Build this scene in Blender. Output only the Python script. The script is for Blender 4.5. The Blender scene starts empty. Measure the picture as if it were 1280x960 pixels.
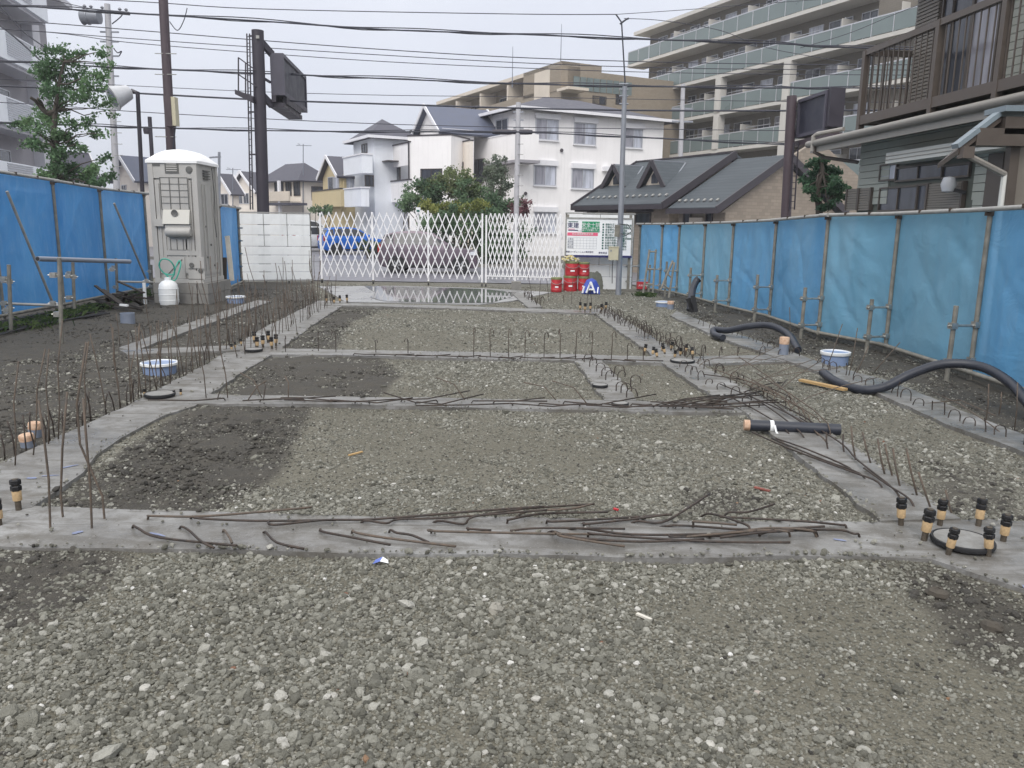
import bpy, math, random
import numpy as np
from mathutils import Vector, Matrix, Euler

random.seed(7)
RNG = np.random.default_rng(11)
SC = bpy.context.scene
COL = SC.collection
R = math.radians

# ------------------------------------------------------------------ camera
H_CAM = 1.5
PITCH, ROLL, FPX = R(11.31), R(0.8), 1000.0      # focal length in pixels of the 1280 px wide photograph
_F = Vector((0, math.cos(PITCH), -math.sin(PITCH)))
_R0 = Vector((1, 0, 0))
_U0 = Vector((0, math.sin(PITCH), math.cos(PITCH)))
_RT = _R0 * math.cos(ROLL) + _U0 * math.sin(ROLL)
_UP = _U0 * math.cos(ROLL) - _R0 * math.sin(ROLL)
cam = bpy.data.cameras.new('camera')
cam.sensor_width = 36.0
cam.lens = 36.0 * FPX / 1280.0
cam.clip_start, cam.clip_end = 0.05, 3000
camo = bpy.data.objects.new('camera', cam)
COL.objects.link(camo)
camo.matrix_world = Matrix(((_RT.x, _UP.x, -_F.x, 0), (_RT.y, _UP.y, -_F.y, 0), (_RT.z, _UP.z, -_F.z, H_CAM), (0, 0, 0, 1)))
SC.camera = camo

# ------------------------------------------------------------------ overcast sky and sun
SUN_EL, SUN_AZ = R(45), R(196)
world = bpy.data.worlds.new('World')
SC.world = world
world.use_nodes = True
_n, _l = world.node_tree.nodes, world.node_tree.links
_n.clear()
_sky = _n.new('ShaderNodeTexSky')
_sky.sky_type = 'NISHITA'
_sky.sun_disc = False
_sky.sun_elevation, _sky.sun_rotation = SUN_EL, SUN_AZ
_sky.dust_density, _sky.air_density = 4.0, 1.0
_b1 = _n.new('ShaderNodeBackground'); _b1.inputs[1].default_value = 0.10
_l.new(_sky.outputs[0], _b1.inputs[0])
_tc = _n.new('ShaderNodeTexCoord')
_sep = _n.new('ShaderNodeSeparateXYZ'); _l.new(_tc.outputs['Generated'], _sep.inputs[0])
_nz = _n.new('ShaderNodeTexNoise'); _nz.inputs['Scale'].default_value = 2.2; _nz.inputs['Detail'].default_value = 5
_l.new(_tc.outputs['Generated'], _nz.inputs['Vector'])
_ad = _n.new('ShaderNodeMath'); _ad.operation = 'MULTIPLY_ADD'
_l.new(_nz.outputs[0], _ad.inputs[0]); _ad.inputs[1].default_value = 0.46; _l.new(_sep.outputs[2], _ad.inputs[2])
_rp = _n.new('ShaderNodeValToRGB')                 # cloud layer, paler towards the zenith as overcast skies are
_rp.color_ramp.elements[0].position = 0.08; _rp.color_ramp.elements[0].color = (0.54, 0.575, 0.68, 1)
_rp.color_ramp.elements[1].position = 0.48; _rp.color_ramp.elements[1].color = (0.73, 0.755, 0.835, 1)
_e = _rp.color_ramp.elements.new(1.0); _e.color = (1.35, 1.35, 1.36, 1)
_l.new(_ad.outputs[0], _rp.inputs[0])
_b2 = _n.new('ShaderNodeBackground'); _b2.inputs[1].default_value = 1.0
_l.new(_rp.outputs[0], _b2.inputs[0])
_mx = _n.new('ShaderNodeMixShader'); _mx.inputs[0].default_value = 0.9
_l.new(_b1.outputs[0], _mx.inputs[1]); _l.new(_b2.outputs[0], _mx.inputs[2])
_wo = _n.new('ShaderNodeOutputWorld'); _l.new(_mx.outputs[0], _wo.inputs[0])

_sl = bpy.data.lights.new('sun', 'SUN')
_sl.energy, _sl.angle, _sl.color = 1.5, R(40), (1.0, 0.97, 0.93)
_so = bpy.data.objects.new('sun', _sl)
COL.objects.link(_so)
_sd = Vector((math.sin(SUN_AZ) * math.cos(SUN_EL), math.cos(SUN_AZ) * math.cos(SUN_EL), math.sin(SUN_EL)))
_so.rotation_euler = _sd.to_track_quat('Z', 'Y').to_euler()

SC.view_settings.view_transform = 'Standard'
SC.view_settings.look = 'None'
SC.view_settings.exposure = 0.32
SC.view_settings.gamma = 1.0
SC.render.film_transparent = False
SC.cycles.use_denoising = True
SC.cycles.max_bounces = 6
SC.cycles.transparent_max_bounces = 12

# ------------------------------------------------------------------ measuring from the photograph
def ray(px, py):
    return _F + _RT * ((px - 640) / FPX) - _UP * ((py - 480) / FPX)
def G(px, py, z=0.0):                     # the point of height z seen at a pixel
    d = ray(px, py); t = (z - H_CAM) / d.z
    return Vector((d.x * t, d.y * t, z))
def PY(px, py, Y):                        # the point at distance Y seen at a pixel
    d = ray(px, py); t = Y / d.y
    return Vector((d.x * t, Y, H_CAM + d.z * t))
def V2(p): return Vector((p[0], p[1], 0))
def lerp(a, b, t): return a + (b - a) * t

class Facade:                             # a vertical plane: u along it, w into the building, z up
    def __init__(s, o, d):
        s.o = Vector((o[0], o[1], 0)); s.d = Vector((d[0], d[1], 0)).normalized()
        n = Vector((s.d.y, -s.d.x, 0))
        if n.dot(-s.o) > 0: n = -n
        s.n = n                           # pointing away from the camera
    def uz(s, px, py):
        r = ray(px, py)
        det = r.x * (-s.d.y) - r.y * (-s.d.x)
        t = (s.o.x * (-s.d.y) - s.o.y * (-s.d.x)) / det
        p = Vector((r.x * t, r.y * t, 0)) - s.o
        return p.dot(s.d), H_CAM + r.z * t
    def p(s, u, w, z): return s.o + s.d * u + s.n * w + Vector((0, 0, z))
    def rect(s, x0, y0, x1, y1):          # pixel rectangle -> u0,u1,z0,z1
        cx, cy = (x0 + x1) / 2, (y0 + y1) / 2
        ua, _ = s.uz(x0, cy); ub, _ = s.uz(x1, cy)
        _, zt = s.uz(cx, y0); _, zb = s.uz(cx, y1)
        return min(ua, ub), max(ua, ub), zb, zt

# ------------------------------------------------------------------ mesh builder
class MB:
    def __init__(s): s.v, s.f, s.sm = [], [], []
    def add(s, vs, fs, smooth=False):
        b = len(s.v); s.v.extend([tuple(v) for v in vs])
        for f in fs: s.f.append(tuple(b + i for i in f)); s.sm.append(smooth)
        return s
    def hexa(s, c): return s.add(c, [(0,3,2,1),(4,5,6,7),(0,1,5,4),(1,2,6,5),(2,3,7,6),(3,0,4,7)])
    def box(s, x0, x1, y0, y1, z0, z1):
        return s.hexa([(x0,y0,z0),(x1,y0,z0),(x1,y1,z0),(x0,y1,z0),(x0,y0,z1),(x1,y0,z1),(x1,y1,z1),(x0,y1,z1)])
    def fbox(s, F, u0, u1, w0, w1, z0, z1):
        return s.hexa([F.p(u0,w0,z0),F.p(u1,w0,z0),F.p(u1,w1,z0),F.p(u0,w1,z0),F.p(u0,w0,z1),F.p(u1,w0,z1),F.p(u1,w1,z1),F.p(u0,w1,z1)])
    def bar(s, p, q, w, h, up=(0,0,1)):
        p, q = Vector(p), Vector(q); d = (q - p).normalized(); up = Vector(up)
        a = d.cross(up)
        if a.length < 1e-4: a = d.cross(Vector((1,0,0)))
        a.normalize(); b = a.cross(d)
        a *= w / 2; b *= h / 2
        return s.hexa([p-a-b,p+a-b,p+a+b,p-a+b,q-a-b,q+a-b,q+a+b,q-a+b])
    def tube(s, pts, r, n=8, r2=None, smooth=True, caps=True):
        pts = [Vector(p) for p in pts]; m = len(pts); r2 = r if r2 is None else r2
        vs, fs = [], []
        d0 = (pts[1] - pts[0]).normalized()
        a = d0.cross(Vector((0,0,1)) if abs(d0.z) < .9 else Vector((1,0,0))).normalized()
        for i, p in enumerate(pts):
            d = (pts[min(i+1,m-1)] - pts[max(i-1,0)])
            d = d.normalized() if d.length > 1e-9 else d0
            a = (a - d * a.dot(d)).normalized(); b = d.cross(a)
            rr = lerp(r, r2, i / max(m-1,1)) if not callable(r) else r(i)
            for k in range(n):
                t = 2 * math.pi * k / n
                vs.append(p + a * (math.cos(t) * rr) + b * (math.sin(t) * rr))
        for i in range(m-1):
            for k in range(n):
                fs.append((i*n+k, i*n+(k+1)%n, (i+1)*n+(k+1)%n, (i+1)*n+k))
        s.add(vs, fs, smooth)
        if caps:
            b = len(s.v) - len(vs)
            s.f.append(tuple(b + k for k in reversed(range(n)))); s.sm.append(False)
            s.f.append(tuple(b + (m-1)*n + k for k in range(n))); s.sm.append(False)
        return s
    def lathe(s, prof, c=(0,0,0), n=16, axis='Z', smooth=True):
        c = Vector(c); vs, fs = [], []
        for r, z in prof:
            for k in range(n):
                t = 2*math.pi*k/n; x, y = r*math.cos(t), r*math.sin(t)
                o = (x,y,z) if axis == 'Z' else ((z,x,y) if axis == 'X' else (x,z,y))
                vs.append(c + Vector(o))
        for i in range(len(prof)-1):
            for k in range(n):
                fs.append((i*n+k, i*n+(k+1)%n, (i+1)*n+(k+1)%n, (i+1)*n+k))
        s.add(vs, fs, smooth); b = len(s.v) - len(vs)
        if prof[0][0] > 1e-4: s.f.append(tuple(b+k for k in reversed(range(n)))); s.sm.append(False)
        if prof[-1][0] > 1e-4: s.f.append(tuple(b+(len(prof)-1)*n+k for k in range(n))); s.sm.append(False)
        return s
    def prism(s, poly, vec):
        vec = Vector(vec); n = len(poly); poly = [Vector(p) for p in poly]
        vs = poly + [p + vec for p in poly]
        return s.add(vs, [tuple(reversed(range(n))), tuple(range(n, 2*n))] + [(k,(k+1)%n,n+(k+1)%n,n+k) for k in range(n)])
    def quad(s, *p): return s.add(p, [tuple(range(len(p)))])
    def build(s, name, mat, parent=None, world=False, **props):
        me = bpy.data.meshes.new(name)
        vs = s.v
        if world and parent is not None:
            off = root_loc(parent); vs = [(v[0]-off.x, v[1]-off.y, v[2]-off.z) for v in vs]
        me.from_pydata(vs, [], s.f)
        if any(s.sm):
            me.polygons.foreach_set('use_smooth', s.sm)
            if name not in ('tarp', 'rebar'): me.set_sharp_from_angle(angle=R(38))
        if mat is not None: me.materials.append(mat)
        me.update()
        o = bpy.data.objects.new(name, me); COL.objects.link(o)
        if parent is not None: o.parent = parent
        for k, v in props.items(): o[k] = v
        return o
def root_loc(o):
    l = Vector(o.location)
    while o.parent: o = o.parent; l += Vector(o.location)
    return l
def thing(name, label, cat, loc=(0,0,0), rotz=0.0, group=None):
    o = bpy.data.objects.new(name, None); COL.objects.link(o)
    o.location = loc; o.rotation_euler = (0,0,rotz); o.empty_display_size = .2
    o['label'] = label; o['category'] = cat
    if group: o['group'] = group
    return o
def tag(o, label, cat, group=None):
    o['label'] = label; o['category'] = cat
    if group: o['group'] = group
    return o
def inst(src, parent, loc, rot=(0,0,0), scale=1.0):
    c = src.copy(); COL.objects.link(c); c.parent = parent
    c.location = loc; c.rotation_euler = rot
    c.scale = (scale,)*3 if not hasattr(scale, '__len__') else scale
    return c
def dup(root, loc, rotz, label, group=None):
    r = root.copy(); COL.objects.link(r); r.location = loc; r.rotation_euler = (0,0,rotz); r['label'] = label
    if group: r['group'] = group
    for ch in list(root.children):
        c = ch.copy(); COL.objects.link(c); c.parent = r
        for g in list(ch.children):
            d = g.copy(); COL.objects.link(d); d.parent = c
    return r
def lettering(txt, size, mat, parent, frame, name='lettering', align='CENTER', ext=.002):
    cu = bpy.data.curves.new(name, 'FONT'); cu.body = txt; cu.size = size; cu.align_x = align; cu.align_y = 'CENTER'
    cu.extrude = ext; cu.resolution_u = 2
    tmp = bpy.data.objects.new(name + '_outline', cu)
    me = bpy.data.meshes.new_from_object(tmp); me.name = name
    bpy.data.objects.remove(tmp)
    me.materials.clear(); me.materials.append(mat)
    o = bpy.data.objects.new(name, me); COL.objects.link(o); o.parent = parent
    o.matrix_basis = frame
    return o

# ------------------------------------------------------------------ value noise in numpy
def _hash(ix, iy, s):
    n = (ix.astype(np.int64) * 374761393 + iy.astype(np.int64) * 668265263 + s * 974634777) & 0xFFFFFFFF
    n = ((n ^ (n >> 13)) * 1274126177) & 0xFFFFFFFF
    return ((n ^ (n >> 16)) & 0xFFFF) / 65535.0
def vnoise(x, y, s=0):
    ix, iy = np.floor(x), np.floor(y); fx, fy = x-ix, y-iy
    fx = fx*fx*(3-2*fx); fy = fy*fy*(3-2*fy)
    a, b, c, d = _hash(ix,iy,s), _hash(ix+1,iy,s), _hash(ix,iy+1,s), _hash(ix+1,iy+1,s)
    return (a*(1-fx)+b*fx)*(1-fy) + (c*(1-fx)+d*fx)*fy
def fbm(x, y, s=0, o=4):
    r, a, t = 0, .5, 0
    for k in range(o):
        r = r + a*vnoise(x*2**k, y*2**k, s+k*17); t += a; a *= .5
    return r/t
def inpoly(x, y, poly):
    r = np.zeros(x.shape, bool); n = len(poly)
    for i in range(n):
        x0, y0 = poly[i][0], poly[i][1]; x1, y1 = poly[(i+1)%n][0], poly[(i+1)%n][1]
        if y0 == y1: continue
        r ^= ((y0 > y) != (y1 > y)) & (x < (x1-x0)*(y-y0)/(y1-y0)+x0)
    return r

# ------------------------------------------------------------------ materials
def S(r, g, b):
    f = lambda c: (c/255/12.92 if c/255 <= .04045 else ((c/255+.055)/1.055)**2.4)
    return (f(r), f(g), f(b), 1.0)
def sc(c, k): return (min(c[0]*k,1), min(c[1]*k,1), min(c[2]*k,1), 1.0)
class NT:
    def __init__(s, name):
        s.m = bpy.data.materials.new(name); s.m.use_nodes = True
        s.n, s.l = s.m.node_tree.nodes, s.m.node_tree.links
        s.p = s.n['Principled BSDF']; s.tc = s.n.new('ShaderNodeTexCoord')
        s.out = [x for x in s.n if x.type == 'OUTPUT_MATERIAL'][0]
    def val(s, sock, v):
        if hasattr(v, 'is_linked') or isinstance(v, bpy.types.NodeSocket): s.l.new(v, sock)
        else: sock.default_value = v
    def noise(s, scale, detail=5, rough=.55, vec=None, dist=0):
        n = s.n.new('ShaderNodeTexNoise'); n.inputs['Scale'].default_value = scale; n.inputs['Detail'].default_value = detail
        n.inputs['Roughness'].default_value = rough; n.inputs['Distortion'].default_value = dist
        s.l.new(vec or s.tc.outputs['Object'], n.inputs['Vector']); return n.outputs[0]
    def vor(s, scale, out='Color', vec=None, feature='F1'):
        n = s.n.new('ShaderNodeTexVoronoi'); n.inputs['Scale'].default_value = scale; n.feature = feature
        s.l.new(vec or s.tc.outputs['Object'], n.inputs['Vector']); return n.outputs[out]
    def ramp(s, fac, stops):
        n = s.n.new('ShaderNodeValToRGB'); cr = n.color_ramp
        cr.elements[0].position, cr.elements[0].color = stops[0]
        cr.elements[1].position, cr.elements[1].color = stops[-1]
        for p, c in stops[1:-1]: e = cr.elements.new(p); e.color = c
        s.l.new(fac, n.inputs[0]); return n.outputs[0]
    def mix(s, fac, a, b, mode='MIX'):
        n = s.n.new('ShaderNodeMix'); n.data_type = 'RGBA'; n.blend_type = mode
        s.val(n.inputs[0], fac); s.val(n.inputs[6], a); s.val(n.inputs[7], b); return n.outputs[2]
    def math(s, op, a, b=0.0, c=None):
        n = s.n.new('ShaderNodeMath'); n.operation = op; s.val(n.inputs[0], a); s.val(n.inputs[1], b)
        if c is not None: s.val(n.inputs[2], c)
        return n.outputs[0]
    def rng(s, v, a, b, c, d):
        n = s.n.new('ShaderNodeMapRange'); s.val(n.inputs[0], v)
        for i, x in enumerate((a,b,c,d)): n.inputs[i+1].default_value = x
        return n.outputs[0]
    def bump(s, h, strength=.5, dist=.01, prev=None):
        n = s.n.new('ShaderNodeBump'); n.inputs['Strength'].default_value = strength; n.inputs['Distance'].default_value = dist
        s.l.new(h, n.inputs['Height'])
        if prev is not None: s.l.new(prev, n.inputs['Normal'])
        s.l.new(n.outputs[0], s.p.inputs['Normal']); return n.outputs[0]
    def mapping(s, scale=(1,1,1), rot=(0,0,0), vec=None):
        n = s.n.new('ShaderNodeMapping'); n.inputs['Scale'].default_value = scale; n.inputs['Rotation'].default_value = rot
        s.l.new(vec or s.tc.outputs['Object'], n.inputs[0]); return n.outputs[0]
    def attr(s, name, typ='GEOMETRY', out='Fac'):
        n = s.n.new('ShaderNodeAttribute'); n.attribute_name = name; n.attribute_type = typ; return n.outputs[out]
    def done(s, col=None, rough=None, metal=0.0, spec=None):
        if col is not None: s.val(s.p.inputs['Base Color'], col)
        if rough is not None: s.val(s.p.inputs['Roughness'], rough)
        s.p.inputs['Metallic'].default_value = metal
        if spec is not None: s.p.inputs['Specular IOR Level'].default_value = spec
        return s.m
def mat(name, col, rough=.6, var=.18, scale=6.0, col2=None, metal=0.0, bump=0.0, bscale=80.0, streak=0.0, spec=None):
    t = NT(name)
    f = t.noise(scale, 6, .6)
    c = t.ramp(f, [(.3, sc(col, 1-var)), (.7, col2 or sc(col, 1+var))])
    if streak:                                        # rain streaks running down
        st = t.noise(3.0, 5, .6, t.mapping((2.2, 2.2, .16)))
        c = t.mix(t.rng(st, .52, .78, 0, streak), c, sc(col, .55))
    r = t.rng(f, .3, .7, max(rough-.1,.02), min(rough+.1,1))
    if bump: t.bump(t.noise(bscale, 4), bump, .004)
    return t.done(c, r, metal, spec)

def smooth_path(pts, n=6):
    out = []; m = len(pts)
    for i in range(m-1):
        p0, p1, p2, p3 = pts[max(i-1,0)], pts[i], pts[i+1], pts[min(i+2,m-1)]
        for k in range(n):
            t = k/n; out.append(.5*((2*p1)+(p2-p0)*t+(2*p0-5*p1+4*p2-p3)*t*t+(3*p1-p0-3*p2+p3)*t**3))
    return out+[pts[-1]]
# ------------------------------------------------------------------ the materials used
M = {}
M['rebar'] = mat('rebar_steel', S(86,80,74), .7, .25, 30, S(104,90,78), metal=.15, bump=.5, bscale=200)
M['rebar_dark'] = mat('rebar_dark_steel', S(50,47,46), .6, .3, 30, S(76,64,56), metal=.2, bump=.5, bscale=200)
M['galv'] = mat('galvanised_steel', S(150,150,147), .5, .18, 14, metal=.2, streak=.25)
M['galv_old'] = mat('weathered_pipe_steel', S(116,114,107), .6, .22, 10, S(140,137,128), metal=.2)
M['clamp'] = mat('clamp_steel', S(168,168,164), .35, .2, 30, metal=.8)
M['clamp_dark'] = mat('clamp_rusty_steel', S(80,70,62), .6, .3, 30, metal=.5)
M['white_paint'] = mat('white_paint', S(232,232,234), .4, .06, 4, streak=.15)
M['white_plastic'] = mat('white_plastic', S(224,226,226), .4, .06, 5, streak=.35)
M['toilet'] = mat('grey_plastic', S(170,168,164), .5, .07, 3, bump=.08, bscale=160, streak=.28)
M['toilet_dark'] = mat('dark_grey_plastic', S(92,92,90), .55, .1, 5)
M['toilet_roof'] = mat('white_translucent_roof', S(236,236,236), .45, .05, 3)
M['pvc_grey'] = mat('grey_pvc', S(120,128,142), .4, .08, 6)
M['pvc_blue'] = mat('pale_blue_pvc', S(128,146,178), .4, .1, 6)
M['orange_tape'] = mat('orange_tape', S(178,134,104), .7, .25, 30, S(206,180,156))
M['yellow_tape'] = mat('yellow_tape', S(170,146,112), .75, .25, 60, S(190,162,122))
M['nut'] = mat('black_nut_steel', S(40,40,42), .45, .25, 40, metal=.5, bump=.4, bscale=200)
M['bolt'] = mat('anchor_bolt_steel', S(92,84,74), .55, .25, 40, metal=.5, bump=.4, bscale=200)
M['hose'] = mat('black_hose', S(38,42,52), .45, .2, 12)
M['rubber'] = mat('black_rubber', S(30,31,34), .6, .2, 12)
M['teal'] = mat('teal_hose', S(64,160,140), .4, .1, 12)
M['wood'] = mat('bare_timber', S(172,142,96), .7, .2, 9, bump=.2, bscale=60)
M['wood_pale'] = mat('weathered_pale_timber', S(196,192,182), .7, .12, 9)
M['dark_wood'] = mat('dark_wet_timber', S(46,40,36), .75, .3, 9)
M['cblock'] = mat('concrete_block_grey', S(128,126,122), .85, .15, 12, bump=.4, bscale=90, streak=.3)
M['red_paint'] = mat('red_paint', S(176,44,52), .45, .15, 8, streak=.25)
M['green_gold'] = mat('olive_rim_paint', S(120,124,84), .5, .2, 10)
M['sack'] = mat('grey_canvas', S(116,118,108), .9, .2, 10, bump=.3, bscale=40)
M['sign_white'] = mat('sign_white', S(236,238,240), .35, .02, 3)
M['sign_green'] = mat('sign_green', S(20,140,96), .4, .03, 3)
M['sign_pink'] = mat('sign_pink', S(226,98,128), .4, .03, 3)
M['sign_navy'] = mat('sign_navy', S(34,36,92), .4, .03, 3)
M['sign_teal'] = mat('sign_teal', S(24,88,80), .4, .03, 3)
M['sign_red'] = mat('sign_red', S(190,30,50), .4, .03, 3)
M['sign_grey'] = mat('sign_grey_print', S(150,154,164), .4, .03, 3)
M['tarp_blue2'] = mat('printed_blue_sheet', S(50,72,160), .5, .15, 10)
M['beige_box'] = mat('beige_box_enamel', S(188,182,158), .5, .08, 6, streak=.25)
M['pole_conc'] = mat('pale_pole_concrete', S(176,176,180), .7, .1, 4, streak=.2)
M['pole_grey'] = mat('grey_pole_steel', S(140,144,152), .5, .1, 4, metal=.3, streak=.2)
M['pole_brown'] = mat('brown_pole_paint', S(72,60,66), .5, .15, 4, streak=.2)
M['pole_dark'] = mat('dark_pole_paint', S(50,46,56), .5, .15, 4, streak=.2)
M['cable'] = mat('black_cable', S(48,50,62), .5, .1, 4)
M['insul'] = mat('grey_insulator', S(130,132,140), .4, .1, 20)
M['board_dark'] = mat('dark_billboard_face', S(44,46,60), .5, .1, 3, streak=.3)
M['board_frame'] = mat('billboard_frame', S(72,70,82), .5, .12, 3, streak=.3)
M['lamp_shell'] = mat('lamp_shell_grey', S(186,188,192), .4, .08, 6)
M['lamp_glass'] = mat('lamp_glass', S(120,126,138), .15, .05, 6)
M['bark'] = mat('bark', S(70,64,58), .9, .3, 14, bump=.6, bscale=40)
M['asphalt'] = mat('wet_asphalt', S(116,116,124), .38, .16, 3, bump=.25, bscale=160)
M['road_line'] = mat('road_line_paint', S(196,198,200), .6, .12, 10)
M['apron'] = mat('wet_concrete_apron', S(138,138,138), .3, .2, 2, bump=.15, bscale=90)
# houses
M['w_white'] = mat('white_render', S(243,241,241), .8, .04, .8, streak=.24)
M['w_cool'] = mat('cool_white_render', S(230,234,240), .8, .04, .8, streak=.12)
M['w_cream'] = mat('cream_render', S(232,224,214), .8, .05, .8, streak=.14)
M['w_slab'] = mat('pale_slab_render', S(194,191,185), .8, .05, .8, streak=.22)
M['w_beige'] = mat('beige_render', S(206,196,182), .8, .06, .8, streak=.15)
M['w_yellow'] = mat('yellow_render', S(204,188,150), .8, .05, .8, streak=.12)
M['w_grey'] = mat('pale_grey_render', S(196,196,202), .8, .05, .6, streak=.2)
M['w_greyd'] = mat('mid_grey_render', S(150,148,154), .8, .06, .6, streak=.2)
M['roof_dark'] = mat('dark_slate_roof', S(70,70,82), .6, .14, 3, bump=.2, bscale=14)
M['roof_blue'] = mat('blue_grey_roof', S(88,94,112), .6, .12, 3)
M['trim_dark'] = mat('dark_trim', S(62,58,64), .5, .12, 4)
M['trim_white'] = mat('white_trim', S(228,228,232), .5, .04, 4)
M['frame_dark'] = mat('dark_window_frame', S(66,60,60), .45, .1, 6)
M['frame_silver'] = mat('silver_window_frame', S(190,192,198), .35, .06, 6, metal=.3)
M['gutter'] = mat('grey_gutter', S(128,124,118), .45, .1, 5, streak=.2)
M['antenna'] = mat('antenna_metal', S(130,134,146), .4, .1, 5, metal=.4)
def glassmat(name, col, rough=.12):
    t = NT(name); f = t.noise(1.6, 4, .5, t.mapping((3,3,.5)))
    return t.done(t.ramp(f, [(.35, sc(col,.7)), (.65, sc(col,1.25))]), rough, 0, .6)
M['g_curtain'] = glassmat('curtained_glass', S(150,150,160))
M['g_pale'] = glassmat('pale_curtained_glass', S(184,188,200))
M['g_dark'] = glassmat('dark_glass', S(64,68,78))
M['g_green'] = mat('frosted_green_glass', S(112,124,124), .35, .08, .35)
def tilemat(name, c1, c2, sx, sz, mortar=.55, ax='X'):
    t = NT(name)
    n = t.n.new('ShaderNodeTexBrick'); n.inputs['Scale'].default_value = 1
    n.inputs['Color1'].default_value = c1; n.inputs['Color2'].default_value = c2; n.inputs['Mortar'].default_value = sc(c1, mortar)
    n.inputs['Brick Width'].default_value = sx; n.inputs['Row Height'].default_value = sz
    n.inputs['Mortar Size'].default_value = min(sx,sz)*.07
    s_ = t.n.new('ShaderNodeSeparateXYZ'); t.l.new(t.tc.outputs['Object'], s_.inputs[0])
    c_ = t.n.new('ShaderNodeCombineXYZ'); t.l.new(t.math('ADD', s_.outputs[0], s_.outputs[1]), c_.inputs[0]); t.l.new(s_.outputs[2], c_.inputs[1])
    t.l.new(c_.outputs[0], n.inputs['Vector'])
    nz = t.noise(2, 4)
    col = t.mix(t.rng(nz, .3, .7, 0, .25), n.outputs[0], sc(c1, .7))
    t.bump(n.outputs[1], .2, .01)
    return t.done(col, .75)
M['tile_brown'] = tilemat('brown_tile_wall', S(150,139,124), S(142,131,116), .3, .12, .8)
M['tile_beige'] = tilemat('beige_tile_wall', S(122,116,107), S(116,110,101), .3, .12, .8)
M['tile_stone'] = tilemat('stone_tile_wall', S(158,146,132), S(140,130,118), .34, .11, .7)
M['roof_shingle'] = tilemat('grey_green_shingles', S(76,83,89), S(68,75,81), .5, .11, .6)
M['louver'] = mat('brown_louver', S(124,118,110), .5, .08, 5)
M['siding'] = mat('sage_siding', S(162,165,156), .6, .06, 4, streak=.15)
M['kdark'] = mat('dark_bronze_aluminium', S(84,76,70), .45, .1, 5)
M['kfascia'] = mat('grey_fascia', S(150,146,140), .5, .1, 4, streak=.25)
M['shutter_white'] = mat('white_shutter_box', S(206,206,200), .5, .05, 4, streak=.15)
M['roof_metal'] = mat('grey_blue_metal_roof', S(122,134,142), .45, .1, 4)

# stones: tint comes with every stone
def stonemat(name, stops, rough=.75):
    t = NT(name); tint = t.attr('tint', 'INSTANCER')
    c = t.ramp(tint, stops)
    f = t.noise(2.2, 4); c = t.mix(t.rng(f, .35, .7, 0, .45), c, (.5,.49,.46,1), 'MULTIPLY')
    t.bump(t.noise(6, 5), .5, .1)
    return t.done(c, t.rng(f, .3, .7, rough-.28, rough+.1), 0, .5)
M['stone'] = stonemat('crushed_concrete_stone', [(0, S(80,79,71)), (.3, S(117,116,106)), (.55, S(143,142,132)), (.74, S(171,170,161)), (.86, S(192,190,183)), (.93, S(226,225,220)), (.97, S(232,232,230)), (.985, S(150,120,92)), (1, S(136,100,80))])
M['clod'] = stonemat('wet_soil_clod', [(0, S(62,60,56)), (.5, S(78,75,70)), (.88, S(96,93,87)), (.94, S(150,148,142)), (1, S(190,188,182))], .9)

def groundmat():
    t = NT('site_ground')
    soil, apr, bare = t.attr('soil'), t.attr('far'), t.attr('bare')
    big = t.noise(.9, 6, .6); med = t.noise(7, 6, .65); fine = t.noise(60, 4, .7)
    v1 = t.vor(130); v2 = t.vor(55)
    sx = t.n.new('ShaderNodeSeparateXYZ'); t.l.new(v1, sx.inputs[0])
    sy = t.n.new('ShaderNodeSeparateXYZ'); t.l.new(v2, sy.inputs[0])
    grit = t.ramp(sx.outputs[0], [(0, S(86,83,73)), (.5, S(117,114,102)), (.85, S(144,141,129)), (1, S(190,188,180))])
    grit2 = t.ramp(sy.outputs[0], [(0, S(92,89,78)), (.7, S(125,122,109)), (1, S(168,165,154))])
    grit = t.mix(t.rng(fine, .4, .6, 0, 1), grit, grit2)
    grit = t.mix(t.rng(big, .35, .65, 0, .65), grit, S(94,90,77))
    grit = t.mix(t.math('MULTIPLY', bare, .75), grit, t.ramp(fine, [(.3, S(92,89,78)), (.7, S(112,109,97))]))
    soilc = t.ramp(med, [(.25, S(54,51,47)), (.5, S(69,66,60)), (.75, S(86,82,75))])
    soilc = t.mix(t.rng(sx.outputs[0], .9, 1, 0, .5), soilc, S(112,107,98))
    edge = t.math('ADD', soil, t.math('MULTIPLY', t.math('SUBTRACT', med, .5), .9))
    c = t.mix(t.rng(edge, .25, .75, 0, 1), grit, soilc)
    farc = t.ramp(big, [(.3, S(98,98,92)), (.7, S(116,114,106))])
    c = t.mix(apr, c, farc)
    h = t.math('ADD', t.math('MULTIPLY', med, .7), t.math('ADD', t.math('MULTIPLY', fine, .35), t.math('MULTIPLY', t.vor(130, 'Distance'), -.5)))
    t.bump(h, .8, .02)
    return t.done(c, t.rng(med, .3, .7, .6, .95), 0, .35)
M['ground'] = groundmat()

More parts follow.
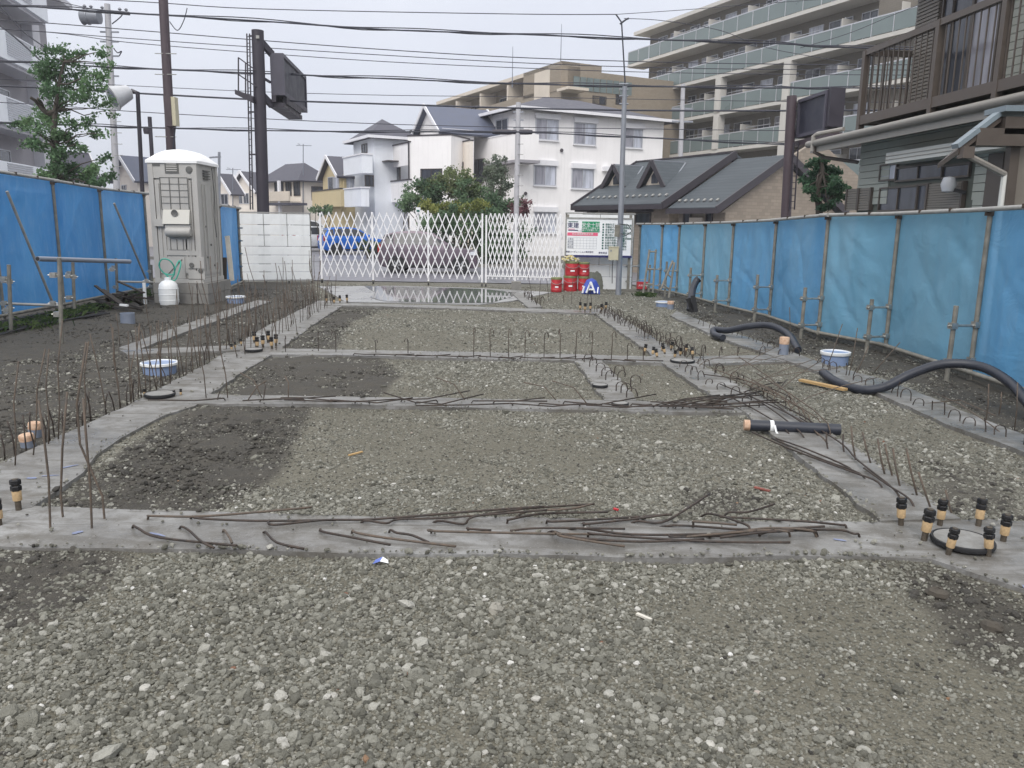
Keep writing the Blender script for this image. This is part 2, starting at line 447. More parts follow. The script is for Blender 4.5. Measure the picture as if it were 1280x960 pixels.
def concretemat():
    t = NT('wet_footing_concrete')
    a = t.noise(1.3, 6, .6); b = t.noise(9, 6, .65); c3 = t.noise(45, 4, .6)
    c = t.ramp(a, [(.25, S(96,95,93)), (.45, S(120,119,117)), (.62, S(139,139,138)), (.78, S(154,154,154))])
    c = t.mix(t.rng(b, .48, .68, 0, .75), c, S(94,91,85))
    sm = t.noise(2.6, 5, .7, t.mapping((.5,2.6,1), (0,0,.3)), .8); c = t.mix(t.rng(sm, .46, .6, 0, .7), c, S(90,87,81))
    c = t.mix(t.rng(c3, .6, .75, 0, .35), c, S(96,93,88))
    edge = t.noise(3.2, 5, .7)
    c = t.mix(t.rng(edge, .54, .68, 0, .75), c, S(86,82,74))
    c = t.mix(t.rng(t.noise(110, 3, .6), .62, .72, 0, .5), c, S(176,176,174))
    wet = t.rng(a, .35, .6, .22, .7)
    t.bump(t.math('ADD', b, t.math('MULTIPLY', c3, .7)), .5, .01)
    return t.done(c, wet, 0, .45)
M['footing'] = concretemat()

def tarpmat(name, c1, c2, see):
    t = NT(name)
    f = t.noise(1.1, 5, .6, t.mapping((1.2,1.2,.5))); g = t.noise(5, 6, .7, t.mapping((2.2,2.2,.45)))
    c = t.ramp(f, [(.25, c1), (.7, c2)])
    c = t.mix(t.rng(g, .5, .8, 0, .3), c, S(150,184,214))
    t.bump(g, .2, .02, t.bump(t.noise(2.2, 5, .7, t.mapping((1,1,1.3), (.5,.7,.4)), 1.2), .38, .05))
    t.done(c, .5, 0, .3)
    tr = t.n.new('ShaderNodeBsdfTranslucent'); t.l.new(c, tr.inputs[0])
    m1 = t.n.new('ShaderNodeMixShader'); m1.inputs[0].default_value = .42
    t.l.new(t.p.outputs[0], m1.inputs[1]); t.l.new(tr.outputs[0], m1.inputs[2])
    tp = t.n.new('ShaderNodeBsdfTransparent'); tp.inputs[0].default_value = (.55,.75,1,1)
    m2 = t.n.new('ShaderNodeMixShader'); t.val(m2.inputs[0], t.rng(f, .3, .7, see*.4, see))
    t.l.new(m1.outputs[0], m2.inputs[1]); t.l.new(tp.outputs[0], m2.inputs[2])
    t.l.new(m2.outputs[0], t.out.inputs[0])
    return t.m
M['tarp_l'] = tarpmat('blue_tarp_deep', S(58,126,190), S(86,154,212), .12)
M['tarp_r'] = tarpmat('blue_tarp_pale', S(122,182,216), S(142,198,228), .24)
M['tarp_r2'] = tarpmat('blue_tarp_bright', S(98,168,222), S(122,188,234), .16)

def leafmat(name, a, b, cc):
    t = NT(name)
    rnd = t.attr('tone'); f = t.noise(.9, 3)
    c = t.ramp(t.math('ADD', t.math('MULTIPLY', rnd, .6), t.math('MULTIPLY', f, .4)), [(.2, a), (.5, b), (.8, cc)])
    t.done(c, .55, 0, .3)
    tr = t.n.new('ShaderNodeBsdfTranslucent'); t.l.new(c, tr.inputs[0])
    m1 = t.n.new('ShaderNodeMixShader'); m1.inputs[0].default_value = .3
    t.l.new(t.p.outputs[0], m1.inputs[1]); t.l.new(tr.outputs[0], m1.inputs[2]); t.l.new(m1.outputs[0], t.out.inputs[0])
    return t.m
M['leaf'] = leafmat('green_leaves', S(62,90,62), S(90,120,84), S(122,150,108))
M['leaf_dark'] = leafmat('dark_green_leaves', S(62,86,64), S(88,114,84), S(118,142,106))
M['leaf_olive'] = leafmat('olive_leaves', S(66,84,52), S(100,114,74), S(140,146,106))
M['leaf_yellow'] = leafmat('yellow_green_leaves', S(92,106,58), S(124,132,70), S(156,158,92))
M['leaf_grey'] = leafmat('grey_green_leaves', S(74,88,76), S(104,116,98), S(134,142,124))
M['leaf_red'] = leafmat('dull_red_leaves', S(86,58,66), S(112,74,82), S(140,100,104))
M['needle'] = leafmat('pine_needles', S(42,70,54), S(64,96,70), S(96,128,94))
M['grass'] = leafmat('weed_grass', S(40,56,34), S(62,82,46), S(92,108,66))
# ------------------------------------------------------------------ ground
def GP(pts, z=0.0): return [G(x, y, z) for x, y in pts]
SOIL = [(GP([(20,650),(245,503),(395,503),(372,545),(352,590),(290,630),(240,650)]), 1),
        (GP([(258,498),(340,443),(470,443),(505,466),(470,500)]), 1),
        (GP([(345,440),(430,378),(500,380),(440,402),(420,440)]), .9),
        (GP([(-40,598),(60,560),(160,511),(250,464),(330,412),(402,376),(390,353),(-380,353),(-1400,560),(-900,720)]), 1),
        (GP([(-500,684),(150,686),(168,705),(130,740),(40,790),(-400,830)]), .95),
        (GP([(846,389),(985,438),(1122,478),(1280,545),(1800,770),(2300,640),(1280,462),(815,362)]), 1),
        (GP([(1090,698),(1190,705),(1300,760),(1420,850),(1210,840),(1150,760)]), .75),
        (GP([(1150,560),(1290,600),(1290,650),(1135,645)]), .6),
        (GP([(850,612),(905,606),(975,628),(960,644),(860,640)]), .95),
        (GP([(745,655),(1095,655),(1060,600),(1020,600),(1090,648)]), .3)]
def gz(x, y):
    x, y = np.asarray(x, float), np.asarray(y, float)
    n = (fbm(x*1.1, y*1.1, 3, 3)-.5)*.028 + (fbm(x*6, y*6, 9, 3)-.5)*.014
    k = np.clip((y-20.4)/3.2, 0, 1); k = k*k*(3-2*k)
    near = np.clip(1-(y-20)/1.5, 0, 1)
    side = np.clip((np.abs(x+.5)-4)/3, 0, 1)*.03
    return -.006 + n*near + side*near - .28*k
def soil_at(x, y):
    s = np.zeros(x.shape)
    for poly, w in SOIL: s = np.maximum(s, inpoly(x, y, poly)*w)
    return s
def dense_at(x, y):
    v = fbm(x*.75, y*1.0, 40, 4) + (fbm(x*5,y*5,45,3)-.5)*.45
    return np.clip((v-.42)/.16, 0, 1)
def axis(parts):
    out = [np.array([parts[0][0]])]
    for a, b, st in parts:
        n = max(int(round((b-a)/st)), 1); out.append(np.linspace(a, b, n+1)[1:])
    return np.concatenate(out)
gx = axis([(-900,-300,200),(-300,-80,44),(-80,-20,10),(-20,-8,.6),(-8,-4.4,.1),(-4.4,4.6,.045),(4.6,7,.1),(7,20,.65),(20,80,10),(80,300,44),(300,900,200)])
gy = axis([(-60,-4,14),(-4,1.4,.45),(1.4,9,.045),(9,16,.08),(16,24,.2),(24,60,4),(60,300,40),(300,1200,150)])
XX, YY = np.meshgrid(gx, gy); nx, ny = len(gx), len(gy)
ZZ = gz(XX, YY); SO = soil_at(XX, YY)
for _ in range(5):
    SO[1:-1,1:-1] = (SO[1:-1,1:-1]*2 + SO[:-2,1:-1] + SO[2:,1:-1] + SO[1:-1,:-2] + SO[1:-1,2:])/6
ZZ += SO*np.clip(1-(YY-19)/1.5,0,1)*(fbm(XX*3,YY*3,31,3)-.45)*.045*np.clip((YY-1.5)/6,.3,1)*np.clip((YY-1.5)/2,.2,1)
me = bpy.data.meshes.new('ground')
ids = np.arange(nx*ny).reshape(ny, nx)
quads = np.stack([ids[:-1,:-1], ids[:-1,1:], ids[1:,1:], ids[1:,:-1]], -1).reshape(-1, 4)
me.vertices.add(nx*ny); me.vertices.foreach_set('co', np.stack([XX, YY, ZZ], -1).ravel())
me.loops.add(quads.size); me.loops.foreach_set('vertex_index', quads.ravel())
me.polygons.add(len(quads)); me.polygons.foreach_set('loop_start', np.arange(0, quads.size, 4))
me.update(calc_edges=True)
me.polygons.foreach_set('use_smooth', np.ones(len(quads), bool))
for nm, arr in (('soil', SO), ('far', np.clip((YY-19.5)/2, 0, 1))):
    me.attributes.new(nm, 'FLOAT', 'POINT').data.foreach_set('value', arr.ravel().astype(np.float32))
BARE = (1-dense_at(XX, YY))*(1-np.clip((YY-17)/3,0,1))
me.attributes.new('bare', 'FLOAT', 'POINT').data.foreach_set('value', BARE.ravel().astype(np.float32))
me.materials.append(M['ground'])
go = bpy.data.objects.new('ground', me); COL.objects.link(go); go['kind'] = 'structure'
def gzp(p): return float(gz(np.array([p[0]]), np.array([p[1]]))[0])

def sheet(name, pts, z, mat_, step=None, follow=False, kind='structure'):
    mb = MB()
    if follow:
        (x0, y0), (x1, y1) = pts
        xs = np.linspace(x0, x1, max(int((x1-x0)/6), 2)); ys = np.linspace(y0, y1, max(int((y1-y0)/.4), 2))
        vs = [(x, y, gzp((x, y))+z) for y in ys for x in xs]; n = len(xs)
        mb.add(vs, [(j*n+i, j*n+i+1, (j+1)*n+i+1, (j+1)*n+i) for j in range(len(ys)-1) for i in range(n-1)], True)
    else: mb.quad(*[(p[0], p[1], z) for p in pts])
    o = mb.build(name, mat_); o['kind'] = kind; return o
sheet('road', [(-70, 21.0), (90, 36)], .02, M['asphalt'], follow=True)
mb = MB()
for x0, x1 in ((-60,-9),(-9,16),(16,70)):
    mb.quad((x0,31.3,-.268),(x1,31.3,-.268),(x1,31.46,-.268),(x0,31.46,-.268))
mb.build('road_line', M['road_line'])['kind'] = 'structure'
# kerb and pavement on the far side of the road
mb = MB().box(-60, -10.2, 36, 36.2, -.4, -.14).box(-5.5, 70, 33.3, 33.5, -.4, -.14)
mb.build('kerb', M['cblock'])['kind'] = 'structure'
# parking lot behind, reached from the road
sheet('parking_lot', [(-45,36.2),(-5.5,36.2),(-5.5,75),(-45,75)], -.262, M['asphalt'])
# wet apron inside the gate and the puddle on it
ap = GP([(398,358.5),(500,358),(606,361),(690,366),(640,377),(600,381.5),(500,379),(432,378.5),(424,373)], .0)
apo = MB().prism([(p.x,p.y,-.06) for p in ap], (0,0,.075)).build('apron', M['apron']); apo['kind'] = 'structure'
tw = NT('standing_water'); tw.p.inputs['IOR'].default_value = 1.33
tw.bump(tw.noise(3, 2), .03, .01)
tw.done(S(104,104,106), .04, 0, .8)
pud = GP([(455,357.5),(500,358.6),(560,360),(606,361.6),(645,366),(640,371),(615,378.5),(560,379),(520,378),(480,376.5),(462,372),(470,366)], .015)
MB().quad(*[(p.x,p.y,.021) for p in pud]).build('puddle', tw.m)['kind'] = 'structure'

# ------------------------------------------------------------------ concrete footings
def rough_edge(pts, j, seed):
    rnd = random.Random(seed); out = []
    for i in range(len(pts)):
        a, b = V2(pts[i]), V2(pts[(i+1) % len(pts)]); L = (b-a).length; n = max(int(L/.12), 1)
        nrm = Vector((-(b-a).y, (b-a).x, 0)).normalized()
        for k in range(n): out.append(a.lerp(b, k/n) + nrm*((rnd.random()-.5)*2*j if L > .6 else 0))
    return out
FOUND = thing('concrete_foundation', 'wet grey concrete foundation grid with rows of rusty steel bars standing in it', 'foundation', (0,8,0))
STRIPS = [
 [(-260,627),(40,633),(170,638),(300,641),(430,646),(640,648),(870,652),(1100,653),(1235,650),(1420,660),(1900,690),(1900,815),(1420,772),(1280,738),(1165,700),(1080,696),(800,697),(600,693),(420,692),(300,688),(180,687),(-260,678)],
 [(-60,605),(0,580),(60,553),(160,507),(250,460),(330,410),(398,376),(436,377),(392,406),(345,441),(300,468),(262,494),(244,508),(205,520),(180,533),(152,548),(120,570),(104,592),(72,614),(40,635),(-60,650)],
 [(255,494),(440,497),(600,499),(757,501),(900,504),(935,517),(730,514),(640,512),(430,506),(240,506)],
 [(343,436),(480,439),(600,441),(720,444),(833,447),(995,444),(1000,452),(872,456),(830,455),(720,452),(600,450),(480,446),(336,444)],
 [(718,451),(755,502),(797,502),(775,475),(752,451)],
 [(735,387),(795,430),(825,453),(875,487),(930,516),(1010,582),(1100,654),(1198,651),(1130,604),(1048,548),(985,515),(935,488),(866,452),(820,425),(760,387)],
 [(405,379),(480,381),(560,383),(640,386),(740,389),(752,393),(640,389.5),(560,386.5),(480,384),(400,382)],
 [(846,390),(905,413),(985,440),(1035,458),(1122,481),(1200,515),(1280,547),(1700,717),(1700,756),(1280,568),(1184,533),(1094,492),(1020,466),(975,450),(900,424),(838,396)],
 [(148,437),(230,407),(322,376),(338,378),(250,410),(170,440)],
 [(640,368),(655,368),(678,385),(660,386)],
 [(150,440),(290,434),(300,440),(160,446)]]
POLYS = []
for i, px in enumerate(STRIPS):
    pts = rough_edge(GP(px, .012), .014 if i not in (2,3,6) else .02, i)
    POLYS.append(pts)
    MB().prism([(p.x,p.y,-.25) for p in pts], (0,0,.266+.002*i)).build('footing_strip', M['footing'], FOUND, world=True)

# ------------------------------------------------------------------ stones
def stone_nodes(name, material, nvar, amt, flat, subd=2):
    ng = bpy.data.node_groups.new(name, 'GeometryNodeTree')
    ng.interface.new_socket('Geometry', in_out='INPUT', socket_type='NodeSocketGeometry')
    ng.interface.new_socket('Geometry', in_out='OUTPUT', socket_type='NodeSocketGeometry')
    N, L = ng.nodes, ng.links
    gi, go_ = N.new('NodeGroupInput'), N.new('NodeGroupOutput')
    g2i = N.new('GeometryNodeGeometryToInstance')
    for k in range(nvar):
        ico = N.new('GeometryNodeMeshIcoSphere'); ico.inputs['Radius'].default_value = 1; ico.inputs['Subdivisions'].default_value = subd
        pos = N.new('GeometryNodeInputPosition')
        ad = N.new('ShaderNodeVectorMath'); ad.operation = 'ADD'; ad.inputs[1].default_value = (k*7.3, k*3.1, k*5.7)
        L.new(pos.outputs[0], ad.inputs[0])
        nz = N.new('ShaderNodeTexNoise'); nz.inputs['Scale'].default_value = 1.1; nz.inputs['Detail'].default_value = 1.5
        L.new(ad.outputs[0], nz.inputs['Vector'])
        sb = N.new('ShaderNodeVectorMath'); sb.operation = 'SUBTRACT'; sb.inputs[1].default_value = (.5,.5,.5)
        L.new(nz.outputs['Color'], sb.inputs[0])
        ml = N.new('ShaderNodeVectorMath'); ml.operation = 'SCALE'; ml.inputs['Scale'].default_value = amt
        L.new(sb.outputs[0], ml.inputs[0])
        sp = N.new('GeometryNodeSetPosition'); L.new(ico.outputs[0], sp.inputs['Geometry']); L.new(ml.outputs[0], sp.inputs['Offset'])
        sm = N.new('GeometryNodeSetMaterial'); sm.inputs['Material'].default_value = material
        L.new(sp.outputs[0], sm.inputs[0]); L.new(sm.outputs[0], g2i.inputs[0])
    iop = N.new('GeometryNodeInstanceOnPoints'); iop.inputs['Pick Instance'].default_value = True
    L.new(gi.outputs[0], iop.inputs['Points']); L.new(g2i.outputs[0], iop.inputs['Instance'])
    for nm, typ, sk in (('idx','INT','Instance Index'), ('rot','FLOAT_VECTOR','Rotation'), ('scl','FLOAT_VECTOR','Scale')):
        na = N.new('GeometryNodeInputNamedAttribute'); na.data_type = typ; na.inputs[0].default_value = nm
        L.new([o for o in na.outputs if o.enabled and o.name == 'Attribute'][0], iop.inputs[sk])
    L.new(iop.outputs[0], go_.inputs[0])
    return ng
def scatter(name, label, cat, P, r, tint, ng, nvar, flat=.7):
    n = len(P); me = bpy.data.meshes.new(name)
    me.vertices.add(n); me.vertices.foreach_set('co', P.astype(np.float32).ravel())
    s = np.stack([r*RNG.uniform(.75,1.3,n), r*RNG.uniform(.75,1.3,n), r*RNG.uniform(.5,.95,n)*flat/.7], -1)
    ro = np.stack([RNG.normal(0,.35,n), RNG.normal(0,.35,n), RNG.uniform(0,6.28,n)], -1)
    me.attributes.new('idx','INT','POINT').data.foreach_set('value', RNG.integers(0,nvar,n).astype(np.int32))
    me.attributes.new('rot','FLOAT_VECTOR','POINT').data.foreach_set('vector', ro.astype(np.float32).ravel())
    me.attributes.new('scl','FLOAT_VECTOR','POINT').data.foreach_set('vector', s.astype(np.float32).ravel())
    me.attributes.new('tint','FLOAT','POINT').data.foreach_set('value', tint.astype(np.float32))
    o = bpy.data.objects.new(name, me); COL.objects.link(o)
    md = o.modifiers.new('stones', 'NODES'); md.node_group = ng
    o['kind'] = 'stuff'; o['label'] = label; o['category'] = cat
    return o
def onstrip(x, y, grow=0):
    m = np.zeros(x.shape, bool)
    for p in POLYS: m |= inpoly(x, y, p)
    return m
AP = [(p.x,p.y) for p in ap]
def points(y0, y1, dens, soil_keep, gravel_keep, patchy, seed, xmax=6.2, xmin=-5.2):
    out = []
    yb = y0
    while yb < y1:
        ye = min(yb+1.0, y1); xl = max(xmin, -.66*ye-.7); xr = min(xmax, .66*ye+.7)
        n = int(dens*(xr-xl)*(ye-yb)); x = RNG.uniform(xl, xr, n); y = RNG.uniform(yb, ye, n)
        s = soil_at(x+RNG.normal(0,.13,n), y+RNG.normal(0,.13,n))
        s2 = np.clip(s + (fbm(x*4,y*4,seed+9,3)-.5)*1.1*(s>0)*(s<1.1) + RNG.normal(0,.12,n), 0, 1)
        dense = dense_at(x, y)
        keep = (gravel_keep*(1-patchy+patchy*dense))*(1-s2) + soil_keep*s2
        jx, jy = RNG.normal(0,.018,n), RNG.normal(0,.018,n)
        k = (RNG.random(n) < keep) & (~onstrip(x+jx, y+jy) | (RNG.random(n) < .006)) & ~inpoly(x, y, AP)
        out.append(np.stack([x[k], y[k]], -1)); yb = ye
    return np.concatenate(out)
STONE_NG = stone_nodes('gravel_stones', M['stone'], 8, 1.35, .7)
CLOD_NG = stone_nodes('soil_clods', M['clod'], 6, 1.1, .7)
FINE_NG = stone_nodes('fine_stones', M['stone'], 5, 1.2, .7, 1)
Ps = [points(1.5,4.4,4700,.03,1,.78,40), points(4.4,9.5,3000,.03,.95,.66,41), points(9.5,19.6,1500,.03,.95,.5,42)]
P2 = np.concatenate(Ps); r = np.exp(RNG.normal(np.log(.0070), .40, len(P2))).clip(.003,.019)*np.where(RNG.random(len(P2)) < .012, 1.8, 1)
r *= np.where(P2[:,1] > 9.5, 1.15, 1)
def withz(P2, r, k):
    on = onstrip(P2[:,0], P2[:,1])
    return np.concatenate([P2, (np.where(on, np.maximum(gz(P2[:,0], P2[:,1]), .024), gz(P2[:,0], P2[:,1])) + r*k)[:,None]], 1)
dn = dense_at(P2[:,0], P2[:,1]); r = r*(.62+.38*dn)
tn = RNG.beta(2.0,2.3,len(P2))*.80+RNG.choice([0,.14,.3],len(P2),p=[.70,.17,.13])*RNG.uniform(.5,1,len(P2))
tn = np.where(r > .014, np.minimum(tn, .8), tn)
scatter('gravel', 'grey crushed concrete gravel spread over the bays', 'gravel', withz(P2, r, .25), r, tn, STONE_NG, 8)
P2 = np.concatenate([points(1.5,4.4,5200,.06,1,.35,50), points(4.4,9,1700,.08,1,.3,51)])
r = RNG.uniform(.003,.0075,len(P2))
scatter('fine_gravel', 'fine grey grit between the larger stones', 'gravel', withz(P2, r, .3), r, RNG.beta(2,2.5,len(P2))*.85, FINE_NG, 5)
P2 = np.concatenate([points(1.5,6,1100,1,.03,.35,60,6.2,-6.5), points(6,18,330,1,.02,.35,61,6.5,-9.5)])
r = np.exp(RNG.normal(np.log(.0055), .6, len(P2))).clip(.0025,.024)
sl = soil_at(P2[:,0], P2[:,1]); r = np.where(sl < .55, np.minimum(r, .008), r)
scatter('soil_clods', 'dark wet clods and stones on the bare soil', 'soil', withz(P2, r, .15), r, RNG.beta(2,3,len(P2))*.9+RNG.choice([0,.1],len(P2),p=[.96,.04]), CLOD_NG, 6)

def rock(px, py, w, col, label, seed, hk=.6):
    rnd = random.Random(seed); p = G(px, py); mb = MB(); vs, fs = [], []
    nu, nv = 9, 6
    for j in range(nv+1):
        th = math.pi*j/nv
        for i in range(nu):
            ph = 2*math.pi*i/nu; q = 1+rnd.uniform(-.16,.16)
            vs.append((w/2*q*math.sin(th)*math.cos(ph), w/2*.8*q*math.sin(th)*math.sin(ph), w/2*hk*q*math.cos(th)))
    for j in range(nv):
        for i in range(nu): fs.append((j*nu+i, (j+1)*nu+i, (j+1)*nu+(i+1)%nu, j*nu+(i+1)%nu))
    o = mb.add(vs, fs).build('rock', col); o.location = (p.x, p.y, gzp(p)+w*hk*.22); o.rotation_euler = (0,0,rnd.random()*6)
    tag(o, label, 'rock', 'larger stones lying on the gravel')
M['rock_w'] = mat('pale_stone', S(172,170,163), .8, .12, 20, bump=.5, bscale=60)
M['rock_d'] = mat('dark_stone', S(72,67,60), .9, .2, 20, bump=.6, bscale=60)
M['rock_g'] = mat('grey_stone', S(140,137,128), .85, .15, 20, bump=.6, bscale=60)
for a in [(180,859,.042,'rock_w','white angular stone alone on the dark grit at the bottom left corner'),
          (670,872,.032,'rock_w','small white rounded stone in the middle of the front gravel'),
          (888,931,.034,'rock_w','white stone near the bottom edge among the stones right of centre'),
          (1172,744,.095,'rock_d','big dark muddy stone below the cluster of anchor bolts'),
          (1215,690,.06,'rock_d','dark muddy stone against the concrete edge below the bolts'),
          (1240,786,.085,'rock_d','large dark clod at the right edge below the footing'),
          (620,762,.075,'rock_g','large grey stone on the gravel under the front footing'),
          ]:
    rock(a[0], a[1], a[2], M[a[3]], a[4], a[0])
# ------------------------------------------------------------------ reinforcing bars and anchor bolts: parts of the foundation
def rebar_mesh(pts, r=.0048, n=5):
    me = MB().tube(pts, r, n).build('rebar', M['rebar'])
    return me
REBARS = []
def place_rebar(me_obj, p, rz, sc_=1.0, tilt=(0,0)):
    o = inst(me_obj, FOUND, (p[0], p[1]-8, p[2]), (tilt[0], tilt[1], rz), sc_); REBARS.append(o); return o
TMP = []
def tmpl(pts, r=.0048, m=None):
    o = MB().tube(pts, r, 5).build('rebar', m or M['rebar']); COL.objects.unlink(o); TMP.append(o); return o
SHORT = [tmpl([(0,0,-.05),(0,0,.1),(.01*s,.012,.16),(.02*s,.02,.2)], .005, M['rebar_dark']) for s in (-1,1,.3)]
TALL = [tmpl([(0,0,-.05),(.01*s,0,.25),(-.015*s,.02,.5),(.03*s,.03,.78),(.02*s,.05,1.0)]) for s in (-1,1,.4)]
MIDB = [tmpl([(0,0,-.05),(.004,0,.2),(.02*s,.01,.4),(.03*s,.02,.55)]) for s in (-1,1,.2)]
HOOK = [tmpl([(0,0,-.05),(0,0,.12),(.012,0,.16),(.04,0,.178),(.068,0,.162),(.08,0,.12),(.083,.01*s,.07)], .005, M['rebar_dark']) for s in (-1,1)]
LEAN = [tmpl([(0,0,-.04),(.012,0,.05),(.05,0,.1),(.2,.02*s,.16),(.5,.04*s,.22),(.9,.05*s,.27)], .0048) for s in (-1,1)]
THOOK = [tmpl([(0,0,-.05),(0,0,.3),(0,.01*s,.36),(.012,0,.39),(.03,0,.395),(.045,0,.37),(.05,0,.32)], .005) for s in (-1,1)]
rr = random.Random(5)
def row(a, b, step, kinds, jit=.03, rz=None, tilt=.12, zs=(.8,1.25)):
    a, b = V2(a), V2(b); n = max(int((b-a).length/step), 1)
    for k in range(n+1):
        p = a.lerp(b, k/n) + Vector((rr.uniform(-jit,jit), rr.uniform(-jit,jit), 0))
        src = rr.choice(rr.choice(kinds))
        s_ = rr.uniform(*zs)
        place_rebar(src, p, rr.uniform(0,6.28) if rz is None else rz+rr.uniform(-.5,.5), (1,1,s_), (rr.uniform(-tilt,tilt), rr.uniform(-tilt,tilt)))
# left footing: short stubs along its outer edge with taller bars between
LE = [G(-10,584), G(60,553), G(160,506), G(250,459), G(330,409), G(398,377)]
row(LE[0], LE[1], .1, [SHORT], .025); row(LE[1], LE[2], .1, [SHORT,SHORT,MIDB], .03)
row(LE[2], LE[3], .1, [SHORT,MIDB,MIDB], .04); row(LE[3], LE[4], .11, [MIDB,MIDB,SHORT,TALL], .05); row(LE[4], LE[5], .13, [MIDB,MIDB,TALL], .06, zs=(.7,1.0))
row(G(300,448), G(420,378), .18, [MIDB], .05, zs=(.6,1.0))
for (bx, by), (tx, ty) in [((18,585),(18,453)),((40,572),(52,437)),((60,558),(57,437)),((72,552),(74,400)),((105,538),(107,428)),((150,512),(138,410)),
                           ((163,505),(165,440)),((172,500),(172,405)),((195,490),(195,440)),((212,482),(216,400)),((258,500),(243,395)),((285,500),(270,395)),
                           ((240,468),(240,430)),((262,455),(255,380)),((282,440),(286,372)),((300,430),(305,370)),((318,416),(322,372)),((345,440),(342,372)),((372,420),(360,355)),((385,400),(392,345)),((398,392),(398,340)),((405,385),(412,345))]:
    p = G(bx, by); t = PY(tx, ty, p.y); h = t.z; dx = t.x-p.x
    REBARS.append(MB().tube([(p.x,p.y,-.03),(p.x+dx*.3+.01,p.y,h*.3),(p.x+dx*.6-.015,p.y+.02,h*.62),(p.x+dx,p.y+.04,h)], .0046, 5).build('rebar', M['rebar'], FOUND, world=True))
# four tall bars on the near left corner
for path in [[(63,664),(61,600),(56,555),(48,500)], [(79,650),(76,620),(78,560),(84,490)], [(115,664),(113,610),(108,550),(104,498)], [(131,652),(128,620),(115,590),(100,555),(96,505),(108,428)]]:
    p0 = G(*path[0]); REBARS.append(MB().tube([(p0.x,p0.y,-.03)]+[PY(x,y,p0.y+.01*i) for i,(x,y) in enumerate(path)], .0054, 6).build('rebar', M['rebar'], FOUND, world=True))
# the left outer strip and the middle of the left bay
row(G(155,434), G(325,376), .2, [SHORT,MIDB], .04, zs=(.7,1.1))
# front footing: long hooked bars laid over
LAID = [[(184,652),(192,645),(260,645),(390,634)],[(237,651),(250,648),(320,651),(420,650)],[(165,663),(172,660),(200,672),(296,682)],[(223,664),(235,662),(252,677),(268,685)],[(278,666),(287,672),(290,679)],
 [(335,655),(342,656),(405,650),(467,649),(592,639),(680,633)],[(327,667),(346,678),(380,686)],[(399,667),(405,665),(442,672),(488,681)],[(439,669),(446,666),(480,672),(570,683)],[(485,668),(496,666),(515,669),(536,678)],
 [(447,656),(483,654),(499,649),(561,647),(700,636)],[(536,656),(580,655),(592,646),(655,636),(743,630)],[(538,669),(546,664),(680,667),(760,668)],[(585,667),(586,661),(614,663)],[(633,658),(639,649),(680,642),(760,640)],[(639,671),(642,663),(680,660),(781,661)],
 [(640,647),(712,636),(740,630)],[(682,657),(690,652),(734,650),(796,646),(840,643)],[(729,660),(734,655),(790,649),(834,643)],[(784,657),(827,653),(860,635),(887,617)],
 [(690,671),(697,667),(706,671),(781,683)],[(734,674),(740,667),(787,671),(890,677),(988,678)],[(837,674),(843,671),(921,669),(946,663)],[(810,661),(937,662),(1031,658)],[(865,662),(871,652),(921,656)],
 [(874,644),(931,655),(937,662)],[(902,647),(935,640),(968,630)],[(949,674),(950,668),(968,662)],[(988,674),(981,664),(952,663),(858,671)],[(1023,674),(1012,664),(952,662),(890,668)],[(1075,675),(1067,667),(1042,662),(960,665),(900,672)],
 [(1059,664),(1050,656),(1010,652),(960,649),(900,646)],[(1022,675),(1007,662),(960,660),(930,664)],[(680,668),(720,672),(800,677),(880,674)],[(700,664),(790,668),(900,667),(1000,661)]]
for i, path in enumerate(LAID):
    n = len(path); pts = []
    for k, (x, y) in enumerate(path):
        z = -.02 if k == 0 else (.03 + .012*((i*7+k*3) % 4))
        pts.append(G(x, y, max(z,.0)) + Vector((0,0,min(z,0))))
    pts.insert(1, pts[0].lerp(pts[1], .25) + Vector((0,0,.035)))
    REBARS.append(MB().tube(smooth_path(pts, 4), .006, 6).build('rebar', M['rebar_dark'] if i % 4 else M['rebar'], FOUND, world=True))
# second cross footing: bars lying along it with hooks
for k in range(22):
    x = 290 + k*29 + rr.uniform(-8,8); y = 499.5 + (x-290)*.015 + rr.uniform(1,5); L = rr.uniform(60,130)*(1 if k % 3 else -1)
    p = [G(x,y,-.01), G(x+4*(1 if L>0 else -1),y-5,.05), G(x+L*.4,y-4+rr.uniform(-2,3),.05), G(x+L,y-3+rr.uniform(-14,4),.06)]
    REBARS.append(MB().tube(p, .0058, 5).build('rebar', M['rebar_dark'], FOUND, world=True))
for bx, by, tx, ty in [(305,504,333,476),(328,504,330,476),(360,502,356,470),(270,503,274,490),(330,500,300,466),(585,503,545,472),(700,503,655,478),(738,507,690,476)]:
    p = G(bx,by); t = PY(tx,ty,p.y+.1)
    REBARS.append(MB().tube([(p.x,p.y,-.02), p.lerp(t,.5)+Vector((.02,0,.05)), t], .0052, 5).build('rebar', M['rebar'], FOUND, world=True))
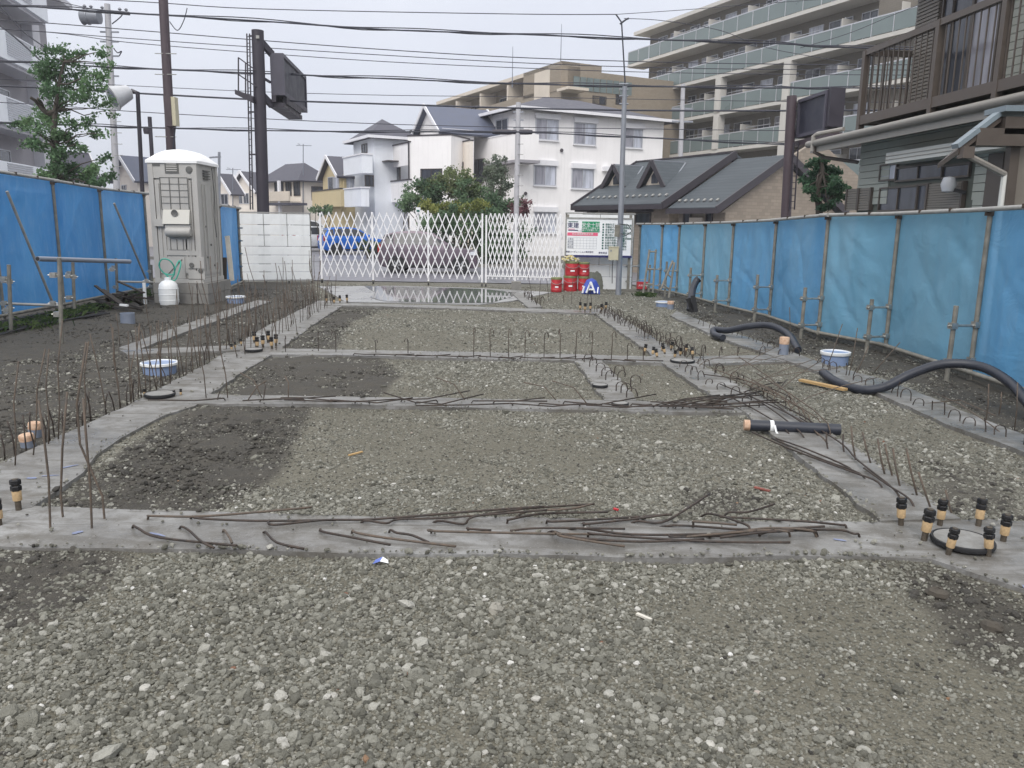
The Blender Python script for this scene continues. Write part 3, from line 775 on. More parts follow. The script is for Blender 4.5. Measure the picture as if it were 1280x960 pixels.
# third cross footing: upright hooked bars in a line
for bx, by, ty in [(592,449,411),(613,448,412),(636,449,412),(656,450,414),(680,449,417),(700,450,413),(719,451,414),(739,451,416),(764,452,416),(784,452,430),(804,452,434),(398,441,415),(420,442,415),(357,442,420),(470,443,425),(510,444,424)]:
    p = G(bx,by); h = PY(bx,ty,p.y).z; place_rebar(rr.choice(THOOK), (p.x,p.y,0), rr.uniform(0,6.28), (1,1,h/.38), (rr.uniform(-.04,.04),rr.uniform(-.04,.04)))
for k in range(14):
    x = 440+k*26; y = 445.5+(x-440)*.022; L = rr.uniform(30,55)
    REBARS.append(MB().tube([G(x,y,-.01), G(x+3,y-3.5,.05), G(x+L*.5,y-2.5,.04), G(x+L,y-2+rr.uniform(-3,2),.04)], .006, 5).build('rebar', M['rebar_dark'], FOUND, world=True))
for x, y in [(730,455),(737,461),(745,467),(752,473),(757,478),(768,470),(772,478),(788,483),(770,492),(776,494),(783,500)]:
    place_rebar(rr.choice(HOOK), G(x,y), rr.uniform(-.6,.6), (1.2,1,.65))
# right footing: dense hooks at the far end, leaning bars nearer
row(G(745,390), G(862,452), .14, [HOOK], .05, rz=0, zs=(.55,.85)); row(G(754,388), G(870,446), .15, [HOOK,HOOK,SHORT], .06, rz=.6, zs=(.5,.85)); row(G(749,388), G(866,449), .2, [HOOK], .08, rz=3.4, zs=(.5,.8))
row(G(862,454), G(985,517), .12, [HOOK,HOOK,LEAN], .04, rz=.3, zs=(.5,.8)); row(G(846,462), G(935,512), .22, [HOOK], .04, rz=.3, zs=(.4,.7))
row(G(985,517), G(1040,548), .14, [LEAN], .04, rz=2.2)
for (bx,by),(tx,ty) in [((1037,566),(1033,540)),((1057,570),(1054,543)),((1072,580),(1064,533)),((1092,584),(1078,540)),((1109,598),(1097,548)),((1119,600),(1106,555)),((1128,613),(1116,560)),((1150,625),(1133,560)),((1168,640),(1148,590)),
                        ((1043,560),(1020,540)),((1194,648),(1182,612))]:
    p = G(bx,by); t = PY(tx,ty,p.y+.05); REBARS.append(MB().tube([(p.x,p.y,-.03), p.lerp(t,.5)+Vector((-.012,0,.01)), t], .0056, 6).build('rebar', M['rebar'], FOUND, world=True))
for path in [[(1104,615),(1098,603),(1060,588),(985,560),(940,540)],[(1085,603),(1075,592),(1030,575),(965,548)],[(1066,592),(1062,585),(1010,562),(970,548)],[(1127,625),(1118,612),(1072,575),(1050,553),(1000,522)],[(1145,640),(1138,625),(1108,605),(1080,585)],
             [(1027,551),(1018,538),(990,520),(950,492),(930,478)],[(1008,552),(1000,540),(965,512),(930,490)],[(1012,530),(1000,525),(960,505),(900,480)],[(990,548),(980,535),(940,510),(905,493)],[(1032,540),(1012,525),(975,505),(960,495)],[(998,500),(975,490),(930,475),(880,468)],[(985,474),(960,480),(930,490)],[(966,492),(984,474)]]:
    pts = [G(x,y,.0 if k == 0 else .05) for k,(x,y) in enumerate(path)]; pts[0].z = -.03
    REBARS.append(MB().tube(smooth_path(pts, 4), .0058, 6).build('rebar', M['rebar_dark'], FOUND, world=True))
for k in range(10):
    x = 815+k*9; REBARS.append(MB().tube([G(x,512+rr.uniform(-3,3),0), G(x+5,506,.06), G(x+40,500+rr.uniform(-6,6),.08), G(x+85,497+rr.uniform(-12,6),.09)], .0056, 5).build('rebar', M['rebar_dark'], FOUND, world=True))
# outer right strip: short hooks, some tall thin bars
row(G(880,410), G(1000,448), .28, [HOOK], .04, rz=2.6, zs=(.5,.8)); row(G(1030,462), G(1275,560), .17, [HOOK,SHORT], .03, rz=2.8, zs=(.5,.85)); row(G(880,449), G(990,446), .2, [HOOK], .05, rz=1.0, zs=(.5,.8))
for (bx,by),(tx,ty) in [((1032,462),(1053,405)),((1060,473),(1072,410)),((1090,465),(1125,428)),((987,430),(987,384)),((1232,530),(1236,480)),((1268,540),(1272,478)),((1248,520),(1252,490)),((1276,470),(1276,446)),((1068,470),(1086,432))]:
    p = G(bx,by); t = PY(tx,ty,p.y); REBARS.append(MB().tube([(p.x,p.y,-.03), p.lerp(t,.5)+Vector((.008,0,0)), t], .005, 5).build('rebar', M['rebar'], FOUND, world=True))
for path in [[(1252,542),(1240,532),(1200,505),(1165,490)],[(1150,505),(1200,500),(1245,520)]]:
    REBARS.append(MB().tube([G(x,y,.02+.04*(k>0)) for k,(x,y) in enumerate(path)], .0046, 5).build('rebar', M['rebar'], FOUND, world=True))
# far end
row(G(660,372), G(745,386), .3, [SHORT,MIDB], .1, zs=(.6,1.0)); row(G(655,372), G(675,385), .15, [HOOK], .05)

def bolt_template():
    b = MB().lathe([(.013,-.05),(.013,.155)], n=10).build('anchor_bolt', M['bolt'])
    t = MB().lathe([(.0185,.055),(.0195,.06),(.0195,.098),(.0185,.1)], n=12).build('tape_wrap', M['yellow_tape'], b)
    for z in (.1, .128):
        MB().lathe([(.021,z),(.0235,z+.003),(.0235,z+.02),(.021,z+.024)], n=6, smooth=False).build('nut', M['nut'], b)
    return b
BOLT = bolt_template(); BOLT_KIDS = list(BOLT.children)
for o in [BOLT]+BOLT_KIDS: COL.objects.unlink(o)
def bolt(px, py, topy=None, rz=0.0, s=None, pitch=(0,0), label=None):
    p = G(px, py); s = s or (PY(px, topy, p.y).z/.155)
    b = inst(BOLT, FOUND, (p.x, p.y-8, rr.uniform(-.012,.004)), (pitch[0]+rr.uniform(-.05,.05),pitch[1]+rr.uniform(-.05,.05),rz), s)
    for k in BOLT_KIDS:
        c = k.copy(); COL.objects.link(c); c.parent = b
    return b
for x, y, ty in [(1126,660,621),(1154,679,635),(1174,660,622),(1222,661,622),(1253,680,640),(1184,697,659),(1235,699,659)]: bolt(x, y, ty, x*.7, pitch=(rr.uniform(-.04,.04),rr.uniform(-.04,.08)))
bolt(24,641,600,.4); bolt(0,660,622,1.0)
for x, y in [(322,438),(329,436),(340,438),(345,434),(318,430),(336,430)]: bolt(x, y, y-17, x)
for x, y in [(218,497),(226,496),(181,497)]: bolt(x, y, y-11, x)
for x, y in [(805,443),(815,446),(822,449),(832,445),(843,449),(850,447),(857,444),(866,448),(838,440),(828,441)]: bolt(x, y, y-14, x, pitch=(rr.uniform(-.2,.2),rr.uniform(-.3,.3)))
for x, y in [(725,389),(731,391),(738,390),(752,391),(757,389)]: bolt(x, y, y-12, x)
for x, y in [(408,380),(418,381),(425,380),(434,379),(294,437),(302,434),(290,440)]: bolt(x, y, y-11, x)
# round plates lying on the junctions
M['plate'] = mat('round_plate_top', S(158,158,156), .5, .2, 18, S(120,118,114))
for i, (px, py, r_) in enumerate([(1203,678,.135),(200,494,.12),(853,452,.13),(750,483,.07),(775,506,.07),(317,438,.1)]):
    p = G(px, py, .03)
    o = MB().lathe([(r_*1.03,0),(r_*1.05,.01),(r_*1.03,.022),(r_*.97,.024),(r_*.95,.02)], n=28).build('round_plate', M['rubber'], FOUND)
    o.location = (p.x, p.y-8, .028)
    MB().lathe([(r_*.94,.012),(r_*.94,.0215)], n=24).build('plate_face', M['plate'], o)
# the 300 bars that show largest stay single parts; the far stubs become one mesh
def _span(o):
    vs = [Vector(v.co) for v in o.data.vertices]
    m = Euler(o.rotation_euler).to_matrix()
    P_ = [m @ Vector((v.x*o.scale[0], v.y*o.scale[1], v.z*o.scale[2])) + Vector(o.location) + Vector((0,8,0)) for v in vs]
    lo, hi = P_[0], P_[-1]
    return (hi-lo).length/max(((lo+hi)/2).y, 1), P_
if len(REBARS) > 296:
    sp = sorted([(_span(o), i) for i, o in enumerate(REBARS)], key=lambda t: -t[0][0])
    mb = MB()
    for (s_, P_), i in sp[296:]:
        o = REBARS[i]; mb.add(P_, [tuple(p.vertices) for p in o.data.polygons]); bpy.data.objects.remove(o)
    mb.build('far_rebar', M['rebar_dark'], FOUND, world=True)['kind'] = 'stuff'

# chalk marks left on the concrete
M['chalk'] = mat('blue_chalk', S(122,130,156), .9, .2, 40)
for i, (x0,y0,x1,y1,w_) in enumerate([(76,585,98,581,.02),(35,597,45,598,.03),(52,595,74,594,.014),(90,666,104,664,.03),(188,665,206,670,.016),(1042,673,1058,676,.02),(1276,730,1284,736,.02)]):
    a_, b_ = G(x0,y0,.0205), G(x1,y1,.0205); d = (b_-a_).normalized(); q = Vector((-d.y,d.x,0))*w_/2; z = Vector((0,0,.0155+.0003*i))
    top = .0155+.002*(0 if y0 > 640 else 1)+.0012
    a_.z = b_.z = top+.003
    MB().quad(a_-q, a_.lerp(b_,.3)-q*1.3, b_-q*.4, b_+q*.6, a_.lerp(b_,.6)+q*1.2, a_+q*.3).build('chalk_mark', M['chalk'], FOUND, world=True)
# ------------------------------------------------------------------ blue tarp fences
def clamp(parent, p, axis_, s=1.0, m='clamp'):
    p = Vector(p)
    return MB().box(-.032*s,.032*s,-.036*s,.036*s,-.03*s,.03*s).lathe([(.007,-.06),(.007,.06)], n=6, axis='X').build('clamp', M[m], parent)
CL = None
def add_clamp(parent, p, rz=0.0, dark=False):
    global CL
    if CL is None: CL = {}
    k = 'clamp_dark' if dark else 'clamp'
    off = root_loc(parent)
    if k not in CL:
        o = clamp(parent, (0,0,0), 0, 1.0, k); CL[k] = o
    else:
        o = CL[k].copy(); COL.objects.link(o); o.parent = parent
    o.location = Vector(p)-off; o.rotation_euler = (0,0,rz); return o
def tarp_sheet(a, b, zb, zt, seed, amp, parent, m, nrm, name='tarp'):
    a, b = Vector(a), Vector(b); nu, nv = 56, 42; vs, fs = [], []
    u, v = np.meshgrid(np.linspace(0,1,nu+1), np.linspace(0,1,nv+1)); L = (b-a).length
    h = (fbm(u*L*1.2+seed*7, v*1.6, seed, 3)-.5)*amp*1.5
    dg = (u*L*2.2 + (v-.5)*(1.6 if seed % 2 else -1.4)*np.sin(u*3.1+seed)); h += (fbm(dg+seed*3, v*.6, seed+5, 3)-.5)*amp*1.7
    for q in range(5):
        an = RNG.uniform(.5,1.2)*(1 if q % 2 else -1); c0 = RNG.uniform(-.3,1.3); xx = (u*L-c0*L)*math.cos(an)+(v-.5)*1.8*math.sin(an)*.9
        xx = xx + .12*(fbm(u*L*2+q,v*3,seed+q*3,2)-.5); h += amp*.45*RNG.uniform(.4,1)*np.exp(-(xx/RNG.uniform(.035,.09))**2)*np.clip(fbm(u*L+q*5,v*2+seed,q+seed,2)*2.4-.6,0,1)
    h += (np.abs(fbm(u*L*3+seed,v*5,seed+8,2)-.5))*amp*.5
    h *= np.minimum(1, np.minimum(u, 1-u)*7)*np.minimum(1, (1-v)*6)*np.minimum(1, .35+v*5)
    sag = .025*np.sin(math.pi*u)*(np.abs(np.sin(u*math.pi*4))*.6+.4)
    for j in range(nv+1):
        for i in range(nu+1):
            p = a.lerp(b, u[j,i]); z0 = lerp(zb[0], zb[1], u[j,i]); z1 = lerp(zt[0], zt[1], u[j,i]) - sag[j,i]
            vs.append((p.x+nrm.x*(h[j,i]+.035), p.y+nrm.y*(h[j,i]+.035), lerp(z0, z1, v[j,i])))
    n = nu+1
    for j in range(nv):
        for i in range(nu): fs.append((j*n+i, j*n+i+1, (j+1)*n+i+1, (j+1)*n+i))
    return MB().add(vs, fs, True).build(name, m, parent, world=True)

def fence(name, label, posts, tops, side, mats, stakes=True, darktop=True, seed0=0):
    """posts: ground points; tops: heights; side: unit vector pointing into the site"""
    base = V2(posts[0]); f = thing(name, label, 'tarp fence', base)
    for i, p in enumerate(posts):
        z = gzp(p); q = Vector((p[0],p[1],z))
        o = MB().tube([(p[0],p[1],z-.3),(p[0],p[1],tops[i]+.02)], .0243, 10).build('post', M['galv_old'], f, world=True)
        add_clamp(f, (p[0],p[1],tops[i]-.03), .4, True)
        if i < len(posts)-1:
            b = posts[i+1]; d = (V2(b)-V2(p)).normalized(); sv = side*.05
            MB().tube([Vector((p[0],p[1],tops[i]))+sv-d*.1, Vector((b[0],b[1],tops[i+1]))+sv+d*.1], .0243, 10).build('top_rail', M['galv'], f, world=True)
            zb0, zb1 = z+.1, gzp(b)+.1
            MB().tube([Vector((p[0],p[1],zb0))+sv-d*.1, Vector((b[0],b[1],zb1))+sv+d*.1], .0243, 10).build('bottom_rail', M['galv_old'], f, world=True)
            tarp_sheet((p[0],p[1],0), (b[0],b[1],0), (zb0-.03,zb1-.03), (tops[i]+.005,tops[i+1]+.005), seed0+i, .11, f, mats[i % len(mats)], -side*.6)
            for k in (.33,.67):
                c = V2(p).lerp(V2(b), k); add_clamp(f, (c.x+sv.x, c.y+sv.y, lerp(tops[i],tops[i+1],k)+.012), math.atan2(d.y,d.x), True).scale = (.5,.8,.6)
        if stakes and i < len(posts):
            d = (V2(posts[min(i+1,len(posts)-1)])-V2(posts[max(i-1,0)])).normalized()
            s_ = V2(p) + side*.26 - d*.02
            zt = z+.66+.05*((i*7)%3)
            st = MB().tube([(s_.x,s_.y,z-.3),(s_.x+.01,s_.y,zt)], .0243, 9).build('stake', M['galv_old'], f, world=True)
            for hz in (.2,.56):
                MB().tube([Vector((s_.x,s_.y,z+hz))+side*.05, Vector((p[0],p[1],z+hz))-side*.03], .013, 8).build('tie_bar', M['clamp'], f, world=True)
                add_clamp(f, (s_.x,s_.y,z+hz), math.atan2(side.y,side.x)); add_clamp(f, (p[0],p[1],z+hz+.01), math.atan2(side.y,side.x))
    return f
rp = [G(1211,477),G(1106,441),G(1022,424),G(961,402),G(910,389),G(876,379),G(845,371),G(824,368),G(797,362)]
d_ = (V2(rp[0])-V2(rp[1]))
rp = [V2(rp[0])+d_*2, V2(rp[0])+d_*1.0] + [V2(p) for p in rp]
rt = [PY(x,y,p.y).z for (x,y),p in zip([(1247,262),(1119,267),(1033,269),(962,275),(914,278),(885,279),(847,280),(827,280),(800,280)], rp[2:])]
rt = [rt[0]+.06, rt[0]+.03] + rt
dR = (V2(rp[2])-V2(rp[8])).normalized(); sideR = Vector((dR.y, -dR.x, 0));
if sideR.x > 0: sideR = -sideR
fence('tarp_fence', 'long pale blue tarp fence on scaffold pipes along the right side, below the sage house', rp, rt, sideR, [M['tarp_r2'],M['tarp_r2'],M['tarp_r'],M['tarp_r'],M['tarp_r2'],M['tarp_r2'],M['tarp_r'],M['tarp_r']], seed0=3)
lp = [G(6,404),G(81,389),G(136,377),G(189,366)]
lp[0] = V2(lp[0]); ld = (V2(lp[2])-V2(lp[0])).normalized()
lp = [V2(lp[0])-ld*3.9, V2(lp[0])-ld*2.0] + [V2(p) for p in lp]
lt = [PY(x,y,p.y).z for (x,y),p in zip([(2,213),(80,226),(134,236),(188,242)], lp[2:])]
lt = [lt[0]+.05, lt[0]+.02]+lt
sideL = Vector((ld.y,-ld.x,0)); sideL = sideL if sideL.x > 0 else -sideL
FL = fence('tarp_fence', 'deep blue tarp fence on scaffold pipes left of the portable toilet', lp, lt, sideL, [M['tarp_l']], stakes=False, seed0=20)
# its slanting braces, stakes and low horizontal pipes
def pipe(parent, a, b, r=.0243, m='galv_old', name='brace'):
    return MB().tube([a, b], r, 9).build(name, M[m], parent, world=True)
for (tx,ty),(bx,by),i in [((4,239),(66,379),2),((139,254),(183,350),4)]:
    p = lp[i]; a = PY(tx,ty,p.y)+sideL*.05; e = V2(lp[i])+ld*.9+sideL*.75
    b = PY(bx,by,e.y-.1); pipe(FL, a, b, .02, 'galv')
for (ax,ay),(bx,by),Y in [((-60,377),(78,382),10.9),((148,352),(192,353),14.4),((-60,348),(14,351),11.0)]:
    pipe(FL, PY(ax,ay,Y), PY(bx,by,Y+.3), .02, 'galv', 'low_rail')
for bx, by, ty in [(12,418,331),(75,430,322),(146,378,323),(92,395,328),(190,372,331)]:
    p = G(bx,by); pipe(FL, (p.x,p.y,-.3), PY(bx-1,ty,p.y), .0243, 'galv_old', 'stake')
    for k in (.35,.8): add_clamp(FL, (p.x, p.y, PY(bx,ty,p.y).z*k), .2)
for cx, cy, Y in [(5,351,11.2),(12,352,11.0),(5,379,11.0),(12,385,10.9),(85,345,12),(92,346,12.1),(86,372,12),(140,337,13.8),(66,379,11),(183,351,14.4)]: add_clamp(FL, PY(cx,cy,Y), .3)
# the short rest of the left fence beyond the toilet
p0, p1 = G(279,366), G(299,361.5)
p0.y = 16.6; p0.x = PY(276,300,16.6).x; p1 = PY(299,300,18.6)
FS = fence('tarp_fence', 'short piece of blue tarp fence between the portable toilet and white panels', [V2(p0), V2(p1)], [PY(282,257,16.9).z, PY(298,260,18.6).z], sideL, [M['tarp_l']], stakes=False, seed0=33)
for k in range(5): pipe(FS, PY(299,285+k*16,18.55), PY(303,285+k*16,18.4), .015, 'clamp', 'tie_bar')

# ------------------------------------------------------------------ white panel fences
def panel_fence(label, a, b, cols, rows, top_rail=True):
    """rows: list of (z0, z1, columns)"""
    a, b = V2(a), V2(b); F = Facade(a, b-a); L = (b-a).length
    f = thing('panel_fence', label, 'panel fence', (a.x,a.y,0))
    for z0, z1, nc in rows:
        for k in range(nc):
            u0, u1 = L*k/nc+.006, L*(k+1)/nc-.006
            mb = MB().fbox(F, u0, u1, .0, .02, z0+.006, z1-.006); 
            mb.fbox(F, u0+.004, u1-.004, -.004, .0, z0+.01, z1-.01)
            mb.build('panel', M['white_plastic'], f, world=True)
    zt = rows[0][1]
    for z in (rows[-1][0]-.015, zt+.02):
        MB().fbox(F, -.03, L+.03, -.01, .035, z-.016, z+.016).build('rail', M['galv'], f, world=True)
    for k in range(cols+1):
        u = L*k/cols; MB().fbox(F, u-.02, u+.02, .05, .09, -.3, zt+.03).build('post', M['galv_old'], f, world=True)
    return f, F, L
a, b = PY(303,346,19.3), PY(390,350,19.8); zt = PY(345,266,19.5).z
zs = [zt-.02]
for py in (281,294,308): zs.append(PY(345,py,19.5).z)
rows = [(zs[i+1], zs[i], 3) for i in range(3)]
prev = zs[-1]
for py in (319,330,340,350): z = PY(345,py,19.5).z; rows.append((z, prev, 1)); prev = z
panel_fence('white plastic panel fence between the blue tarp and the lattice gate', a, b, 3, rows)
a, b = PY(706,362,19.2), PY(789,363,19.2)
zs = [PY(750,y,19.2).z for y in (268,284,302,318,331,346,362)]
panel_fence('low white panel wall behind the notice board and red cans', a, b, 4, [(zs[i+1], zs[i], (2,3,2)[i%3]) for i in range(6)])

# ------------------------------------------------------------------ expanding lattice gate
def lattice(parent, a, b, zb, zt, period, rise, m, rot_post=True):
    a, b = V2(a), V2(b); F = Facade(a, b-a); L = (b-a).length; H = zt-zb; run = period*rise
    k = -int(rise)-1
    for sgn in (1,-1):
        for k in range(-int(rise)-2, int(L/period)+2):
            u0 = k*period + (period/2 if sgn < 0 else 0)
            ub, ut = (u0, u0+run) if sgn > 0 else (u0+run, u0)
            t0, t1 = 0.0, 1.0
            du = ut-ub
            lo, hi = (0-ub)/du, (L-ub)/du
            if lo > hi: lo, hi = hi, lo
            t0, t1 = max(t0, lo), min(t1, hi)
            if t1-t0 < .06: continue
            w = -.008 if sgn > 0 else .008
            p, q = F.p(lerp(ub,ut,t0), w, lerp(zb,zt,t0)), F.p(lerp(ub,ut,t1), w, lerp(zb,zt,t1))
            MB().bar(p, q, .010, .023, F.n.cross((q-p).normalized())).build('lattice_bar', m, parent, world=True)
    return F, L
ga, gm, gb = PY(400,352,20.0), PY(604,357,19.5), PY(702,361,19.2)
GATE = thing('lattice_gate', 'white expanding lattice gate stretched across the site entrance in front of the parked cars', 'gate', V2(ga))
zt1, zb1 = PY(500,266,19.8).z, PY(500,347,19.8).z
F1, L1 = lattice(GATE, ga, V2(gm)-(V2(gm)-V2(ga)).normalized()*.06, zb1, zt1, .182, 3.6, M['white_paint'])
gs = V2(gm)+(V2(gb)-V2(gm)).normalized()*.12
F2, L2 = lattice(GATE, gs, gb, PY(650,350,19.3).z, PY(650,267,19.3).z, .104, 4.5, M['white_paint'])
for px, Y, ty, by in [(400,20,267,352),(465,19.87,266,354),(535,19.7,264,356),(603,19.52,268,357.5),(608,19.48,270,357.5),(645,19.36,268,361),(701,19.2,270,361)]:
    top = PY(px,ty,Y); bot = PY(px,by,Y)
    MB().box(top.x-.02,top.x+.02,Y-.03,Y+.03,max(bot.z,.03)+.04,top.z+.02).build('upright', M['white_paint'], GATE, world=True)
    w = MB().lathe([(.02,-.015),(.045,-.015),(.045,.015),(.02,.015)], n=12, axis='X').build('caster', M['rubber'], GATE); w.location = Vector((top.x,Y-.02,.045))-root_loc(GATE)
    MB().box(top.x-.028,top.x+.028,Y-.05,Y+.04,.075,.1).build('caster_fork', M['galv_old'], GATE, world=True)
for px, Y in [(604,19.5),(648,19.33)]:
    p = PY(px,300,Y); MB().fbox(F2, .0, .05, -.05, -.03, .2, .24)
o = MB().fbox(F2, -.05, L2, -.03, -.018, .25, .275).build('rail', M['white_paint'], GATE, world=True)
p = PY(645,366,18.6)
blk = MB().box(p.x-.11,p.x+.11,18.5,18.75,-.06,.2).build('post_base', M['cblock']); tag(blk, 'small pale concrete post base in front of the lattice gate', 'concrete block')

# ------------------------------------------------------------------ notice board
nb_a, nb_b = PY(707,340,18.9), PY(787,345,18.85)
NB = thing('notice_board', 'white construction notice board with green heading standing above the red cans', 'sign board', V2(nb_a))
FB = Facade(nb_a, V2(nb_b)-V2(nb_a)); LB = (V2(nb_b)-V2(nb_a)).length
zt, zb = PY(745,274,18.9).z, PY(745,319,18.9).z
MB().fbox(FB, 0, LB, 0, .02, zb, zt).build('board', M['sign_white'], NB, world=True)
for u0,u1,z0,z1,m in [(-.03,LB+.03,zt,zt+.035,'galv'),(-.03,LB+.03,zb-.05,zb,'sign_navy'),(-.035,0,zb,zt,'galv'),(LB,LB+.035,zb,zt,'galv')]:
    MB().fbox(FB, u0,u1,-.012,.03,z0,z1).build('frame_bar', M[m], NB, world=True)
for u in (.02, LB-.02): MB().fbox(FB, u-.03,u+.03,.035,.09,-.3,zt+.1).build('post', M['galv_old'], NB, world=True)
def bu(px): return FB.uz(px, 300)[0]
def bz(py): return FB.uz(745, py)[1]
def bframe(u, z, w=-.006):
    x, y = FB.d, Vector((0,0,1)); n = -FB.n
    p = FB.p(u, w, z)-root_loc(NB)
    return Matrix(((x.x,y.x,n.x,p.x),(x.y,y.y,n.y,p.y),(x.z,y.z,n.z,p.z),(0,0,0,1)))
def patch(px0,py0,px1,py1,m,name='panel',w=-.004): return MB().fbox(FB, bu(px0),bu(px1),w,-.0005,bz(py1),bz(py0)).build(name, M[m], NB, world=True)
patch(727,277,749,290.5,'sign_green','heading_panel'); patch(709,291,747,295,'sign_pink','heading_strip')
patch(710,277,722,278,'sign_teal','logo_bar'); patch(710,287.6,722,288.8,'sign_navy','logo_bar'); patch(710,286.4,718,287,'sign_pink','logo_bar')
lettering('東建', .135, M['sign_navy'], NB, bframe(bu(716), bz(282.5)))
lettering('安全十訓', .105, M['sign_white'], NB, bframe(bu(738), bz(281.5), -.008))
lettering('無事故で 工期を守り', .05, M['sign_white'], NB, bframe(bu(738), bz(285.8), -.008))
lettering('安全第一で作業しましょう', .05, M['sign_white'], NB, bframe(bu(738), bz(288.3), -.008))
lettering('労災保険関係成立票', .055, M['sign_white'], NB, bframe(bu(728), bz(293), -.008))
lettering('東建コーポレーション株式会社', .046, M['sign_navy'], NB, bframe(bu(725), bz(315.2)))
lettering('東京支店', .05, M['sign_navy'], NB, bframe(bu(754), bz(316)))
for k in range(5):
    MB().fbox(FB, bu(710),bu(746),-.003,-.0005,bz(297.5+k*3.4)-.002,bz(297.5+k*3.4)+.002).build('table_line', M['sign_grey'], NB, world=True)
for k in range(8):
    MB().fbox(FB, bu(717+k*4.1)-.002,bu(717+k*4.1)+.002,-.0036,-.0008,bz(311),bz(297.5)).build('table_line', M['sign_grey'], NB, world=True)
for k, s_ in enumerate(['工事名','発注者','施工者','責任者']): lettering(s_, .045, M['sign_grey'], NB, bframe(bu(713), bz(299.2+k*3.4)))
LINES = ['服装を正しく着けよう','作業前の点検を行おう','安全帯を必ず使おう','足場の手すりを確認','開口部に注意しよう','整理整頓を心がけよう','火気の取扱いに注意','合図を確実に守ろう','危険な行動をしない','声をかけ合い確認']
for k, s_ in enumerate(LINES):
    z = bz(280.5+k*3.3)
    MB().fbox(FB, bu(752.5),bu(754.5),-.004,-.0005,z-.02,z+.02).build('bullet', M['sign_teal'], NB, world=True)
    lettering(s_, .052, M['sign_teal'], NB, bframe(bu(756), z), align='LEFT')
    lettering(['安全作業','点検確認','注意','周知徹底','厳守','報告連絡','禁止','励行','実施','協力'][k], .05, M['sign_teal'], NB, bframe(bu(778), z-.02), align='LEFT')

# ------------------------------------------------------------------ steel service pole with its meter box
pb = G(773,368); SP = thing('service_pole', 'slender grey steel service pole with a meter box beside the notice board', 'utility pole', V2(pb))
pt = PY(781,108,pb.y); MB().tube([(pb.x,pb.y,-.3),(pb.x*.5+pt.x*.5,pb.y,pt.z*.5),(pt.x,pb.y,pt.z)], .066, 14, .05).build('pole', M['pole_grey'], SP, world=True)
tip = PY(777,28,pb.y); MB().tube([(pt.x-.02,pb.y,pt.z-.4),(pt.x,pb.y,pt.z+.1),(tip.x,pb.y,tip.z),(PY(770,18,pb.y).x,pb.y,PY(770,18,pb.y).z)], .016, 6).build('mast', M['cable'], SP, world=True)
MB().tube([PY(775,30,pb.y),PY(783,24,pb.y),PY(786,23,pb.y)], .02, 6).build('bracket', M['cable'], SP, world=True)
m0, m1 = PY(761,309,pb.y-.1), PY(772,325,pb.y-.1)
bx = MB().box(m0.x,m1.x,pb.y-.2,pb.y-.06,m1.z,m0.z).box(m0.x-.01,m1.x+.01,pb.y-.21,pb.y-.05,m0.z,m0.z+.015).build('meter_box', M['beige_box'], SP, world=True)
MB().box(m0.x+.02,m0.x+.06,pb.y-.207,pb.y-.2,m0.z-.09,m0.z-.05).build('lock', M['galv'], bx, world=True)
MB().box(PY(768,283,pb.y).x,PY(774,283,pb.y).x,pb.y-.12,pb.y-.065,PY(770,296,pb.y).z,PY(770,281,pb.y).z).build('breaker_box', M['galv_old'], SP, world=True)
MB().tube([(m0.x+.1,pb.y-.12,m1.z),(m0.x+.09,pb.y-.12,.6),(m0.x+.1,pb.y-.12,.25)], .009, 5).build('cable', M['rubber'], SP, world=True)
MB().tube([PY(774,280,pb.y-.1),PY(785,281,pb.y-.2),PY(790,289,pb.y-.2),PY(783,294,pb.y-.15),PY(776,292,pb.y-.1)], .009, 5).build('cable', M['rubber'], SP, world=True)
for y in (105,112,120,130): MB().tube([PY(780-.5,y,pb.y)-Vector((.09,0,0)), PY(780,y,pb.y)+Vector((.09,0,0))], .02, 6).build('bracket', M['pole_grey'], SP, world=True)

# ------------------------------------------------------------------ red cans
def can(loc, r, h, label, lid=True):
    t = thing('red_can', label, 'can', loc, 0, 'red cans stacked beside the gate')
    b = MB().lathe([(r*.97,0),(r,.012),(r,h*.12),(r*1.02,h*.13),(r,h*.14),(r,h*.48),(r*1.02,h*.5),(r,h*.52),(r,h*.84)], n=22).build('body', M['red_paint'], t)
    MB().lathe([(r*1.0,h*.84),(r*1.03,h*.87),(r*1.03,h*.95),(r*1.0,h*.985),(r*.9,h*.985),(r*.88,h*.95)], n=22).build('rim', M['green_gold'], t)
    MB().tube([(r*1.02*math.cos(a),-abs(r*1.02*math.sin(a))-.01,h*.8-.09*math.sin(a)) for a in [math.pi*k/10 for k in range(11)]], .005, 5).build('handle', M['galv'], t)
    MB().box(-r*.3,r*.3,-r*1.04,-r*.9,h*.3,h*.4).build('paper_label', M['sign_white'] if lid else M['red_paint'], t)
    return t
def canat(px, py, z, *a): p = PY(px,py,18.55); return can((p.x,18.55,z), *a)
can((PY(696,350,18.2).x,18.3,.0), .125, .33, 'single red can standing apart on the ground against the lattice gate')
canat(713,350,.0,.16,.36,'red can on the ground under the can with yellow flowers', True)
canat(729.5,350,.0,.125,.35,'red can on the ground partly behind the blue printed sheet')
canat(715,340,.355,.16,.33,'red can on top of the stack with yellow flowers in it')
canat(730,340,.35,.125,.32,'red can on top of the stack beside the grey canvas heap')
rnd = random.Random(3); fl = thing('flower_bunch', 'wilted yellow and white flowers lying on the top red can', 'flowers', (PY(715,327,18.5).x,18.5,.69))
mb = MB(); mp = MB()
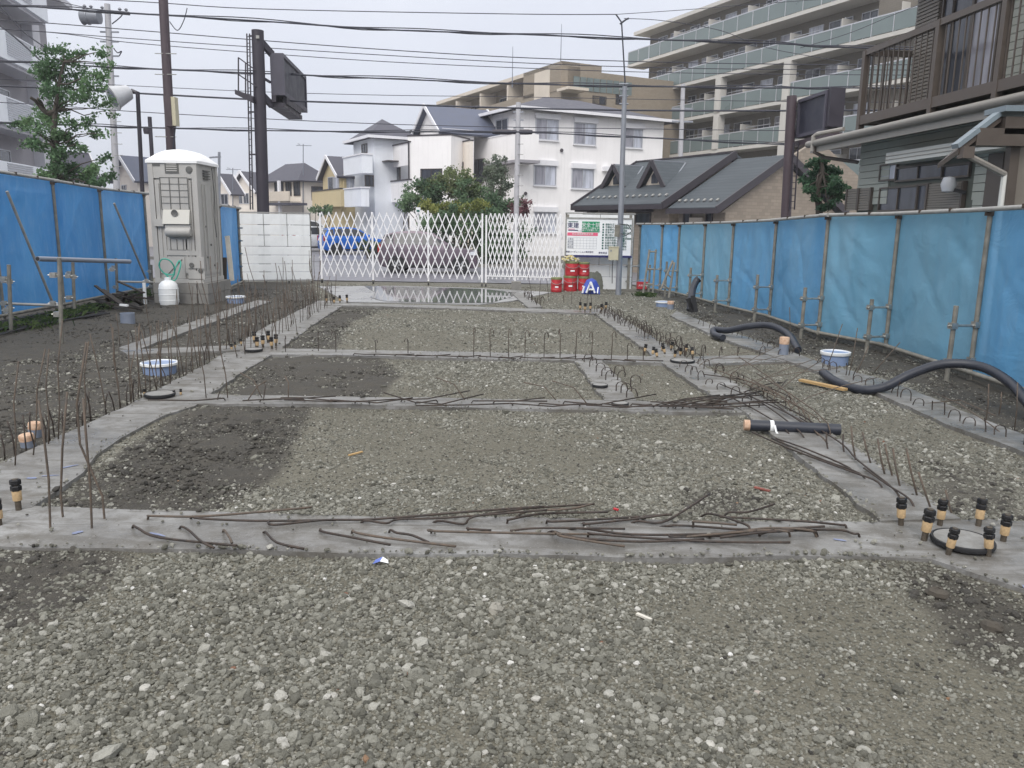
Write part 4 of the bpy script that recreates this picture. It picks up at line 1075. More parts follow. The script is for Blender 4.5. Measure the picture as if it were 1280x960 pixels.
for k in range(60):
    a = rnd.uniform(0,6.28); rr_ = rnd.uniform(.02,.2); p = Vector((math.cos(a)*rr_*1.1-.05, math.sin(a)*rr_*.6, rnd.uniform(.0,.05)+.06*(rr_<.1)))
    (mb if k % 3 else mp).box(p.x-.018,p.x+.018,p.y-.018,p.y+.018,p.z-.01,p.z+.02)
mb.build('petals', mat('pale_petals', S(214,206,176), .8, .15, 20), fl); mp.build('blooms', mat('yellow_petals', S(206,186,70), .8, .15, 20), fl)
# canvas heap and the printed blue sheet in front of it
def heap(name, label, cat, px, py, w, d, h, m, seed, Y=None):
    p = G(px, py); vs, fs = [], []; nu, nv = 22, 8
    for j in range(nv+1):
        t = j/nv
        for i in range(nu):
            a = 2*math.pi*i/nu; q = 1+.16*math.sin(a*3+seed)+.1*math.sin(a*7+seed*2+t*5)
            rr_ = math.cos(t*math.pi/2)**.6*q
            vs.append((w/2*rr_*math.cos(a), d/2*rr_*math.sin(a), h*math.sin(t*math.pi/2)*(1+.1*math.sin(a*2+seed))))
    for j in range(nv):
        for i in range(nu): fs.append((j*nu+i, j*nu+(i+1)%nu, (j+1)*nu+(i+1)%nu, (j+1)*nu+i))
    o = MB().add(vs, fs, True).build(name, m); o.location = (p.x,p.y,gzp(p)-.01); tag(o, label, cat); return o
heap('canvas_heap', 'grey canvas slumped behind the red cans against the white panels', 'canvas', 739,361,.55,.4,.5,M['sack'],2)
p = G(738,367.5); t = thing('printed_sheet', 'crumpled blue sheet with a big white letter A in front of the red cans', 'plastic sheet', p)
vs = [(-.19,0,0),(.21,-.02,0),(.2,.03,.16),(.12,.06,.3),(.04,.08,.34),(-.08,.07,.3),(-.16,.03,.15),(.0,-.07,.1),(.02,-.02,.24)]
MB().add(vs, [(0,1,7),(1,2,7),(2,8,7),(2,3,8),(3,4,8),(4,5,8),(5,6,8),(6,7,8),(6,0,7)], False).add([(x,y+.1,z) for x,y,z in vs[:7]], [(6,5,4,3,2,1,0)]).build('sheet', M['tarp_blue2'], t)
for a_, b_ in [((-.1,-.085,.03),(.0,-.035,.27)),((.0,-.035,.27),(.09,-.085,.03)),((-.06,-.092,.11),(.06,-.092,.11)),((-.18,-.03,.02),(-.14,.0,.17)),((.15,-.06,.02),(.17,.0,.15))]:
    MB().bar(a_, b_, .02, .035).build('letter_stroke', M['sign_white'], t)
rb0 = PY(797,353,18.7); rbx = thing('red_box', 'small red box with white writing on the ground beside the service pole', 'box', (PY(803,359,18.6).x,18.6,.02))
MB().box(-.13,.13,-.08,.08,.05,.21).build('body', M['red_paint'], rbx)
MB().tube([(-.1,0,.21),(-.1,0,.26),(.1,0,.26),(.1,0,.21)], .006, 5).build('handle', M['galv'], rbx)
lettering('火の用心', .055, M['sign_white'], rbx, Matrix.Translation((0,-.083,.13)) @ Matrix.Rotation(math.pi/2, 4, 'X'))
MB().box(-.6,.3,-.03,.03,-.03,.04).build('skid', M['galv_old'], rbx)

# ------------------------------------------------------------------ portable toilet
TX0, TX1, TY0, TY1 = PY(191,300,14.5).x, PY(251,300,14.5).x, 14.5, 15.5
TZ0, TZ1 = PY(220,350,14.5).z, PY(220,203,14.5).z
PTL = thing('portable_toilet', 'grey portable toilet with white domed roof standing on concrete blocks', 'portable toilet', ((TX0+TX1)/2, TY0, TZ0))
w, h, dpt = TX1-TX0, TZ1-TZ0, TY1-TY0
def tb(x0,x1,y0,y1,z0,z1,name,m,par=None): return MB().box(x0,x1,y0,y1,z0,z1).build(name, M[m], par or PTL)
hw = w/2
tb(-hw+.03,hw-.03,.03,dpt-.03,.03,h,'body','toilet')
for x in (-hw, hw-.09): tb(x,x+.09,-.012,.09,.0,h-.01,'corner_post','toilet')
for x in (-hw, hw-.09): tb(x,x+.09,dpt-.09,dpt+.01,.0,h-.01,'corner_post','toilet')
tb(-hw-.01,hw+.01,-.02,dpt+.02,-.05,.025,'base','toilet')
tb(-hw+.09,hw-.09,-.004,.06,h-.27,h-.012,'header_panel','toilet')
# door with ribs
DW = hw-.1
D = tb(-DW,DW-.02,.004,.05,.12,h-.3,'door','toilet')
for x in (-DW+.05, -DW+.12, DW-.17, DW-.1): MB().box(x,x+.025,-.012,.006,.3,h-.36).build('rib', M['toilet'], D)
# side: louvre and flat ribs
SD = MB()
for k in range(4): pass
SPN = MB().box(hw-.032,hw-.012,.12,dpt-.12,.1,h-.3).build('side_panel', M['toilet'], PTL)
for y in (.2,.34,.66,.8): MB().box(hw-.013,hw+.008,y,y+.03,.16,h-.36).build('rib', M['toilet'], SPN)
for k in range(4): MB().box(hw-.03,hw+.006,.34,.62,h-.26+k*.045,h-.242+k*.045).build('side_vent_slat', M['toilet_dark'], PTL)
for y, z in [(.3,.4),(.62,.24),(.28,.95),(.5,.62)]: MB().lathe([(.018,0),(.022,.014),(.01,.02)], (hw-.012,y,z), 8, 'X').build('bolt_cap', M['toilet_dark'], PTL)
def fz(py): return PY(220,py,14.5).z-TZ0
def fx(px): return PY(px,280,14.5).x-(TX0+TX1)/2
# header: vent, badge, recess lines
tb(fx(211),fx(228),-.012,.0,fz(217),fz(205),'vent_frame','toilet_dark')
for k in range(4): tb(fx(213),fx(226),-.022,-.008,fz(216)+.025+k*.038,fz(216)+.045+k*.038,'vent_slat','toilet')
MB().lathe([(.062,0),(.062,-.012),(.05,-.016),(.0,-.012)], (fx(241),-.004,fz(212)), 20, 'Y').build('badge', M['toilet_dark'], PTL)
tb(fx(194),fx(205),-.01,.0,fz(208),fz(205),'header_slot','toilet_dark')
# gridded upper window panel
tb(fx(204),fx(239),-.01,.01,fz(262),fz(222),'grid_panel','toilet')
for px in (204,215.5,227,238): tb(fx(px)-.006,fx(px)+.006,-.02,-.009,fz(262),fz(222),'grid_bar','toilet_dark')
for k in range(6): tb(fx(204),fx(238),-.018,-.0085,fz(222+k*8)-.004,fz(222+k*8)+.004,'grid_bar','toilet_dark')
# wash basin box with its bowl, rolled tank below, latch
bs = MB().hexa([(fx(206),-.1,fz(280)),(fx(239),-.1,fz(280)),(fx(239),.0,fz(280)),(fx(206),.0,fz(280)),(fx(206),-.03,fz(262)),(fx(239),-.03,fz(262)),(fx(239),.0,fz(262)),(fx(206),.0,fz(262))]).build('basin', mat('pale_basin_plastic', S(190,188,180), .45, .05, 4), PTL)
MB().lathe([(.055,0),(.06,-.014),(.045,-.006)], (fx(221),-.062,fz(266.5)), 18, 'Y').build('bowl_hole', M['toilet_dark'], bs)
MB().lathe([(.0,-.2),(.07,-.2),(.085,-.18),(.085,.22),(.07,.24),(.0,.24)], (fx(223),-.06,fz(290)), 16, 'X').build('tank', M['toilet'], PTL)
tb(fx(208),fx(239),-.07,.0,fz(285),fz(281),'shelf','toilet')
tb(fx(194),fx(206),-.06,.0,fz(283),fz(274),'latch','toilet')
tb(fx(209),fx(236),-.012,.0,fz(312),fz(299),'grid_panel','toilet')
for px in (212,220,228): tb(fx(px)-.005,fx(px)+.005,-.02,-.011,fz(312),fz(299),'grid_bar','toilet_dark')
# lower panels
tb(fx(205),fx(246),-.014,.0,fz(319),fz(313),'kick_bar','toilet')
tb(fx(200),fx(228),-.008,.002,fz(348),fz(321),'lower_panel','toilet')
tb(fx(232),fx(256)-.05,-.02,.0,fz(335),fz(321),'lower_panel','toilet')
tb(fx(232),fx(256)-.05,-.02,.0,fz(349),fz(338),'lower_panel','toilet')
MB().bar((fx(204),-.012,fz(345)),(fx(225),-.012,fz(324)),.012,.012).build('stiffener', M['toilet_dark'], PTL)
for px, py in [(237,331),(248,338)]: MB().lathe([(.04,0),(.045,-.014),(.03,-.018),(.0,-.01)], (fx(px),-.018,fz(py)), 16, 'Y').build('plug', M['toilet_dark'], PTL)
# domed roof
vs, fs = [], []; nu = 20; nv = 14
for j in range(nv+1):
    for i in range(nu+1):
        u, v = i/nu*2-1, j/nv*2-1
        z = .21*max(0, (1-abs(u)**2.4))**.75*max(0,(1-abs(v)**4))**.6
        vs.append((u*(hw+.025), dpt/2+v*(dpt/2+.03), h+.035+z))
for j in range(nv):
    for i in range(nu): q = j*(nu+1)+i; fs.append((q,q+1,q+nu+2,q+nu+1))
MB().add(vs, fs, True).box(-hw-.025,hw+.025,-.03,dpt+.03,h-.012,h+.034).build('roof', M['toilet_roof'], PTL)
MB().tube([(hw+.005,.72,h-.05),(hw+.012,.76,h-.5),(hw+.01,.68,h-.9),(hw+.012,.75,h-1.3)], .008, 5).build('cable', M['toilet_dark'], PTL)
# concrete blocks carrying it
n = 0
for (x0, x1, y0, y1) in [(-.46,-.08,-.05,.14),(-.06,.32,-.06,.13),(.34,.53,-.06,.33),(.345,.535,.36,.74),(.34,.53,.77,1.1),(-.46,-.08,.85,1.04)]:
    for lv in range(2):
        zc = TZ0-.05-.19*(lv+1)+.003
        t = MB().box(x0+.004*lv, x1-.006*lv, y0, y1-.004*lv, zc, zc+.183)
        if y0 < 0:
            pass
        o = t.build('concrete_block', M['cblock']); o.location = PTL.location; o.location.z = 0
        pos = ['front left','front middle','front right','middle right','rear right','rear left'][n//2]
        tag(o, f'grey concrete block under the portable toilet, {pos} of the base, {"upper" if lv == 0 else "lower"} layer', 'concrete block', 'concrete blocks under the toilet'); n += 1
# white tank with teal hose
jp = G(212,382); JG = thing('water_jug', 'white plastic water jug on the ground in front of the portable toilet', 'jug', jp)
MB().lathe([(.10,0),(.15,.02),(.165,.08),(.165,.3),(.15,.38),(.1,.43),(.05,.45)], n=22).build('body', M['white_plastic'], JG)
MB().lathe([(.05,.44),(.055,.45),(.055,.49),(.03,.495)], n=14).build('cap', M['white_paint'], JG)
for z in (.1,.2,.3): MB().lathe([(.166,z-.008),(.17,z),(.166,z+.008)], n=22).build('rib', M['white_plastic'], JG)
hY = jp.y+.05
hp = [PY(x,y,hY+dy) for x,y,dy in [(216,351,0),(209,345,0),(201,337,-.05),(199,330,-.08),(203,324,-.1),(211,325,-.1),(217,332,-.05),(218,342,0),(214,349,.03),(219,350,.05),(223,342,.1),(226,330,.15),(224,326,.2),(220,333,.1),(216,343,.05),(206,342,0)]]
tag(MB().tube(smooth_path(hp), .0125, 8).build('garden_hose', M['teal']), 'teal green hose looped above the white water jug', 'hose')
# planks leaning behind the toilet
a_, b_ = PY(290,351,15.7), PY(284,295,15.9)
tag(MB().bar(a_, b_, .09, .025, (0,1,0)).build('plank', M['wood_pale']), 'pale plank leaning upright beside the toilet', 'plank')
a_, b_ = PY(281,352,15.6), PY(281,322,15.7)
tag(MB().bar(a_, b_, .07, .04, (0,1,0)).build('plank', M['dark_wood']), 'short dark timber upright between the toilet and pale plank', 'plank')
bb = G(288,357); o = MB().box(-.14,.14,-.09,.09,-.01,.09).build('timber_block', M['wood']); o.location = bb; o.location.z = gzp(bb)
tag(o, 'small timber block at the foot of the pale plank', 'timber block')

# ------------------------------------------------------------------ pipes, basins and hoses of the site
def stub(px, py, r, h, m, label, cap=None, tilt=(0,0)):
    p = G(px, py); t = thing('pipe_stub', label, 'pipe', (p.x,p.y,gzp(p)-.02)); t.rotation_euler = (tilt[0],tilt[1],0)
    MB().lathe([(r,-.1),(r,h),(r*.86,h),(r*.86,h-.06)], n=20).build('pipe', M[m], t)
    if cap: MB().lathe([(r*1.03,h*.72),(r*1.05,h+.004),(r*.95,h+.012),(0.0,h+.014)], n=20).build('cap', M[cap], t)
    return t
stub(160,404,.1,.17,'pvc_grey','open grey pipe stub standing in the soil near the scrap pile')
stub(43,545,.042,.12,'pvc_grey','orange taped pipe end in the left soil, the rear one of two','orange_tape',(0,.1))
stub(36,557,.045,.1,'pvc_grey','orange taped pipe end in the left soil, the front one of two','orange_tape',(.1,-.05))
stub(979,446,.055,.25,'pvc_grey','grey pipe with an orange taped top beside the looping black hose','orange_tape')
stub(838,386,.06,.16,'pvc_grey','grey pipe with a pale cap near the black hose end by the fence','orange_tape')
stub(182,381,.03,.4,'white_plastic','thin white pipe upright left of the water jug')
def basin(px, py, w, label, h=.2):
    p = G(px, py); t = thing('inspection_chamber', label, 'inspection chamber', (p.x,p.y,gzp(p)-.03), 0, 'plastic inspection chambers in the soil')
    r = w/2
    MB().lathe([(r*.86,0),(r*.9,h*.3),(r*.93,h*.8),(r*.96,h*.82),(r*.96,h)], n=26).build('chamber', M['pvc_blue'], t)
    MB().lathe([(r*1.02,h*.86),(r*1.05,h*.9),(r*1.05,h*1.06),(r*.98,h*1.08),(r*.95,h*.95),(0.0,h*.9)], n=26).build('lid', M['white_plastic'], t)
    return t
basin(200,465,.34,'white lidded pale blue chamber in the soil left of the concrete strip',.135)
basin(295,379,.34,'white lidded chamber in front of the portable toilet and white panels',.15)
basin(1043,456,.31,'white lidded pale blue chamber below the right blue fence',.17)
basin(829,383,.3,'low blue grey chamber by the far end of the right fence',.12)
# corrugated black hoses
def corr(label, path, r, name='corrugated_hose'):
    pts = smooth_path(path, 10); out = []
    tot = 0; rad = []
    dense = []
    for i in range(len(pts)-1):
        L = (pts[i+1]-pts[i]).length; n = max(int(L/.012), 1)
        for k in range(n): dense.append(pts[i].lerp(pts[i+1], k/n))
    mb = MB().tube(dense, lambda i: r*(1.0 if i % 2 else .93), 12)
    o = mb.build(name, M['hose']); tag(o, label, 'hose', 'black corrugated hoses'); return o
def hp_(seq): return [PY(x,y,Y) for x,y,Y in seq]
corr('long black corrugated hose arching at the right edge under the blue fence', hp_([(1028,465,7.95),(1045,477,7.6),(1075,487,7.3),(1105,484,7.2),(1140,467,7.15),(1180,455,7.05),(1225,458,6.9),(1262,478,6.6),(1290,510,6.2),(1330,560,5.7)]), .043)
corr('black corrugated hose curving behind the orange topped grey pipe', hp_([(904,422,10.6),(893,418,10.9),(893,412,11.2),(910,413,10.9),(935,408,10.7),(962,407,10.5),(985,418,10.1),(998,438,9.5)]), .045)
sb = thing('hose_end', 'black hose end bent upright against the fence with black rubber flaps', 'hose', G(866,388))
MB().tube(smooth_path(hp_([(862,388,13.4),(864,375,13.5),(866,362,13.7),(870,352,13.8),(874,348,13.8)])), .06, 10).build('tube', M['hose'], sb, world=True)
MB().hexa([PY(x,y,13.3) for x,y in [(857,374),(863,372),(868,390),(864,391)]]+[PY(x,y,13.42) for x,y in [(857,374),(863,372),(868,390),(864,391)]]).build('flap', M['rubber'], sb, world=True)
MB().hexa([PY(x,y,13.2) for x,y in [(863,370),(869,369),(873,389),(868,391)]]+[PY(x,y,13.3) for x,y in [(863,370),(869,369),(873,389),(868,391)]]).build('flap', M['rubber'], sb, world=True)
# black sleeved pipe lying on the right footing
bp = thing('sleeved_pipe', 'black sleeved pipe lying on the right footing with white tape and orange end', 'pipe', G(990,540))
A_, B_ = G(930,532,.05), G(1050,538,.05); A_.z = B_.z = .055
MB().tube([A_.lerp(B_,.06), B_], .042, 14).build('sleeve', M['hose'], bp, world=True)
MB().tube([A_, A_.lerp(B_,.07)], .04, 14).build('end_tape', M['orange_tape'], bp, world=True)
MB().tube([A_.lerp(B_,.27), A_.lerp(B_,.31)], .046, 14).build('white_tape', M['white_plastic'], bp, world=True)
q = A_.lerp(B_,.3); MB().tube([q+Vector((0,-.045,.02)), q+Vector((.005,-.07,-.02)), q+Vector((.01,-.1,-.035))], .008, 5).build('tape_tail', M['white_plastic'], bp, world=True)
# grey pipe on two stakes
gpA, gpB = PY(47,323.5,9.6), PY(162,327,11.6)
gp = thing('plastic_pipe', 'long grey plastic pipe laid level across two steel stakes', 'pipe', V2(gpA))
MB().tube([gpA, gpB], .031, 14).build('pipe', M['pvc_grey'], gp, world=True)
MB().tube([gpA+(gpA-gpB).normalized()*.004, gpA+(gpB-gpA).normalized()*.02], .024, 12).build('bore', M['rubber'], gp, world=True)
# plank by the right hose, scraps
a_, b_ = G(1001,475,.03), G(1057,487,.03)
tag(MB().bar(a_, b_, .06, .022).build('plank', M['wood']), 'bare timber plank on the gravel beside the end of the arching hose', 'plank')
for (x0,y0),(x1,y1),w_,m,l in [((436,571),(453,566),.015,M['wood'],'sliver of yellow wood on the gravel of the large bay'),
     ((943,611),(962,616),.02,mat('dull_red_plastic', S(128,72,62), .6, .2, 20),'dull red scrap on the gravel right of centre'),
     ((796,769),(814,777),.014,M['wood_pale'],'pale wooden splinter on the front gravel'),
     ((767,637),(773,638.5),.012,M['red_paint'],'tiny bright red scrap beside the laid steel bars')]:
    a_, b_ = G(x0,y0), G(x1,y1); a_.z, b_.z = gzp(a_)+.015, gzp(b_)+.015
    tag(MB().bar(a_, b_, w_, .008).build('scrap', m), l, 'scrap')
p = G(476,705); t = thing('paper_scrap', 'crumpled blue and white paper scrap below the front footing', 'scrap', (p.x,p.y,gzp(p)+.01))
MB().quad((-.035,-.014,0),(0,-.02,.016),(.007,.018,.022),(-.025,.02,.007)).build('blue_side', mat('blue_print', S(96,116,190), .6, .2, 30), t)
MB().quad((0,-.02,.016),(.036,-.01,.003),(.03,.014,.008),(.007,.018,.022)).build('white_side', M['sign_white'], t)
# bundle of long bars along the left fence, scrap pile
rnd = random.Random(9)
RB = thing('bar_bundle', 'bundle of long dark steel bars lying along the foot of the left fence', 'steel bars', G(40,425))
for k in range(16):
    a_, b_ = G(-60+rnd.uniform(-20,10), 432+rnd.uniform(-12,12)), G(132+rnd.uniform(-25,18), 391+rnd.uniform(-6,6))
    a_.z = gzp(a_)+.02+.02*rnd.random()*3; b_.z = gzp(b_)+.02+.03*rnd.random()*2
    MB().tube([a_, a_.lerp(b_,.5)+Vector((0,0,rnd.uniform(-.01,.02))), b_], .012, 6).build('bar', M['nut'], RB, world=True)
PL = thing('scrap_pile', 'dark pile of splintered timber and bars between the left fence and white pipe', 'scrap pile', G(152,388))
for k in range(20):
    c = G(150+rnd.uniform(-22,24), 386+rnd.uniform(-9,5)); c.z = rnd.uniform(.03,.22)
    a = rnd.uniform(0,3.14); L = rnd.uniform(.25,.75); d = Vector((math.cos(a),math.sin(a),rnd.uniform(-.35,.35)))*L/2
    MB().bar(c-d, c+d, rnd.uniform(.03,.09), rnd.uniform(.015,.03)).build('timber_piece', M['dark_wood'], PL, world=True)
for (x0,y0),(x1,y1) in [((119,357),(146,378)),((148,352),(180,366)),((160,372),(178,366)),((152,380),(158,366))]:
    MB().bar(PY(x0,y0,13.4), PY(x1,y1,13.2), .05, .02).build('timber_piece', M['dark_wood'], PL, world=True)
MB().bar(PY(150,381,12.9), PY(160,382,12.9), .05, .03).build('white_piece', M['white_plastic'], PL, world=True)
# props against the far right fence: two short ladders of pipe
for (x0,y0),(x1,y1),(x2,y2),(x3,y3),Y,l in [((804,366),(812,312),(816,366),(820,312),16.2,'narrow timber trestle leaning on the far end of the right fence'),((826,362),(841,326),(836,372),(843,328),15.0,'slanting pipe prop against the right fence near the black hose end')]:
    t = thing('prop_frame', l, 'prop', G(x0,y0+4)); A_, B_, C_, E_ = PY(x0,y0,Y), PY(x1,y1,Y+.1), PY(x2,y2,Y), PY(x3,y3,Y+.1)
    pipe(t, A_, B_, .022, 'galv_old', 'leg'); pipe(t, C_, E_, .022, 'galv_old', 'leg')
    for k in (.2,.55,.95): pipe(t, A_.lerp(B_,k), C_.lerp(E_,k), .016, 'galv_old', 'rung')
# weeds along the foot of the fences
def grass(name, label, spots, n, h, seed):
    rnd = random.Random(seed); vs, fs, tone = [], [], []
    for k in range(n):
        a, b, wdt = rnd.choice(spots); p = V2(a).lerp(V2(b), rnd.random()) + Vector((rnd.gauss(0,wdt), rnd.gauss(0,wdt), 0))
        z = gzp(p); hh = h*rnd.uniform(.3,1.2); an = rnd.uniform(0,6.28); w_ = .0045; lx, ly = math.cos(an), math.sin(an)
        i = len(vs); vs += [(p.x-ly*w_,p.y+lx*w_,z-.01),(p.x+ly*w_,p.y-lx*w_,z-.01),(p.x+lx*hh*.35,p.y+ly*hh*.35,z+hh*.75),(p.x+lx*hh*.8,p.y+ly*hh*.8,z+hh*.8)]
        fs += [(i,i+1,i+2),(i+1,i+3,i+2)]; t_ = rnd.random(); tone += [t_]*4
    o = MB().add(vs, fs).build(name, M['grass']); o.data.attributes.new('tone','FLOAT','POINT').data.foreach_set('value', tone)
    o['kind'] = 'stuff'; o['label'] = label; o['category'] = 'grass'
grass('grass', 'green weeds along the foot of both blue tarp fences', [(G(-60,424),G(60,408),.12),(G(10,414),G(128,388),.1),(G(60,404),G(128,386),.08),(G(150,380),G(190,368),.12),(G(800,370),G(812,371),.06)], 2600, .11, 4)
# ------------------------------------------------------------------ houses
DA, DB = Vector((-.48,.877,0)).normalized(), Vector((.877,.48,0)).normalized()
DLA, DLB = Vector((-.8,.6,0)), Vector((.6,.8,0))
def on_line(o, d, px):                    # distance along d from o to the pixel column px (near the horizon row)
    r = ray(px, 275); k = r.x/r.y
    return (k*o.y-o.x)/(d.x-k*d.y)
def win(par, F, u0, u1, z0, z1, glass='g_curtain', frame='frame_silver', nm=1, sill=True, hood=None, w=-.05, fw=.05):
    """a window: frame with mullions, panes, sill and shutter box"""
    m = MB(); zc = lambda a,b: None
    m.fbox(F,u0-fw,u0,w,0.02,z0-fw,z1+fw).fbox(F,u1,u1+fw,w,0.02,z0-fw,z1+fw).fbox(F,u0,u1,w,0.02,z0-fw,z0).fbox(F,u0,u1,w,0.02,z1,z1+fw)
    for k in range(1,nm+1):
        u = lerp(u0,u1,k/(nm+1)); m.fbox(F,u-fw*.4,u+fw*.4,w+.005,0.02,z0,z1)
    o = m.build('window', M[frame], par, world=True)
    for k in range(nm+1):
        a, b = lerp(u0,u1,k/(nm+1)), lerp(u0,u1,(k+1)/(nm+1))
        MB().fbox(F,a+fw*.3,b-fw*.3,w+.03,.015,z0+.002,z1-.002).build('pane', M[glass] if not isinstance(glass,(list,tuple)) else M[glass[k%len(glass)]], o, world=True)
    if sill: MB().fbox(F,u0-fw-.04,u1+fw+.04,w-.06,0.01,z0-fw-.06,z0-fw-.002).build('sill', M['trim_white'], o, world=True)
    if hood: MB().fbox(F,u0-fw-.05,u1+fw+.05,w-.12,0.01,z1+fw+.002,z1+fw+.28).build('shutter_box', M[hood], o, world=True)
    return o
def part(mb, name, m, par, **k): return mb.build(name, M[m] if isinstance(m,str) else m, par, world=True, **k)
def poly_roof(par, pts_faces, m, name='roof', th=.12):
    mb = MB()
    for f in pts_faces:
        n = (f[1]-f[0]).cross(f[2]-f[0]).normalized()
        if n.z < 0: f = list(reversed(f)); n = -n
        mb.prism([p-n*th for p in f], n*th)
    return part(mb, name, m, par)
def hip(par, o, a, b, la, lb, z, h, oh, m, ridge_along='a'):
    c = [o-a*oh-b*oh, o+a*(la+oh)-b*oh, o+a*(la+oh)+b*(lb+oh), o-a*oh+b*(lb+oh)]
    c = [Vector((p.x,p.y,z)) for p in c]
    if ridge_along == 'a':
        r0 = o+a*min(lb/2,la/2)+b*lb/2; r1 = o+a*(la-min(lb/2,la/2))+b*lb/2
        r0, r1 = Vector((r0.x,r0.y,z+h)), Vector((r1.x,r1.y,z+h))
        return poly_roof(par, [[c[0],c[1],r1,r0],[c[1],c[2],r1],[c[2],c[3],r0,r1],[c[3],c[0],r0]], m)
    r0 = o+b*min(la/2,lb/2)+a*la/2; r1 = o+b*(lb-min(la/2,lb/2))+a*la/2
    r0, r1 = Vector((r0.x,r0.y,z+h)), Vector((r1.x,r1.y,z+h))
    return poly_roof(par, [[c[0],c[3],r1,r0],[c[3],c[2],r1],[c[2],c[1],r0,r1],[c[1],c[0],r0]], m)
def gable(par, o, a, b, la, lb, z, h, oh, m, wall=None, trim='trim_white'):
    """ridge along a, gable walls at both ends"""
    def P(u,v,zz): q = o+a*u+b*v; return Vector((q.x,q.y,zz))
    s = h/(lb/2)
    poly_roof(par, [[P(-oh,-oh,z-s*oh),P(la+oh,-oh,z-s*oh),P(la+oh,lb/2,z+h),P(-oh,lb/2,z+h)],[P(-oh,lb+oh,z-s*oh),P(la+oh,lb+oh,z-s*oh),P(la+oh,lb/2,z+h),P(-oh,lb/2,z+h)]], m)
    if wall:
        for u in (.0, la-.1): part(MB().prism([P(u,0,z-.02),P(u,lb,z-.02),P(u,lb/2,z+h-.05)], a*.1), 'gable_wall', wall, par)
    for u in (-oh-.03, la+oh-.02):
        mb = MB()
        for v in (-oh, lb+oh): mb.bar(P(u,v,z-s*oh-.02), P(u,lb/2,z+h-.02), .06, .2)
        part(mb, 'bargeboard', trim, par)
class Block:
    def __init__(s, pc, Y, pl, pr, da=DA, db=DB):
        r = ray(pc,275); s.o = Vector((r.x/r.y*Y, Y, 0)); s.a, s.b = da, db; s.pc, s.Y = pc, Y
        s.la, s.lb = on_line(s.o, da, pl), on_line(s.o, db, pr)
        s.FL, s.FR = Facade(s.o, da), Facade(s.o, db)
    def z(s, py): return PY(s.pc, py, s.Y).z
    def body(s, par, z0, z1, m, name='wall'):
        mb = MB(); c = [s.o, s.o+s.b*s.lb, s.o+s.b*s.lb+s.a*s.la, s.o+s.a*s.la]
        return part(mb.prism([Vector((p.x,p.y,z0)) for p in c], (0,0,z1-z0)), name, m, par)
def bthing(name, label, cat, blk): return thing(name, label, cat, (blk.o.x, blk.o.y, -.3))
def pwin(par, F, r, **k): u0,u1,z0,z1 = F.rect(*r); return win(par, F, u0,u1,z0,z1, **k)
def dpipe(par, F, px, y0, y1, m='trim_dark'):
    u, za = F.uz(px, y0); _, zb = F.uz(px, y1)
    part(MB().tube([F.p(u,-.08,za),F.p(u,-.08,zb)], .045, 6), 'downpipe', m, par)

# --- the white three storey house with two window rows
b = Block(648, 46, 578, 824)
H1 = bthing('white_house', 'white three storey house with rows of paired windows and dark hip roof', 'house', b)
ez = b.z(136); b.body(H1, -.4, ez, 'w_white')
hip(H1, b.o, b.a, b.b, b.la, b.lb, ez+.02, 1.35, .55, 'roof_dark', 'b')
part(MB().fbox(b.FR,-.6,b.lb+.6,-.62,-.5,ez-.06,ez+.1).fbox(b.FL,-.6,b.la+.6,-.62,-.5,ez-.06,ez+.1), 'gutter', 'trim_white', H1)
for r in [(670,150,697,174),(718,155,744,180),(781,162,802,184),(668,208,694,231),(715,212,741,235),(668,266,694,290)]:
    pwin(H1, b.FR, r, glass=['g_curtain','g_pale'], hood='trim_white')
for px,py in [(661,184),(702,188),(657,242)]:
    u,z = b.FR.uz(px,py); part(MB().lathe([(.1,0),(.1,-.1)], b.FR.p(u,-.0,z), 10, 'Y'), 'vent', 'trim_dark', H1)
u,z = b.FR.uz(757,211); part(MB().fbox(b.FR,u-.25,u+.25,-.3,0,z-.15,z+.12), 'vent_hood', 'trim_white', H1)
for r in [(621,150,635,163),(598,154,605,167)]: pwin(H1, b.FL, r, glass='g_dark', sill=False, frame='frame_dark' if r[0]<610 else 'frame_silver')
# front balconies on its left face: built out towards the camera
bb = Block(646, 44.6, 586, 652); zt, zm, zb_ = bb.z(166), bb.z(199), bb.z(222)
part(MB().fbox(bb.FL,0,bb.la,0,.18,zm,zt).fbox(bb.FL,bb.la-.18,bb.la,.18,1.4,zm,zt).fbox(bb.FL,0,.18,.18,1.3,zm,zt), 'balcony', 'w_white', H1)
part(MB().fbox(bb.FL,0,bb.la,0,1.4,zm-.15,zm), 'balcony_floor', 'w_greyd', H1)
part(MB().fbox(bb.FL,0,bb.la,0,.18,-.4,zb_).fbox(bb.FL,bb.la-.9,bb.la,.0,1.3,-.4,zm-.15), 'front_wall', 'w_white', H1)
part(MB().fbox(bb.FL,.0,bb.la,-.03,.2,zt,zt+.06), 'coping', 'trim_white', H1)
pwin(H1, bb.FL, (560+32,200,605,228), glass='g_dark', frame='frame_dark', sill=False)
